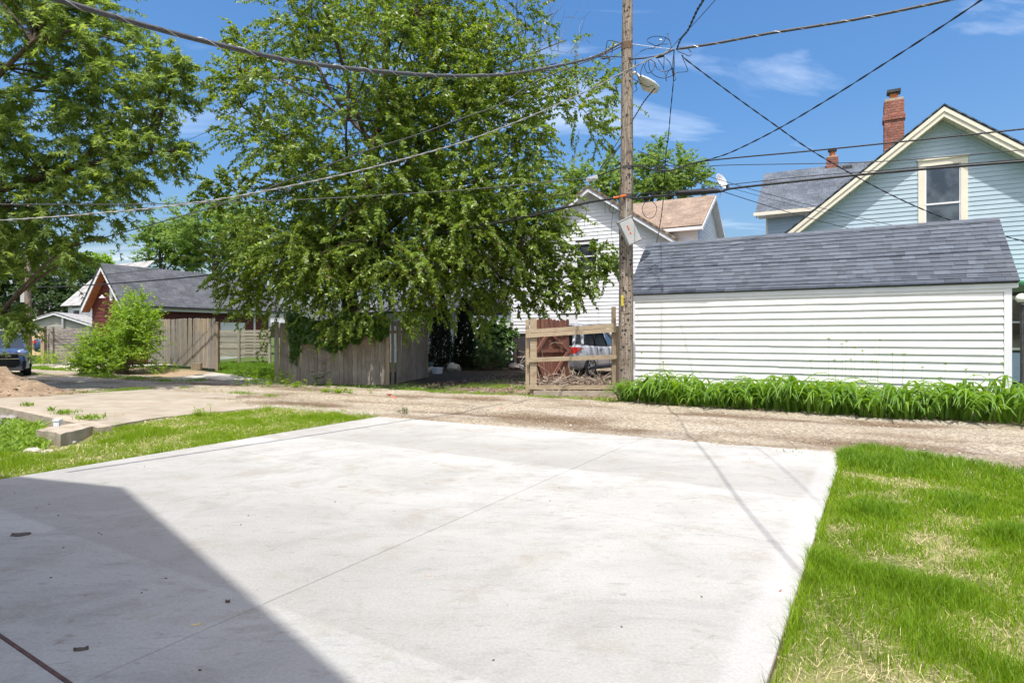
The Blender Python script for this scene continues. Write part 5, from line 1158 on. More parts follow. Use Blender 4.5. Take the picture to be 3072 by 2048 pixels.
mb = MB(); mb.box(q(fx + .02, -.56, .635), r * 1.12, h * .02, Zv * .022); part('grille_bar', mb.V, mb.F, M['chrome'], gr)
for y in (-1, 1):
    mb = MB(); mb.prism([q(fx - .1, y * .64, .28), q(fx - .14, y * .77, .28), q(fx - .14, y * .79, .56), q(fx - .1, y * .66, .57)], h * .10); mb.part('air_intake', M['black_plastic'], mini)
    ax = h * .9 + r * y * .35 + Zv * .25; V, F = lathe([(.165, -.06), (.165, .0), (.15, .03), (.10, .055), (.02, .065)], q(fx - .16, y * .66, .80), ax, 20); hl = part('headlight', V, F, M['lamp_blue'], mini, smooth_=True)
    V, F = lathe([(.185, -.07), (.185, -.005), (.165, .0), (.165, -.07)], q(fx - .16, y * .66, .80), ax, 20); part('headlight_ring', V, F, M['chrome'], hl)
V, F = tube([q(fx + .0, -.6, .30), q(fx + .01, 0, .29), q(fx, .6, .30)], .014, 5); part('lip', V, F, M['chrome'], mini)
mb = MB(); mb.cbx(q(fx + .035, -.30, .735), r * .1, h * .01, Zv * .02); mb.part('badge', M['chrome'], mini)

ho = P(150, 0, 32.0); ho[2] = .22
fcx, q, h, r = car('sedan', 'dark blue sedan mostly hidden behind the grey board fence', ho + [-.9, 0, 0], (.75, .66), 4.4, 1.8,
    [(0, .7, .76, .5, .92), (.08, .82, .85, .36, 1.0), (.4, .88, .9, .3, 1.03), (2.2, .88, .9, .27, 1.0), (3.6, .86, .88, .3, .94), (4.3, .7, .72, .4, .74)], M['dark_blue'], .32, (.9, 3.5),
    dict(belt=[(.25, .78, 1.0), (1.2, .83, 1.02), (2.2, .83, 1.0), (3.0, .78, .98)], top=[(.9, .62, 1.4), (1.3, .64, 1.46), (1.9, .64, 1.46), (2.3, .62, 1.42)], pillars=(0, 3)))
for y in (-1, 1): mb = MB(); mb.cbx(q(.05, y * .66, .88), r * .36, h * .12, Zv * .13); mb.part('tail_light', M['red_lens'], fcx)
mb = MB(); mb.box(q(.03, -.8, .45), r * 1.6, h * -.06, Zv * .1); mb.part('rear_bumper', M['chrome'], fcx)

# ============================================================ TREES AND PLANTS
def unit(a): return a / (np.linalg.norm(a, axis=-1, keepdims=True) + 1e-9)
def rndu(rng, n): return unit(rng.normal(size=(n, 3)))
TM = {
 'oval': (np.array([[0, 0, 0], [1, 0, -.06], [.42, .27, .05], [.42, -.27, .05]]), np.array([[0, 1, 2], [0, 3, 1]])),
 'star': (np.array([[0, 0, 0], [.52, .12, .03], [1, 0, -.12], [.52, -.12, .03], [.30, .30, .0], [.66, .62, -.1], [.42, .12, .04], [.30, -.30, .0], [.66, -.62, -.1], [.42, -.12, .04]]),
          np.array([[0, 2, 1], [0, 3, 2], [0, 5, 4], [0, 6, 5], [0, 7, 8], [0, 8, 9]])),
 'heart': (np.array([[0, 0, 0], [.95, 0, -.12], [.30, .46, .04], [.30, -.46, .04], [-.12, .26, 0], [-.12, -.26, 0]]), np.array([[0, 1, 2], [0, 3, 1], [0, 2, 4], [0, 5, 3]])),
 'slim': (np.array([[0, 0, 0], [1, 0, -.1], [.45, .13, .03], [.45, -.13, .03]]), np.array([[0, 1, 2], [0, 3, 1]])),
}
def leaves(pos, axis, nrm, size, tm):
    T, Fc = TM[tm]; axis = unit(axis); nrm = unit(nrm - axis * (nrm * axis).sum(-1, keepdims=True)); side = np.cross(nrm, axis); n = len(pos)
    V = pos[:, None] + size[:, None, None] * (T[None, :, 0:1] * axis[:, None] + T[None, :, 1:2] * side[:, None] + T[None, :, 2:3] * nrm[:, None])
    F = Fc[None] + (np.arange(n) * len(T))[:, None, None]
    return V.reshape(-1, 3), F.reshape(-1, 3)
def mtube(Pp, R, k=3):                               # many equal-length polylines at once
    n, m, _ = Pp.shape; T = unit(np.gradient(Pp, axis=1)); ref = np.where(np.abs(T[..., 2:3]) > .9, np.array([1., 0, 0]), Zv)
    a = unit(np.cross(T, ref)); b = np.cross(T, a); ang = np.arange(k) / k * 2 * math.pi
    V = Pp[:, :, None] + R[:, :, None, None] * (np.cos(ang)[:, None] * a[:, :, None] + np.sin(ang)[:, None] * b[:, :, None])
    i, s, j = np.meshgrid(np.arange(n), np.arange(m - 1), np.arange(k), indexing='ij'); o0 = (i * m + s) * k
    F = np.stack([o0 + j, o0 + (j + 1) % k, o0 + k + (j + 1) % k, o0 + k + j], -1).reshape(-1, 4)
    return V.reshape(-1, 3), F
def ellips(rng, c, r, n, lo=.45):
    return np.asarray(c) + rndu(rng, n) * np.asarray(r) * (lo + (1 - lo) * rng.uniform(0, 1, (n, 1)) ** .6)
def foliage(rng, blobs, ntw, nlf, tl, ls, tm, droop=.35, outw=.8, cen=None, upb=.15, spread=.55, flat=.8):
    nb = len(blobs); n = nb * ntw; B = np.repeat(blobs, ntw, 0); c = B[:, :3]; rad = B[:, 3:4]
    d0 = rndu(rng, n); st = c + d0 * rad * rng.uniform(0, 1, (n, 1)) ** .5 * spread
    od = unit(c - np.asarray(cen)) if cen is not None else 0
    d = unit(d0 + outw * od + rng.normal(0, .3, (n, 3)) + np.array([0, 0, upb])); L_ = tl * rng.uniform(.55, 1.3, (n, 1)) * np.clip(rad / rad.mean(), .6, 1.3)
    dr = droop * rng.uniform(.4, 1.6, (n, 1))
    t = np.linspace(0, 1, 5)[None, :, None]; Pp = st[:, None] + d[:, None] * L_[:, None] * t - Zv * (dr * L_)[:, None] * t ** 2
    tt = (np.arange(nlf)[None, :] + rng.uniform(0, 1, (n, nlf))) / nlf * .9 + .1; tt = tt[..., None]
    pos = st[:, None] + d[:, None] * L_[:, None] * tt - Zv * (dr * L_)[:, None] * tt ** 2
    tan = unit(d[:, None] - 2 * Zv * dr[:, None] * tt); sd = unit(np.cross(tan, Zv + rng.normal(0, .5, (n, nlf, 3)))) * np.where(np.arange(nlf) % 2, 1, -1)[None, :, None]
    ax = tan * .5 + sd * .8 - Zv * .35 + rng.normal(0, .3, (n, nlf, 3)); nr_ = Zv * flat * .7 + rng.normal(0, .5, (n, nlf, 3)) + np.array([0, -.65, 0])
    size = ls * rng.uniform(.45, 1.4, n * nlf)
    V, F = leaves(pos.reshape(-1, 3), ax.reshape(-1, 3), nr_.reshape(-1, 3), size, tm)
    return V, F, Pp
def cat2(*vf):
    V = np.concatenate([v for v, f in vf]); o = 0; Fs = []
    for v, f in vf: Fs.append(f + o); o += len(v)
    return V, np.concatenate(Fs)
def limbs(rng, trunk, blobs, r0=.09, k=5, lowz=.25, nmain=16):
    tp = np.asarray(trunk); ends = blobs[:, :3]; n = len(ends); zt_ = tp[:, 2]; nmain = min(nmain, n)
    sel = [int(np.argmax(ends[:, 2]))]; dmin = np.linalg.norm(ends - ends[sel[0]], axis=1)
    while len(sel) < nmain: q = int(np.argmax(dmin)); sel.append(q); dmin = np.minimum(dmin, np.linalg.norm(ends - ends[q], axis=1))
    def curve(s, e, sag, jit):
        m_ = len(s); ln = np.linalg.norm(e - s, axis=1)[:, None]; c1 = s + (e - s) * .35 + Zv * sag * ln + rng.normal(0, jit, (m_, 3)) * ln; c2 = s + (e - s) * .72 + Zv * sag * .6 * ln + rng.normal(0, jit, (m_, 3)) * ln
        t = np.linspace(0, 1, 9)[None, :, None]; return (1 - t) ** 3 * s[:, None] + 3 * t * (1 - t) ** 2 * c1[:, None] + 3 * t ** 2 * (1 - t) * c2[:, None] + t ** 3 * e[:, None]
    E = ends[sel]; hor = np.linalg.norm(E[:, :2] - np.array([np.interp(E[:, 2], zt_, tp[:, 0]), np.interp(E[:, 2], zt_, tp[:, 1])]).T, axis=1)
    az = np.clip(E[:, 2] - hor * 1.1, zt_[0] + lowz * (zt_[-1] - zt_[0]), zt_[-1]); s = np.stack([np.interp(az, zt_, tp[:, 0]), np.interp(az, zt_, tp[:, 1]), az], 1)
    mains = curve(s, E, .16, .07); ln = np.linalg.norm(E - s, axis=1)[:, None]; R = np.linspace(1, .2, 9)[None] * (r0 * np.clip(ln / 5, .35, 1.1)); out = [mtube(mains, R, 6)]
    rest = np.setdiff1d(np.arange(n), sel)
    if len(rest):
        nodes = mains[:, 2:8].reshape(-1, 3); D = np.linalg.norm(ends[rest][:, None] - nodes[None], axis=2) + .6 * np.clip(nodes[None, :, 2] - ends[rest][:, None, 2], 0, 9); st = nodes[D.argmin(1)]
        sub = curve(st, ends[rest], .08, .10); ln = np.linalg.norm(ends[rest] - st, axis=1)[:, None]; out.append(mtube(sub, np.linspace(1, .3, 9)[None] * (r0 * .30 * np.clip(ln / 2, .35, 1.2)), 4))
    return cat2(*out)
def tree(name, label, base, trunk, tr, blobs, rng, lm, bm, ntw, nlf, tl, ls, tm, group=None, twigs=True, cat='tree', limb_r=.09, extra=None, twr=.006, **k):
    t = thing(name, label, cat, base, group)
    trunk = np.asarray(trunk, dtype=float); V, F = tube(catmull(trunk, 4), np.interp(np.linspace(0, 1, (len(trunk) - 1) * 4 + 1), np.linspace(0, 1, len(tr)), tr), 10, True)
    tr_o = part('trunk', V, F, bm, t, smooth_=True)
    lv, lf, Pp = foliage(rng, blobs, ntw, nlf, tl, ls, tm, **k)
    if extra: lv, lf = cat2((lv, lf), *extra)
    v, f = limbs(rng, trunk, blobs, limb_r)
    if twigs: v, f = cat2((v, f), mtube(Pp, np.tile(np.linspace(twr, twr * .4, 5), (len(Pp), 1)), 3))
    part('branches', v, f, bm, t)
    part('crown', lv, lf, lm, t)
    return t

# ---- the big spreading tree behind the fence
r1 = np.random.default_rng(31)
tb0 = np.array([-5.05, 18.9]); tz = float(hgt(*tb0)) - .1
trk = [(*tb0, tz), (tb0[0] + .05, tb0[1], 1.6), (tb0[0] - .1, tb0[1] + .1, 3.2), (tb0[0] + .4, tb0[1] + .2, 6), (tb0[0] + .9, tb0[1] + .3, 9), (tb0[0] + 1.2, tb0[1] + .2, 12.5)]
E = [((-4.6, 18.6, 9.0), (4.1, 3.6, 6.0), 150), ((-1.6, 17.6, 7.8), (3.0, 2.2, 4.4), 64), ((-6.6, 18.0, 4.5), (2.4, 2.4, 2.0), 38), ((-3.2, 17.2, 4.4), (3.0, 2.0, 2.0), 46), ((-.6, 17.0, 4.8), (1.8, 1.4, 2.1), 26), ((.6, 17.2, 4.0), (1.5, 1.0, 1.2), 8), ((.4, 17.6, 8.6), (1.8, 1.5, 2.4), 12)]
bl = np.concatenate([ellips(r1, c_, r_, n_, .35) for c_, r_, n_ in E])
bl = bl[(bl[:, 2] > 2.3 - .4 * (bl[:, 1] < 17.3))]
ppx = CX + FPX * bl[:, 0] / bl[:, 1]; ppy = HY - FPX * (bl[:, 2] - CAMZ) / bl[:, 1]
bad = ((ppx > 1670) & (ppy > 500) & (ppy < 750)) | ((ppx > 1560) & (ppy > 780)) | (ppx > 1810) | ((ppx > 1480) & (ppy > 900)) | ((ppx < 820) & (ppy < 130)) | ((ppx > 1600) & (ppy < 120)) | ((ppx < 660)) | ((ppx < 730) & (ppy > 400) & (ppy < 740)) | ((ppx > 1240) & (ppx < 1560) & (ppy > 925)) | ((ppx < 850) & (ppy > 930))
bl = bl[~bad]
bl = np.concatenate([bl, r1.uniform(.65, 1.15, (len(bl), 1))], 1)
# long drooping sprays at the lower right and whips at the left
spray = []
for px_, py_, Y_, rr_ in ((1770, 800, 17.2, .40), (1650, 850, 17.0, .5), (1600, 780, 17.0, .6), (1720, 880, 17.1, .3), (1560, 880, 16.9, .45), (1840, 800, 17.3, .25), (1690, 790, 17.2, .45), (1740, 850, 17.2, .35), (1630, 900, 17.0, .35), (1800, 760, 17.3, .3), (1840, 270, 18.5, .5), (1810, 400, 18.5, .6), (660, 280, 18.4, .5), (690, 240, 18.4, .6), (640, 540, 18.2, .4), (700, 560, 18, .5), (640, 600, 18.2, .4), (720, 740, 17.6, .6), (690, 850, 17.3, .5), (740, 900, 17.2, .5), (1000, 960, 16.9, .5), (1100, 940, 16.9, .5), (1290, 900, 16.8, .6), (1390, 890, 16.9, .6), (1450, 930, 17, .5), (1230, 930, 16.8, .5), (780, 180, 18, .5), (850, 90, 18.2, .6), (720, 120, 18.3, .3)):
    spray.append((*P(px_, py_, Y_), rr_))
bl = np.concatenate([bl, np.array(spray)])
bt = thing('dummy', 'x', 'x', (0, 0, 0)); bpy.data.objects.remove(bt)
# a few leafless twigs at the upper right
bare = np.array([[*P(px_, py_, 18.8)] for px_, py_ in ((1560, 60), (1620, 110), (1660, 40), (1590, 160), (1500, 40), (1640, 180), (1700, 120))])
n_ = len(bare) * 7; st = np.repeat(bare, 7, 0) + r1.normal(0, .25, (n_, 3)); d = unit(r1.normal(0, .6, (n_, 3)) + np.array([.5, 0, .8])); t5 = np.linspace(0, 1, 5)[None, :, None]
bareP = st[:, None] + d[:, None] * r1.uniform(.6, 1.3, (n_, 1, 1)) * t5 + r1.normal(0, .06, (n_, 5, 3)) * t5
big = tree('spreading_tree', 'huge bushy green tree spreading over the picket fence', (*tb0, tz), trk, [.30, .27, .24, .20, .14, .07], bl, r1, M['leaf_main'], M['bark'], 20, 50, .82, .096, 'oval', droop=.32, outw=.55, spread=.72, cen=(-3.8, 19.2, 5.5), upb=.22, limb_r=.075)
v, f = mtube(bareP, np.tile(np.linspace(.009, .003, 5), (n_, 1)), 3); part('bare_twigs', v, f, M['bark_light'], big)
v, f = mtube(np.stack([np.linspace(np.array([tb0[0] + .8, tb0[1], 7.5]), b_, 5) + np.array([0, 0, 1]) * np.sin(np.linspace(0, math.pi, 5))[:, None] * .3 for b_ in bare]), np.tile(np.linspace(.05, .012, 5), (len(bare), 1)), 5); part('bare_limbs', v, f, M['bark'], big)

# ---- silver maple at the left edge
r2 = np.random.default_rng(41); mb0 = np.array([-16.9, 15.2]); mz = float(hgt(*mb0)) - .1
trk = [(*mb0, mz), (mb0[0] + .1, mb0[1], 2), (mb0[0] + .3, mb0[1] + .1, 5), (mb0[0] + .8, mb0[1], 9), (mb0[0] + 1.0, mb0[1], 13)]
E = [((-14.6, 15.0, 7.8), (4.6, 2.6, 4.8), 84), ((-11.0, 15.0, 7.8), (2.1, 2.0, 2.8), 28), ((-14.0, 15.0, 4.2), (2.6, 1.8, 2.0), 18), ((-12.0, 15.0, 10.6), (2.2, 2.0, 2.0), 14)]
bl = np.concatenate([ellips(r2, c_, r_, n_, .3) for c_, r_, n_ in E])
ppx = CX + FPX * bl[:, 0] / bl[:, 1]; ppy = HY - FPX * (bl[:, 2] - CAMZ) / bl[:, 1]
bad = (ppx > 480) | ((ppx > 320) & (ppy < 120)) | ((ppx > 400) & (ppy < 210)) | ((ppx > 230) & (ppy > 600)) | ((ppx > 60) & (ppy > 720)) | (ppy > 740) | ((ppx > 360) & (ppy > 480)) | (bl[:, 2] < 2.4)
bl = bl[~bad]; bl = np.concatenate([bl, r2.uniform(.6, 1.1, (len(bl), 1))], 1)
ex_ = [(*P(px_, py_, 15), rr_) for px_, py_, rr_ in ((420, 150, .5), (500, 170, .4), (525, 255, .3), (530, 205, .25), (525, 450, .3), (480, 430, .5), (430, 500, .4), (370, 540, .5), (340, 640, .4), (300, 560, .6), (60, 985, .16), (20, 940, .18), (200, 770, .3), (120, 720, .5), (10, 780, .4), (240, 730, .35), (300, 60, .6), (250, 20, .6), (350, 330, .8), (250, 250, .8), (200, 500, .9), (100, 300, 1), (420, 300, .7), (280, 430, .8), (60, 600, .9), (160, 640, .8))]
bl = np.concatenate([bl, np.array(ex_)])
tree('maple_tree', 'silver maple with pointed leaves filling the upper left', (*mb0, mz), trk, [.42, .38, .30, .2, .08], bl, r2, M['leaf_maple'], M['bark'], 14, 23, .80, .148, 'star', droop=.32, outw=.5, spread=.74, cen=(-16, 15.2, 6), upb=.2, limb_r=.14)

# ---- trees farther off
def far_tree(name, label, px_, Y_, zb, specs, lm, nb, ntw, nlf, ls, seed, tm='oval', rr=(1.0, 1.8), group='trees beyond the houses'):
    r_ = np.random.default_rng(seed); b0 = P(px_, 0, Y_); trk = [(b0[0], b0[1], zb - .2), (b0[0] + .1, b0[1], zb + 3), (b0[0], b0[1], max(s[1] for s in specs))]
    bl = np.concatenate([ellips(r_, (P(sx, 0, Y_)[0], Y_, sz), rad, int(nb * w), .3) for sx, sz, rad, w in specs]); bl = np.concatenate([bl, r_.uniform(*rr, (len(bl), 1))], 1)
    return tree(name, label, (b0[0], b0[1], zb), trk, [.3, .25, .08], bl, r_, lm, M['bark'], ntw, nlf, rr[1] * .9, ls, tm, group=group, twigs=False, cen=(b0[0], b0[1], zb + 3), droop=.25, outw=.7)
zP = lambda py_, Y_: CAMZ + (HY - py_) / FPX * Y_
far_tree('tree', 'leafy tree rising behind the utility pole and tan roof', 1940, 38, .3, [(1850, zP(560, 38), (1.5, 1.5, 2.2), .3), (1960, zP(545, 38), (2.0, 2, 2.4), .5), (2045, zP(530, 38), (1.4, 1.5, 1.7), .25), (1750, zP(600, 38), (1.6, 1.5, 2.0), .25)], M['leaf_far'], 46, 14, 22, .22, 51, rr=(.5, 1.0))
far_tree('tree', 'round bright tree just left of the big crown, above the red garage', 640, 52, .3, [(640, zP(700, 52), (3.2, 3, 3.0), .7), (740, zP(720, 52), (3, 3, 3), .4)], M['leaf_far'], 40, 14, 22, .28, 52, rr=(.8, 1.6))
far_tree('tree', 'lower bright tree above the red garage ridge', 480, 55, .3, [(480, zP(750, 55), (1.7, 2, 2.2), .5), (545, zP(740, 55), (2.0, 2, 2.6), .6)], M['leaf_far'], 34, 14, 22, .28, 53, rr=(.7, 1.3))
far_tree('tree', 'dark tree behind the grey garage at far left', 120, 58, .3, [(60, zP(850, 58), (4.5, 3, 3.2), .7), (190, zP(860, 58), (3.4, 3, 3.0), .6), (-60, zP(800, 58), (4, 3, 5), .6)], M['leaf_dark'], 46, 14, 20, .32, 54, rr=(1.0, 1.8))
far_tree('tree', 'yellow-green tree peeping over the pale house roof', 270, 66, .3, [(262, zP(815, 66), (2.6, 3, 1.6), 1)], M['leaf_bush'], 14, 14, 20, .34, 55, rr=(.8, 1.4))
far_tree('tree', 'distant mid green tree screening the horizon behind the white shed', 1050, 60, .3, [(950, zP(820, 60), (6, 3, 4), .6), (1300, zP(830, 60), (6, 3, 4), .6)], M['leaf_dark'], 50, 12, 20, .36, 56, rr=(1.2, 2.0))

# ---- shrubs
def shrub(name, label, base, specs, lm, nb, ntw, nlf, tl, ls, tm, seed, rr=(.25, .45), droop=.15, upb=.6, cat='shrub'):
    r_ = np.random.default_rng(seed); t = thing(name, label, cat, base); tot = sum(s[2] for s in specs)
    bl = np.concatenate([ellips(r_, c_, rad, max(2, int(nb * w / tot)), .3) for c_, rad, w in specs]); bl = bl[bl[:, 2] > base[2] + .05]; bl = np.concatenate([bl, r_.uniform(*rr, (len(bl), 1))], 1)
    v, f, Pp = foliage(r_, bl, ntw, nlf, tl, ls, tm, droop=droop, outw=.5, cen=np.asarray(base), upb=upb); part('foliage', v, f, lm, t)
    s0 = np.asarray(base) + r_.normal(0, .12, (len(bl), 3)) * [1, 1, 0]; tt = np.linspace(0, 1, 5)[None, :, None]; pp = s0[:, None] * (1 - tt) + bl[:, None, :3] * tt
    v, f = mtube(pp, np.tile(np.linspace(.014, .005, 5), (len(pp), 1)), 4); part('stems', v, f, M['bark_light'], t); return t
bb = P(365, 1112, 22.6); bz_ = float(hgt(bb[0], bb[1]))
shrub('bush', 'large bright green bush left of the silvery fence', (bb[0], bb[1], bz_), [((bb[0] + .1, bb[1], 1.0), (1.25, .9, 1.0), 1), ((bb[0] + .35, bb[1] + .3, 2.1), (.8, .7, .8), .55), ((bb[0] - .9, bb[1] - .1, .7), (.7, .7, .7), .45), ((bb[0] + .1, bb[1] - .5, .45), (1.3, .5, .4), .45), ((bb[0] + .9, bb[1], 1.7), (.7, .6, .7), .3)], M['leaf_bush'], 125, 12, 17, .5, .085, 'oval', 61)
for px_, Y_, hh, rad, lab in ((1322, 23.0, 2.9, .50, 'dark conical cedar nearest the picket panel'), (1392, 23.4, 2.7, .46, 'dark conical cedar beside the ivy wall')):
    b0 = P(px_, 0, Y_); b0[2] = float(hgt(b0[0], b0[1])); r_ = np.random.default_rng(int(px_)); n_ = 8000; z_ = r_.uniform(0, 1, n_) ** 1.1; a_ = r_.uniform(0, 2 * math.pi, n_); ra = rad * (1 - z_) ** .55 * r_.uniform(.65, 1.08, n_) * (1 + .12 * np.sin(a_ * 5 + z_ * 9))
    pos = np.stack([b0[0] + ra * np.cos(a_), b0[1] + ra * np.sin(a_), b0[2] + .05 + z_ * hh], 1); ax = np.stack([np.cos(a_) * .5, np.sin(a_) * .5, 1 + 0 * a_], 1) + r_.normal(0, .25, (n_, 3)); nr_ = np.stack([np.cos(a_), np.sin(a_), .2 + 0 * a_], 1) + r_.normal(0, .5, (n_, 3))
    t = thing('cedar', lab, 'tree', b0); v, f = leaves(pos, ax, nr_, r_.uniform(.07, .14, n_), 'slim'); part('crown', v, f, M['leaf_cedar'], t); V, F = tube([b0 - [0, 0, .1], b0 + [0, 0, hh * .9]], [.07, .02], 8); part('trunk', V, F, M['bark'], t)
b0 = P(1462, 0, 23.6); b0[2] = float(hgt(b0[0], b0[1])); shrub('juniper', 'low spreading juniper in front of the deck', b0, [((b0[0], b0[1], .45), (.85, .5, .42), 1)], M['leaf_juniper'], 40, 14, 16, .35, .07, 'slim', 62, rr=(.18, .3), upb=.5)
b0 = P(1465, 0, 25.0); b0[2] = .1; shrub('ivy_screen', 'glossy ivy mass climbing behind the juniper', b0, [((b0[0], b0[1], 1.0), (.95, .35, 1.0), 1), ((b0[0] + .5, b0[1], 1.2), (.5, .3, .7), .4)], M['leaf_ivy'], 55, 12, 14, .35, .12, 'heart', 63, upb=0, droop=.4)
r_ = np.random.default_rng(64); pos = []; nrm_ = []
fd = np.append((fB - fA)[:2], 0); fln = np.linalg.norm(fd); fd /= fln; fo = np.array([fd[1], -fd[0], 0]); fo = fo if fo[1] < 0 else -fo
def vine_low(s): return 1.30 - .22 * smooth(1.2, 1.7, s) * smooth(3.4, 2.4, s) + .16 * pn(s, s * 0, .35, 93) + .10 * pn(s, s * 0 + 4, .12, 94)
n_ = 3800; s_ = r_.uniform(.55, fln + .05, n_); zt_ = 1.98 + .12 * np.sin(s_ * 3); zl = np.where((s_ > .5) & (s_ < .85), .72 + .2 * np.sin(s_ * 40), vine_low(s_)); z_ = zl + (zt_ - zl) * r_.uniform(0, 1, n_) ** .8
dep = .04 + r_.uniform(0, .26, n_) * smooth(.9, 1.7, z_); pos = np.array([*fA[:2], 0]) + fd * s_[:, None] + fo * dep[:, None] + Zv * z_[:, None]
ax = -Zv * .8 + fo * .35 + r_.normal(0, .4, (n_, 3)); nr_ = fo * .9 + Zv * .5 + r_.normal(0, .35, (n_, 3))
vn = thing('climbing_vine', 'dark green ivy hanging over the top of the picket fence', 'vine', (*((fA + fB) / 2)[:2], .2)); v, f = leaves(pos, ax, nr_, r_.uniform(.07, .14, n_), 'heart'); part('foliage', v, f, M['leaf_ivy'], vn)
mb = MB()
for i in range(46):
    s0 = r_.uniform(.6, fln - .1); p0 = np.array([*fA[:2], 0]) + fd * s0 + fo * .03 + Zv * 1.3; pts = [p0]
    for j in range(5): pts.append(pts[-1] + fd * r_.normal(0, .16) - Zv * r_.uniform(.03, .16) + fo * .002)
    mb.tube(pts, np.linspace(.007, .003, 6), 4)
mb.part('stems', M['stick'], vn)

# ============================================================ GRASS, LILIES, LITTER
def blades(pos, hgt_, wid, rng, lean=.35, ldir=None):
    n = len(pos); a = rng.uniform(0, 2 * math.pi, n); sd = np.stack([np.cos(a), np.sin(a), 0 * a], 1); la = rng.uniform(0, 2 * math.pi, n); ld = np.stack([np.cos(la), np.sin(la), 0 * la], 1)
    if ldir is not None: ld = unit(ld + ldir)
    l = (lean * rng.uniform(.2, 1.5, n) * hgt_)[:, None]; h = hgt_[:, None]; w = wid[:, None] if np.ndim(wid) else wid
    V = np.stack([pos - sd * w, pos + sd * w, pos + ld * l * .3 + Zv * h * .6 + sd * w * .8, pos + ld * l * .3 + Zv * h * .6 - sd * w * .8, pos + ld * l + Zv * h * .95], 1)
    F = np.array([[0, 1, 2], [0, 2, 3], [3, 2, 4]])[None] + (np.arange(n) * 5)[:, None, None]
    return V.reshape(-1, 3), F.reshape(-1, 3)
def inpoly(x, y, poly):
    c_ = np.zeros(len(x), dtype=bool); j = len(poly) - 1
    for i in range(len(poly)):
        xi, yi = poly[i][:2]; xj, yj = poly[j][:2]
        c_ ^= ((yi > y) != (yj > y)) & (x < (xj - xi) * (y - yi) / (yj - yi + 1e-12) + xi); j = i
    return c_
def scatter(rng, poly, dens):
    poly = [np.asarray(p_)[:2] for p_ in poly]; a = np.min(poly, 0); b = np.max(poly, 0); n = int(dens * (b[0] - a[0]) * (b[1] - a[1])); x = rng.uniform(a[0], b[0], n); y = rng.uniform(a[1], b[1], n); m = inpoly(x, y, poly); return x[m], y[m]
rgs = np.random.default_rng(71)
RE0, RE1 = grid[0][3], grid[0][3] + dR * 6.2                        # the pad's right edge
# right lawn
polyR = [RE0 + [.0, .05], RE0 + [.6, .42], W(-1.6, 7.95)[:2], W(-4.8, 7.85)[:2], (8.2, 3.6), (5.0, 1.2), RE1 + [.5, -.3], RE1 + [.02, 0]]
x, y = scatter(rgs, polyR, 17000)
patch = pn(x, y, .55, 30) * .6 + pn(x, y, .22, 31) * .4; dist = np.hypot(x, y)
edge_d = ((x - RE0[0]) * (-dR[1]) + (y - RE0[1]) * dR[0]); edge_d = np.abs(edge_d)
keep = rgs.uniform(0, 1, len(x)) < np.clip(.68 + .9 * patch, .10, 1) * np.clip(5.2 / (dist + .6), .42, 1)
x, y, patch = x[keep], y[keep], patch[keep]
lush = smooth(.15, .9, patch); back = smooth(7.1, 7.8, toun(x, y)[1])
hh = (.046 + .05 * lush + .05 * back) * rgs.uniform(.55, 1.5, len(x)); z = hgt(x, y) - .005; pos = np.stack([x, y, z], 1)
dp = rgs.uniform(0, 1, len(x)) < np.clip(.12 + .5 * lush + .4 * back, 0, .8)
v, f = blades(pos[~dp], hh[~dp], rgs.uniform(.0011, .0022, (~dp).sum()) * np.clip(np.hypot(x, y)[~dp] / 4, .9, 1.9), rgs, .45); stuff('lawn_grass', v, f, M['grass'], 'bright new grass on the right of the pad', 'grass')
v, f = blades(pos[dp], hh[dp] * 1.15, rgs.uniform(.0011, .0024, dp.sum()) * np.clip(np.hypot(x, y)[dp] / 4, .9, 1.9), rgs, .5); stuff('lush_grass', v, f, M['grass_deep'], 'deeper green tufts within the right lawn', 'grass')
n_ = 2400; tt_ = rgs.uniform(0, 1, n_); ep = RE0 + dR * (tt_ * 6.2)[:, None]; out_ = np.array([-dR[1], dR[0]]); out_ = out_ if out_[0] > 0 else -out_
wv = pn(tt_ * 6.2, tt_ * 0, .30, 35); kp = rgs.uniform(-.6, .9, n_) < wv; ep = ep[kp] + out_ * (rgs.uniform(0, .10, kp.sum()) ** 1.3 + .004)[:, None]
v, f = blades(np.stack([ep[:, 0], ep[:, 1], hgt(ep[:, 0], ep[:, 1])], 1), rgs.uniform(.05, .15, kp.sum()), rgs.uniform(.0012, .0026, kp.sum()), rgs, .55, np.array([*(-out_ * .4), 0])); stuff('edge_grass', v, f, M['grass'], 'ragged grass leaning over the right edge of the pad', 'grass')
# left strip between pad and old slab
LE0, LE1 = grid[0][0], grid[0][0] + dL * 9
polyL = [LE0 + [.05, .1], LE0 + [-.15, .35], G(1000, 1228)[:2], G(820, 1222)[:2], G(600, 1240)[:2], G(440, 1258)[:2], G(300, 1285)[:2], G(250, 1312)[:2], G(160, 1330)[:2], G(60, 1340)[:2], G(0, 1352)[:2], (-9.5, 6.3), (-8, 3), LE1 + [-.05, 0], LE0 + dL * .01]
x, y = scatter(rgs, polyL, 6000); patch = pn(x, y, .6, 33) * .6 + pn(x, y, .25, 34) * .4; leftb = smooth(-5.2, -7.0, x) * smooth(6.6, 7.4, y)
keep = rgs.uniform(0, 1, len(x)) < np.clip(.75 + .6 * patch - .6 * leftb, .12, 1); x, y, patch = x[keep], y[keep], patch[keep]
hh = (.05 + .05 * smooth(0, .9, patch)) * rgs.uniform(.55, 1.5, len(x)); pos = np.stack([x, y, hgt(x, y) - .005], 1)
v, f = blades(pos, hh, rgs.uniform(.0018, .0034, len(x)), rgs, .45); stuff('strip_grass', v, f, M['grass'], 'bright new grass strip left of the pad', 'grass')
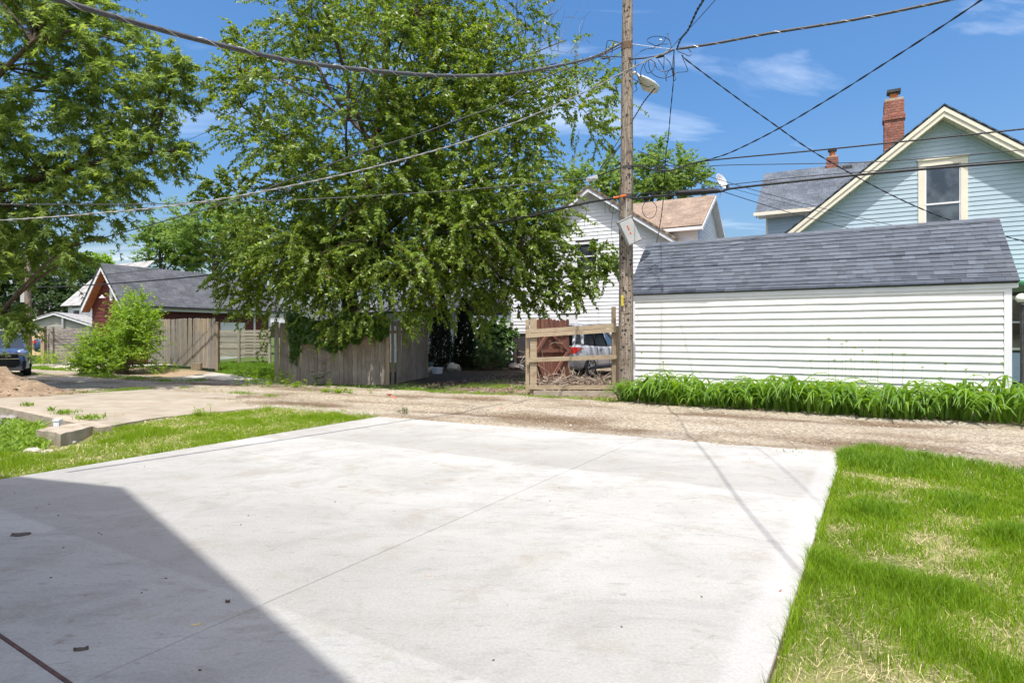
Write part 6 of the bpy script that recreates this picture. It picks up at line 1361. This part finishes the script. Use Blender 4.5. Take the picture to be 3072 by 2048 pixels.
# straw mulch showing between the blades
def flatbits(x, y, rng, l0, l1, w, zoff=.012):
    n = len(x); a = rng.uniform(0, math.pi, n); l = rng.uniform(l0, l1, n); d = np.stack([np.cos(a) * l, np.sin(a) * l, rng.normal(0, .012, n)], 1); s = np.stack([-np.sin(a), np.cos(a), 0 * a], 1) * w * rng.uniform(.6, 1.4, (n, 1)); p_ = np.stack([x, y, hgt(x, y) + zoff * rng.uniform(.5, 2.2, n)], 1)
    V = np.stack([p_ - d - s, p_ + d - s, p_ + d + s, p_ - d + s], 1); F = np.array([[0, 1, 2, 3]])[None] + (np.arange(n) * 4)[:, None, None]; return V.reshape(-1, 3), F.reshape(-1, 4)
x, y = scatter(rgs, polyR, 1500); kp = rgs.uniform(-.8, .5, len(x)) > pn(x, y, .55, 30) * .6 + pn(x, y, .22, 31) * .4; x, y = x[kp], y[kp]; v, f = flatbits(x, y, rgs, .010, .045, .0009); x2, y2 = scatter(rgs, polyL, 700); v2, f2 = flatbits(x2, y2, rgs, .02, .09, .002)
v, f = cat2((v, f), (v2, f2)); stuff('straw_mulch', v, f, M['straw'], 'pale straw mulch scattered through the new grass', 'straw')

# rough grass and weeds: alley verge, driveway mouth, far strips, lawn behind the fence
def patchgrass(name, label, polys, dens, h0, mat, w=(.002, .004), cat='grass', thr=-.2, sc=.4, seed=80, lean=.5, h1=1.5):
    r_ = np.random.default_rng(seed); P_ = []; H_ = []
    for poly in polys:
        x, y = scatter(r_, poly, dens); pt = pn(x, y, sc, seed); m = r_.uniform(-.6, .6, len(x)) < pt - thr; x, y, pt = x[m], y[m], pt[m]
        P_.append(np.stack([x, y, hgt(x, y) - .004], 1)); H_.append(h0 * (.75 + .35 * np.clip(pt, -.5, 1)) * r_.uniform(.5, h1, len(x)))
    pos = np.concatenate(P_); H_ = np.concatenate(H_); v, f = blades(pos, H_, r_.uniform(*w, len(pos)), r_, lean); return stuff(name, v, f, mat, label, cat)
S = lambda u0, u1, n0, n1: [W(u0, n0)[:2], W(u1, n0)[:2], W(u1, n1)[:2], W(u0, n1)[:2]]
patchgrass('verge_grass', 'ragged green verge at the mouth of the shaded driveway', [S(4.0, 10.2, 12.15, 13.0), S(4.4, 9.4, 13.7, 14.6)], 900, .07, M['weed'], (.004, .008), thr=-.35, seed=81)
patchgrass('drive_grass', 'sparse grass over the shaded driveway', [S(5.0, 9.4, 13.0, 19.0)], 260, .06, M['grass_deep'], (.004, .008), thr=.25, sc=.7, seed=82)
patchgrass('back_lawn', 'mown green lawn seen through the gap in the fences', [[P(640, 0, 22.2)[:2], P(830, 0, 18.8)[:2], P(840, 0, 27)[:2], P(630, 0, 28)[:2]]], 1300, .10, M['grass_deep'], (.005, .010), thr=-1.2, seed=83)
patchgrass('alley_weeds', 'thin weeds along the edges of the gravel alley', [S(7.0, 12.0, 8.0, 8.5), S(11.5, 15.5, 9.5, 10.0), S(9.5, 17, 12.3, 12.9), S(-9, 2, 7.9, 8.2)], 420, .07, M['weed'], (.004, .007), thr=.3, sc=.5, seed=84)
patchgrass('apron_grass', 'grass strips across the far parking apron', [S(25, 34, 10.4, 11.0), S(24, 33, 12.6, 13.3), S(17.5, 24, 11.1, 12.0)], 600, .09, M['grass_deep'], (.008, .014), thr=-.6, sc=.9, seed=85)
patchgrass('slab_weeds', 'weedy edge behind the old slab', [[G(150, 1190)[:2], G(460, 1166)[:2], G(470, 1160)[:2], G(150, 1180)[:2]], [G(540, 1167)[:2], G(640, 1172)[:2], G(640, 1169)[:2], G(540, 1164)[:2]], [G(660, 1178)[:2], G(850, 1194)[:2], G(850, 1189)[:2], G(665, 1172)[:2]]], 1500, .09, M['weed'], (.004, .008), thr=-.7, seed=86)
patchgrass('pit_weeds', 'yellow-green weeds in the sunken ground beside the footing', [[G(-60, 1245)[:2], G(60, 1248)[:2], G(150, 1275)[:2], G(150, 1300)[:2], G(130, 1330)[:2], G(0, 1345)[:2], G(-80, 1345)[:2]]], 1500, .13, M['weed'], (.010, .022), thr=-1.2, sc=.5, seed=87, lean=1.0)
# tufts in the slab cracks
tv = []
r_ = np.random.default_rng(88)
for px_, py_, n_, s_ in ((83, 1216, 60, .10), (155, 1231, 30, .06), (197, 1240, 110, .13), (268, 1256, 130, .14), (290, 1252, 40, .18)):
    c_ = G(px_, py_, zt); p_ = c_ + r_.normal(0, 1, (n_, 3)) * [s_ * .6, s_ * .5, 0]; tv.append(blades(p_, r_.uniform(.03, .10, n_), r_.uniform(.005, .010, n_), r_, .9))
v, f = cat2(*tv); stuff('crack_weeds', v, f, M['weed'], 'small weed tufts growing along the old slab footing', 'weeds')
# taller weeds by the fence, by the alley
def weed_clump(label, px_, Y_, n_, h_, spread, mat='weed', tm='slim', ls=.10):
    r_ = np.random.default_rng(int(px_ * 7 + Y_)); b0 = P(px_, 0, Y_); b0[2] = float(hgt(b0[0], b0[1])); t = thing('weed_clump', label, 'weeds', b0); st = b0 + r_.normal(0, 1, (n_, 3)) * [spread, spread * .5, 0]; d = unit(np.stack([r_.normal(0, .25, n_), r_.normal(0, .25, n_), np.ones(n_)], 1)); hh = h_ * r_.uniform(.5, 1.2, (n_, 1))
    tt = np.linspace(0, 1, 5)[None, :, None]; Pp = st[:, None] + d[:, None] * hh[:, None] * tt; v, f = mtube(Pp, np.full((n_, 5), .004), 3); part('stems', v, f, M[mat], t)
    k = 12; tl_ = r_.uniform(.15, 1, (n_, k, 1)); pos = (st[:, None] + d[:, None] * hh[:, None] * tl_).reshape(-1, 3); a = r_.uniform(0, 2 * math.pi, n_ * k); ax = np.stack([np.cos(a), np.sin(a), r_.uniform(0, .6, n_ * k)], 1); v, f = leaves(pos, ax, np.tile(Zv, (n_ * k, 1)) + r_.normal(0, .3, (n_ * k, 3)), ls * r_.uniform(.6, 1.3, n_ * k), tm); part('foliage', v, f, M[mat], t)
weed_clump('feathery weeds at the left foot of the vine fence', 800, 17.4, 46, .50, .45, 'leaf_bush'); weed_clump('tall leafy weed against the middle of the vine fence', 958, 17.0, 5, .75, .05, 'leaf_juniper', ls=.14); weed_clump('low weeds in the gravel before the vine fence', 880, 16.7, 26, .24, .5, 'leaf_bush')
weed_clump('tiny weed patch in the middle of the alley', 1005, 15.0, 26, .15, .28); weed_clump('seedling weed on the near alley edge', 1212, 10.9, 6, .16, .05, 'leaf_juniper', ls=.06); weed_clump('green weeds at the foot of the grey board fence', 150, 27.2, 50, .7, .6, 'leaf_bush', ls=.14)
weed_clump('weedy growth at the foot of the silvery fence', 480, 22.6, 30, .45, .4, 'leaf_bush'); weed_clump('lone seedling at the old slab edge', 610, 10.6, 6, .22, .05, 'leaf_bush', ls=.07)

# daylilies
rl_ = np.random.default_rng(91); n_ = 3600
uu = rl_.uniform(-12, 4.25, n_); fr0 = 12.02 + .14 * pn(uu, uu * 0, .9, 92) + .25 * smooth(2.6, 4.0, uu); nn = fr0 + (np.where(uu > 3.9, 12.95, 13.95) - fr0) * rl_.uniform(0, 1, n_) ** 1.3
b0 = uu[:, None] * U + nn[:, None] * N; b0[:, 2] = hgt(b0[:, 0], b0[:, 1]) - .02
cl = np.floor(uu / .32 + .4 * np.sin(nn * 9)); a = rl_.uniform(0, 2 * math.pi, n_); od = unit(np.stack([np.cos(a), np.sin(a), 0 * a], 1) - N * .9 + U * (.35 * np.sin(cl * 5.1))[:, None])
L_ = (rl_.uniform(.72, 1.28, n_) * (1 - .3 * smooth(3.3, 4.2, uu)))[:, None] * (1 - .12 * smooth(13.0, 14, nn))[:, None] * (.93 + .10 * np.sin(uu * 2.3) + .15 * np.sin(cl * 3.7))[:, None]
m_ = 9; t = np.linspace(0, 1, m_)[None, :, None]; up_ = rl_.uniform(.62, .92, (n_, 1, 1)); rch = rl_.uniform(.55, .85, (n_, 1, 1)); Pp = b0[:, None] + od[:, None] * L_[:, None] * rch * (.10 * t + .90 * t ** 1.9) * .82 + Zv * L_[:, None] * up_ * (1.45 * t - .35 * t ** 2 - .72 * t ** 3.4)
Pp[:, :, 2] = np.maximum(Pp[:, :, 2], .02)
sd = unit(np.cross(od, Zv)); w_ = rl_.uniform(.019, .034, (n_, 1, 1)) * np.array([.7, .85, .97, 1, 1, .92, .75, .45, .04])[None, :, None]
V = np.stack([Pp - sd[:, None] * w_, Pp - Zv * .5 * w_, Pp + sd[:, None] * w_], 2).reshape(-1, 3)
i, s_, j = np.meshgrid(np.arange(n_), np.arange(m_ - 1), np.arange(2), indexing='ij'); o_ = (i * m_ + s_) * 3 + j; F = np.stack([o_, o_ + 1, o_ + 4, o_ + 3], -1).reshape(-1, 4)
stuff('daylily_bed', V, F, M['lily'], 'dense row of arching daylily leaves in front of the white garage', 'daylilies')
mb = MB(); rf2 = random.Random(9)
for px_, py_ in ((2487, 1017), (2526, 1034), (2540, 1026), (2565, 1044), (2588, 1054), (2640, 1022), (2677, 1063), (2709, 1065), (2715, 1065), (2432, 1084), (2504, 1082), (2553, 1080), (2617, 1085), (2630, 1087), (2767, 1104), (2837, 1093), (2898, 1110), (2821, 1135), (3008, 1091), (2968, 1126), (2922, 1128), (1900, 1075), (1925, 1060), (1990, 1088)):
    nn_ = 13.5; k_ = (px_ - CX) / FPX; Y_ = nn_ / (.484 * k_ + .875); tp = P(px_, py_, Y_); bs_ = tp.copy(); bs_[2] = 0; bs_[:2] += np.array([rf2.uniform(-.06, .06), 0]); md_ = (tp + bs_) / 2 + np.array([rf2.uniform(-.03, .03), 0, 0])
    mb.tube(catmull([bs_, md_, tp], 4), .003, 4)
    for dx, dz in ((-.04, .03), (.035, .035), (.0, .05)): mb.tube([tp, tp + np.array([dx * .6, 0, dz * .6]), tp + np.array([dx, 0, dz])], [.003, .008, .002], 4)
stuff('flower_stalks', mb.V, mb.F, M['weed'], 'slender budding stalks above the daylily leaves', 'stalks')
x, y = scatter(rgs, S(-11, 3.9, 12.1, 12.6), 260); v, f = flatbits(x, y, rgs, .03, .12, .006, .02); x, y = scatter(rgs, S(4.2, 10.5, 13.0, 19), 120); v2, f2 = flatbits(x, y, rgs, .02, .06, .012, .012)
v, f = cat2((v, f), (v2, f2)); stuff('dry_litter', v, f, M['litter'], 'brown dead leaves at the foot of daylilies and driveway', 'leaf litter')

# loose stones on the alley
def stones(x, y, s, rng, zf):
    ico = np.array([[0, 0, 1], [.9, 0, .2], [.28, .85, .25], [-.72, .53, .2], [-.72, -.53, .22], [.28, -.85, .18], [0, 0, -.3]]); Fc = np.array([[0, 1, 2], [0, 2, 3], [0, 3, 4], [0, 4, 5], [0, 5, 1], [1, 6, 2], [2, 6, 3], [3, 6, 4], [4, 6, 5], [5, 6, 1]])
    n = len(x); a = rng.uniform(0, 2 * math.pi, n); ca, sa = np.cos(a), np.sin(a); sc = s[:, None] * rng.uniform(.55, 1.2, (n, 3)) * [1, 1, .7]; T = ico[None] * sc[:, None] * rng.uniform(.8, 1.2, (n, 7, 1)); X = T[..., 0] * ca[:, None] - T[..., 1] * sa[:, None]; Y_ = T[..., 0] * sa[:, None] + T[..., 1] * ca[:, None]
    V = np.stack([X + x[:, None], Y_ + y[:, None], T[..., 2] + zf(x, y)[:, None]], -1); F = Fc[None] + (np.arange(n) * 7)[:, None, None]; return V.reshape(-1, 3), F.reshape(-1, 3)
n_ = 26000; uu = rgs.uniform(-11, 20, n_); nn = rgs.choice([0, 1, 2], n_, p=[.36, .34, .30]); nn = np.where(nn == 0, rgs.normal(12.05, .22, n_), np.where(nn == 1, rgs.normal(10.15, .35, n_), rgs.uniform(8.2, 12.3, n_))); nn = np.clip(nn, 8.15, 12.5); p_ = uu[:, None] * U + nn[:, None] * N
v, f = stones(p_[:, 0], p_[:, 1], rgs.uniform(.005, .018, n_) * np.where(rgs.uniform(0, 1, n_) < .04, 2.0, 1), rgs, alley_z); stuff('gravel', v, f, M['stone'], 'loose pale gravel strewn over the alley', 'gravel')
def rock(name, label, px_, py_, s, mat='rock', z=None, squash=.5, group=None, cat='rock', seed=0, Y=None):
    r_ = np.random.default_rng(int(px_ + py_) + seed); b0 = G(px_, py_) if Y is None else P(px_, 0, Y); zz = float(hgt(b0[0], b0[1])) if z is None else z; V = []; nl, nm = 7, 12; ph = r_.uniform(0, 6, 4)
    for i in range(nl):
        th_ = math.pi * i / (nl - 1)
        for j in range(nm):
            p2 = 2 * math.pi * j / nm; rr_ = s * (1 + .16 * math.sin(2 * p2 + ph[0]) + .13 * math.sin(3 * p2 + ph[1] + 2 * th_) + r_.normal(0, .05)); V.append((b0[0] + rr_ * math.sin(th_) * math.cos(p2), b0[1] + .75 * rr_ * math.sin(th_) * math.sin(p2), zz + s * squash * .7 + rr_ * squash * math.cos(th_)))
    F = [(i * nm + j, (i + 1) * nm + j, (i + 1) * nm + (j + 1) % nm, i * nm + (j + 1) % nm) for i in range(nl - 1) for j in range(nm)]; return solo(name, V, F, M[mat], label, cat, group)
rock('rock', 'pale tan rock in the grass near the left edge', 98, 1347, .085, squash=.45); rock('rock', 'flat pale stone right of the tan rock in the grass', 135, 1344, .10, squash=.14); rock('rock', 'white rock near the far left of the grass strip', 59, 1338, .055, 'rock', squash=.5); rock('rock', 'small white stone in the grass before the concrete step', 221, 1304, .045, squash=.5)
rock('rock', 'rounded grey rock against the left end of the footing', 20, 1247, .16, 'rock_grey', squash=.5); rock('rock', 'half-buried dark rock at the very left by the footing', 2, 1262, .14, 'rock_grey', squash=.45); rock('rock', 'small stone at the right tip of the old slab', 770, 1218, .05, squash=.5)
rock('brick_chunk', 'reddish broken brick on the edge of the dirt mound', 118, 1182, .14, 'brick_loose', z=.05, cat='brick', squash=.55); rock('brick_chunk', 'red brick fragment on the alley left of the other fragment', 1167, 1185, .07, 'brick_loose', z=.0, cat='brick', squash=.35); rock('brick_chunk', 'larger red brick fragment on the alley before the vine fence', 1179, 1196, .085, 'brick_loose', z=.0, cat='brick', squash=.4); rock('brick_chunk', 'orange brick crumbs on the alley wheel track', 1503, 1227, .06, 'brick_loose', z=.0, cat='brick', squash=.3)
rock('rock', 'pale boulder at the foot of the cedars', 1362, 1100, .24, 'rock', Y=22.4, squash=.7); rock('rock', 'stone by the white planter at the picket panel', 1292, 1110, .2, 'rock', Y=21.4, squash=.6); rock('rock', 'low flat boulder in front of the deck', 1548, 1100, .30, 'rock_grey', Y=23.8, squash=.5)
for px_, py_ in ((420, 1172), (700, 1226), (560, 1244), (480, 1256), (880, 1196), (340, 1290), (1700, 1262), (2100, 1290)): rock('pebble', 'small loose pebble lying on bare ground', px_, py_, .03, 'rock', squash=.5, group='loose pebbles')

def mound_z(x, y):
    xr, yr = (x - c0[0]), (y - c0[1]); rr_ = np.sqrt((xr / 2.8) ** 2 + (yr / 1.9) ** 2); return hgt(x, y) + .52 * (1 - smooth(0, 1, rr_)) * (1 + .3 * pn(x, y, .7, 20)) - .02
a_ = rgs.uniform(0, 2 * math.pi, 900); q_ = np.sqrt(rgs.uniform(0, 1, 900)); v, f = stones(c0[0] + 2.9 * q_ * np.cos(a_), c0[1] + 1.9 * q_ * np.sin(a_), rgs.uniform(.012, .05, 900) * np.where(rgs.uniform(0, 1, 900) < .06, 2, 1), rgs, mound_z); stuff('clods', v, f, M['dirt'], 'clods and stones lying on the earth heap', 'clods')
# concrete step, pipe stub, block
mb = MB(); s0, s1, s2, s3 = G(108, 1286, .06), G(182, 1300, .06), G(290, 1276, .06), G(215, 1268, .06)
mb.prism([np.array([*q_[:2], -.28]) for q_ in ragged([s0, s1, s2, s3], .012, 7, 5)], (0, 0, .335))
for v_ in mb.V[28:]: v_[2] += random.uniform(-.014, .01)
st_o = mb.solo('concrete_step', M['concrete_raw'], 'square tan concrete step at the corner of the footing', 'step')
mb = MB(); c_ = P(173, 1262, 9.2); mb.cbx((c_[0], c_[1], -.05), (.085, 0, 0), (0, .07, 0), (0, 0, .32)); mb.cbx((c_[0], c_[1], .115), (.10, 0, 0), (0, .085, 0), (0, 0, .03)); mb.solo('post_cap', M['pvc'], 'short white square post stub beside the concrete step', 'post')
mb = MB(); c_ = P(590, 1093, 21.4); mb.cbx((c_[0], c_[1], .33), (.30, .06, 0), (-.05, .24, 0), (0, 0, .22)); mb.solo('log_block', M['post_wood'], 'short square timber block at the foot of the silvery fence', 'block')

# debris on the pad
def chip(name, label, px_, py_, l, w, h, ang, mat='daub', group=None, cat='debris', curl=.3):
    b0 = G(px_, py_); d = np.array([math.cos(ang), math.sin(ang), 0]); s = np.array([-math.sin(ang), math.cos(ang), 0]); r_ = random.Random(int(px_ * 3 + py_)); V = []; n_ = 9
    for i in range(n_):
        t = i / (n_ - 1) * 2 - 1; ww = w * math.sqrt(max(.03, 1 - t * t * .92)) * r_.uniform(.8, 1.15); zz = h * .35 + curl * h * t * t
        V += [b0 + d * l * t - s * ww + Zv * (.001 + h * .1), b0 + d * l * t + Zv * (zz + h * .6 * r_.uniform(.7, 1.2)), b0 + d * l * t + s * ww + Zv * (.001 + h * .15), b0 + d * l * t + Zv * .0006]
    F = [(i * 4 + j, i * 4 + (j + 1) % 4, (i + 1) * 4 + (j + 1) % 4, (i + 1) * 4 + j) for i in range(n_ - 1) for j in range(4)] + [(3, 2, 1, 0), tuple((n_ - 1) * 4 + j for j in range(4))]; return solo(name, V, F, M[mat], label, cat, group)
chip('bark_piece', 'dark curled piece of bark in the shade on the pad', 63, 1603, .060, .046, .012, .1); chip('dead_leaf', 'crumpled brown leaf in the shade near the bottom left', 243, 1949, .030, .010, .014, .2); chip('twig', 'short brown twig lying in the sun on the pad', 1285, 1728, .020, .0035, .006, .15, 'stick'); chip('twig', 'tan seed pod on the shaded part of the pad', 589, 1874, .022, .007, .008, .5, 'straw'); chip('pebble', 'round dark pebble just inside the shadow edge', 683, 1806, .012, .010, .014, 0); chip('twig', 'thin twig on the pad near its far edge', 1306, 1388, .03, .003, .005, .3, 'stick')
chip('dead_leaf', 'small rusty leaf near the right edge of the pad', 2341, 1772, .012, .006, .006, .8, 'brick_loose'); chip('twig', 'hair-thin twig by the middle of the pad', 1770, 1497, .02, .002, .004, 1.1, 'stick')
for px_, py_ in ((175, 1546), (297, 1599), (44, 1478), (148, 1512), (190, 1643), (153, 1733), (425, 1778), (498, 1735), (433, 1310 + 90), (745, 1547), (723, 1574), (1005, 1505), (1650, 1502), (1678, 1463), (1910, 1340), (1420, 1350), (110, 1525), (305, 1603), (2250, 1376), (1865, 1880), (1480, 1980), (600, 2010), (2105, 1790)): chip('crumb', 'tiny dark crumb of debris on the concrete pad', px_, py_, .006, .005, .006, px_ % 3, group='crumbs on the pad')

# ---- behind the driveway: deck, bin, planters, rake
dk = thing('deck', 'small timber deck with railing in the shade by the white house', 'deck', P(1548, 0, 25) * [1, 1, 0])
d0 = P(1512, 0, 25.2); 
for i in range(7): mb = MB(); mb.box((d0[0], d0[1] + i * .2, .50), (2.2, 0, 0), (0, .185, 0), (0, 0, .04)); mb.part('deck_board', M['deck'], dk)
mb = MB(); mb.box((d0[0], d0[1] + .03, .2), (2.2, 0, 0), (0, .05, 0), (0, 0, .295)); mb.part('skirt', M['metal_dark'], dk)
for px_ in (1514, 1546, 1590): post(dk, P(px_, 0, 25.25)[:2], .1, 1.42, .10, M['deck'], 'rail_post')
for z in (.75, .92, 1.10, 1.30): mb = MB(); mb.box((d0[0], d0[1] + .05, z), (2.1, 0, 0), (0, .02, 0), (0, 0, .02)); mb.part('rail', M['metal_dark'], dk)
mb = MB(); c_ = P(1560, 0, 25.9); mb.cbx((c_[0], c_[1], 1.0), (.6, 0, 0), (0, .5, 0), (0, 0, .95)); mb.cbx((c_[0], c_[1], 1.5), (.66, 0, 0), (0, .56, 0), (0, 0, .05)); mb.solo('storage_bin', M['metal_dark'], 'dark bin standing on the deck', 'bin')
V, F = tube([P(1472, 1012, 24.6), P(1513, 1078, 24.4)], .018, 6); solo('broom_handle', V, F, M['alu'], 'pale broom handle leaning by the juniper', 'broom')
c_ = P(1312, 1112, 21.2); zz = float(hgt(c_[0], c_[1])); mb = MB(); mb.add(*lathe([(.17, 0), (.2, .22), (.185, .22), (.16, .05)], (c_[0], c_[1], zz), n=4)); mb.solo('planter', M['pvc'], 'small white square planter at the end of the picket panel', 'planter')
V, F = lathe([(.13, 0), (.19, .32), (.21, .33), (.21, .37), (.18, .36), (.15, .1)], P(1283, 0, 21.6) * [1, 1, 0] + [0, 0, zz], n=16); solo('flower_pot', V, F, M['pot_green'], 'dark green pot behind the picket panel', 'pot')
# porch lamp at the right edge
lp = P(3066, 895, 13.6); ln_ = thing('globe_lamp', 'white globe lamp on a dark post at the right edge', 'lamp', (lp[0], lp[1], 0))
V, F = lathe([(.02, -.10), (.07, -.09), (.115, -.04), (.125, .0), (.105, .06), (.06, .10), (.01, .115)], lp, n=18); part('globe', V, F, M['globe'], ln_, smooth_=True)
V, F = lathe([(.09, -.14), (.07, -.10), (.05, -.10)], lp, n=12); part('collar', V, F, M['metal_dark'], ln_); V, F = tube([(lp[0], lp[1], 0), (lp[0], lp[1], lp[2] - .13)], .035, 8); part('post', V, F, M['metal_dark'], ln_)
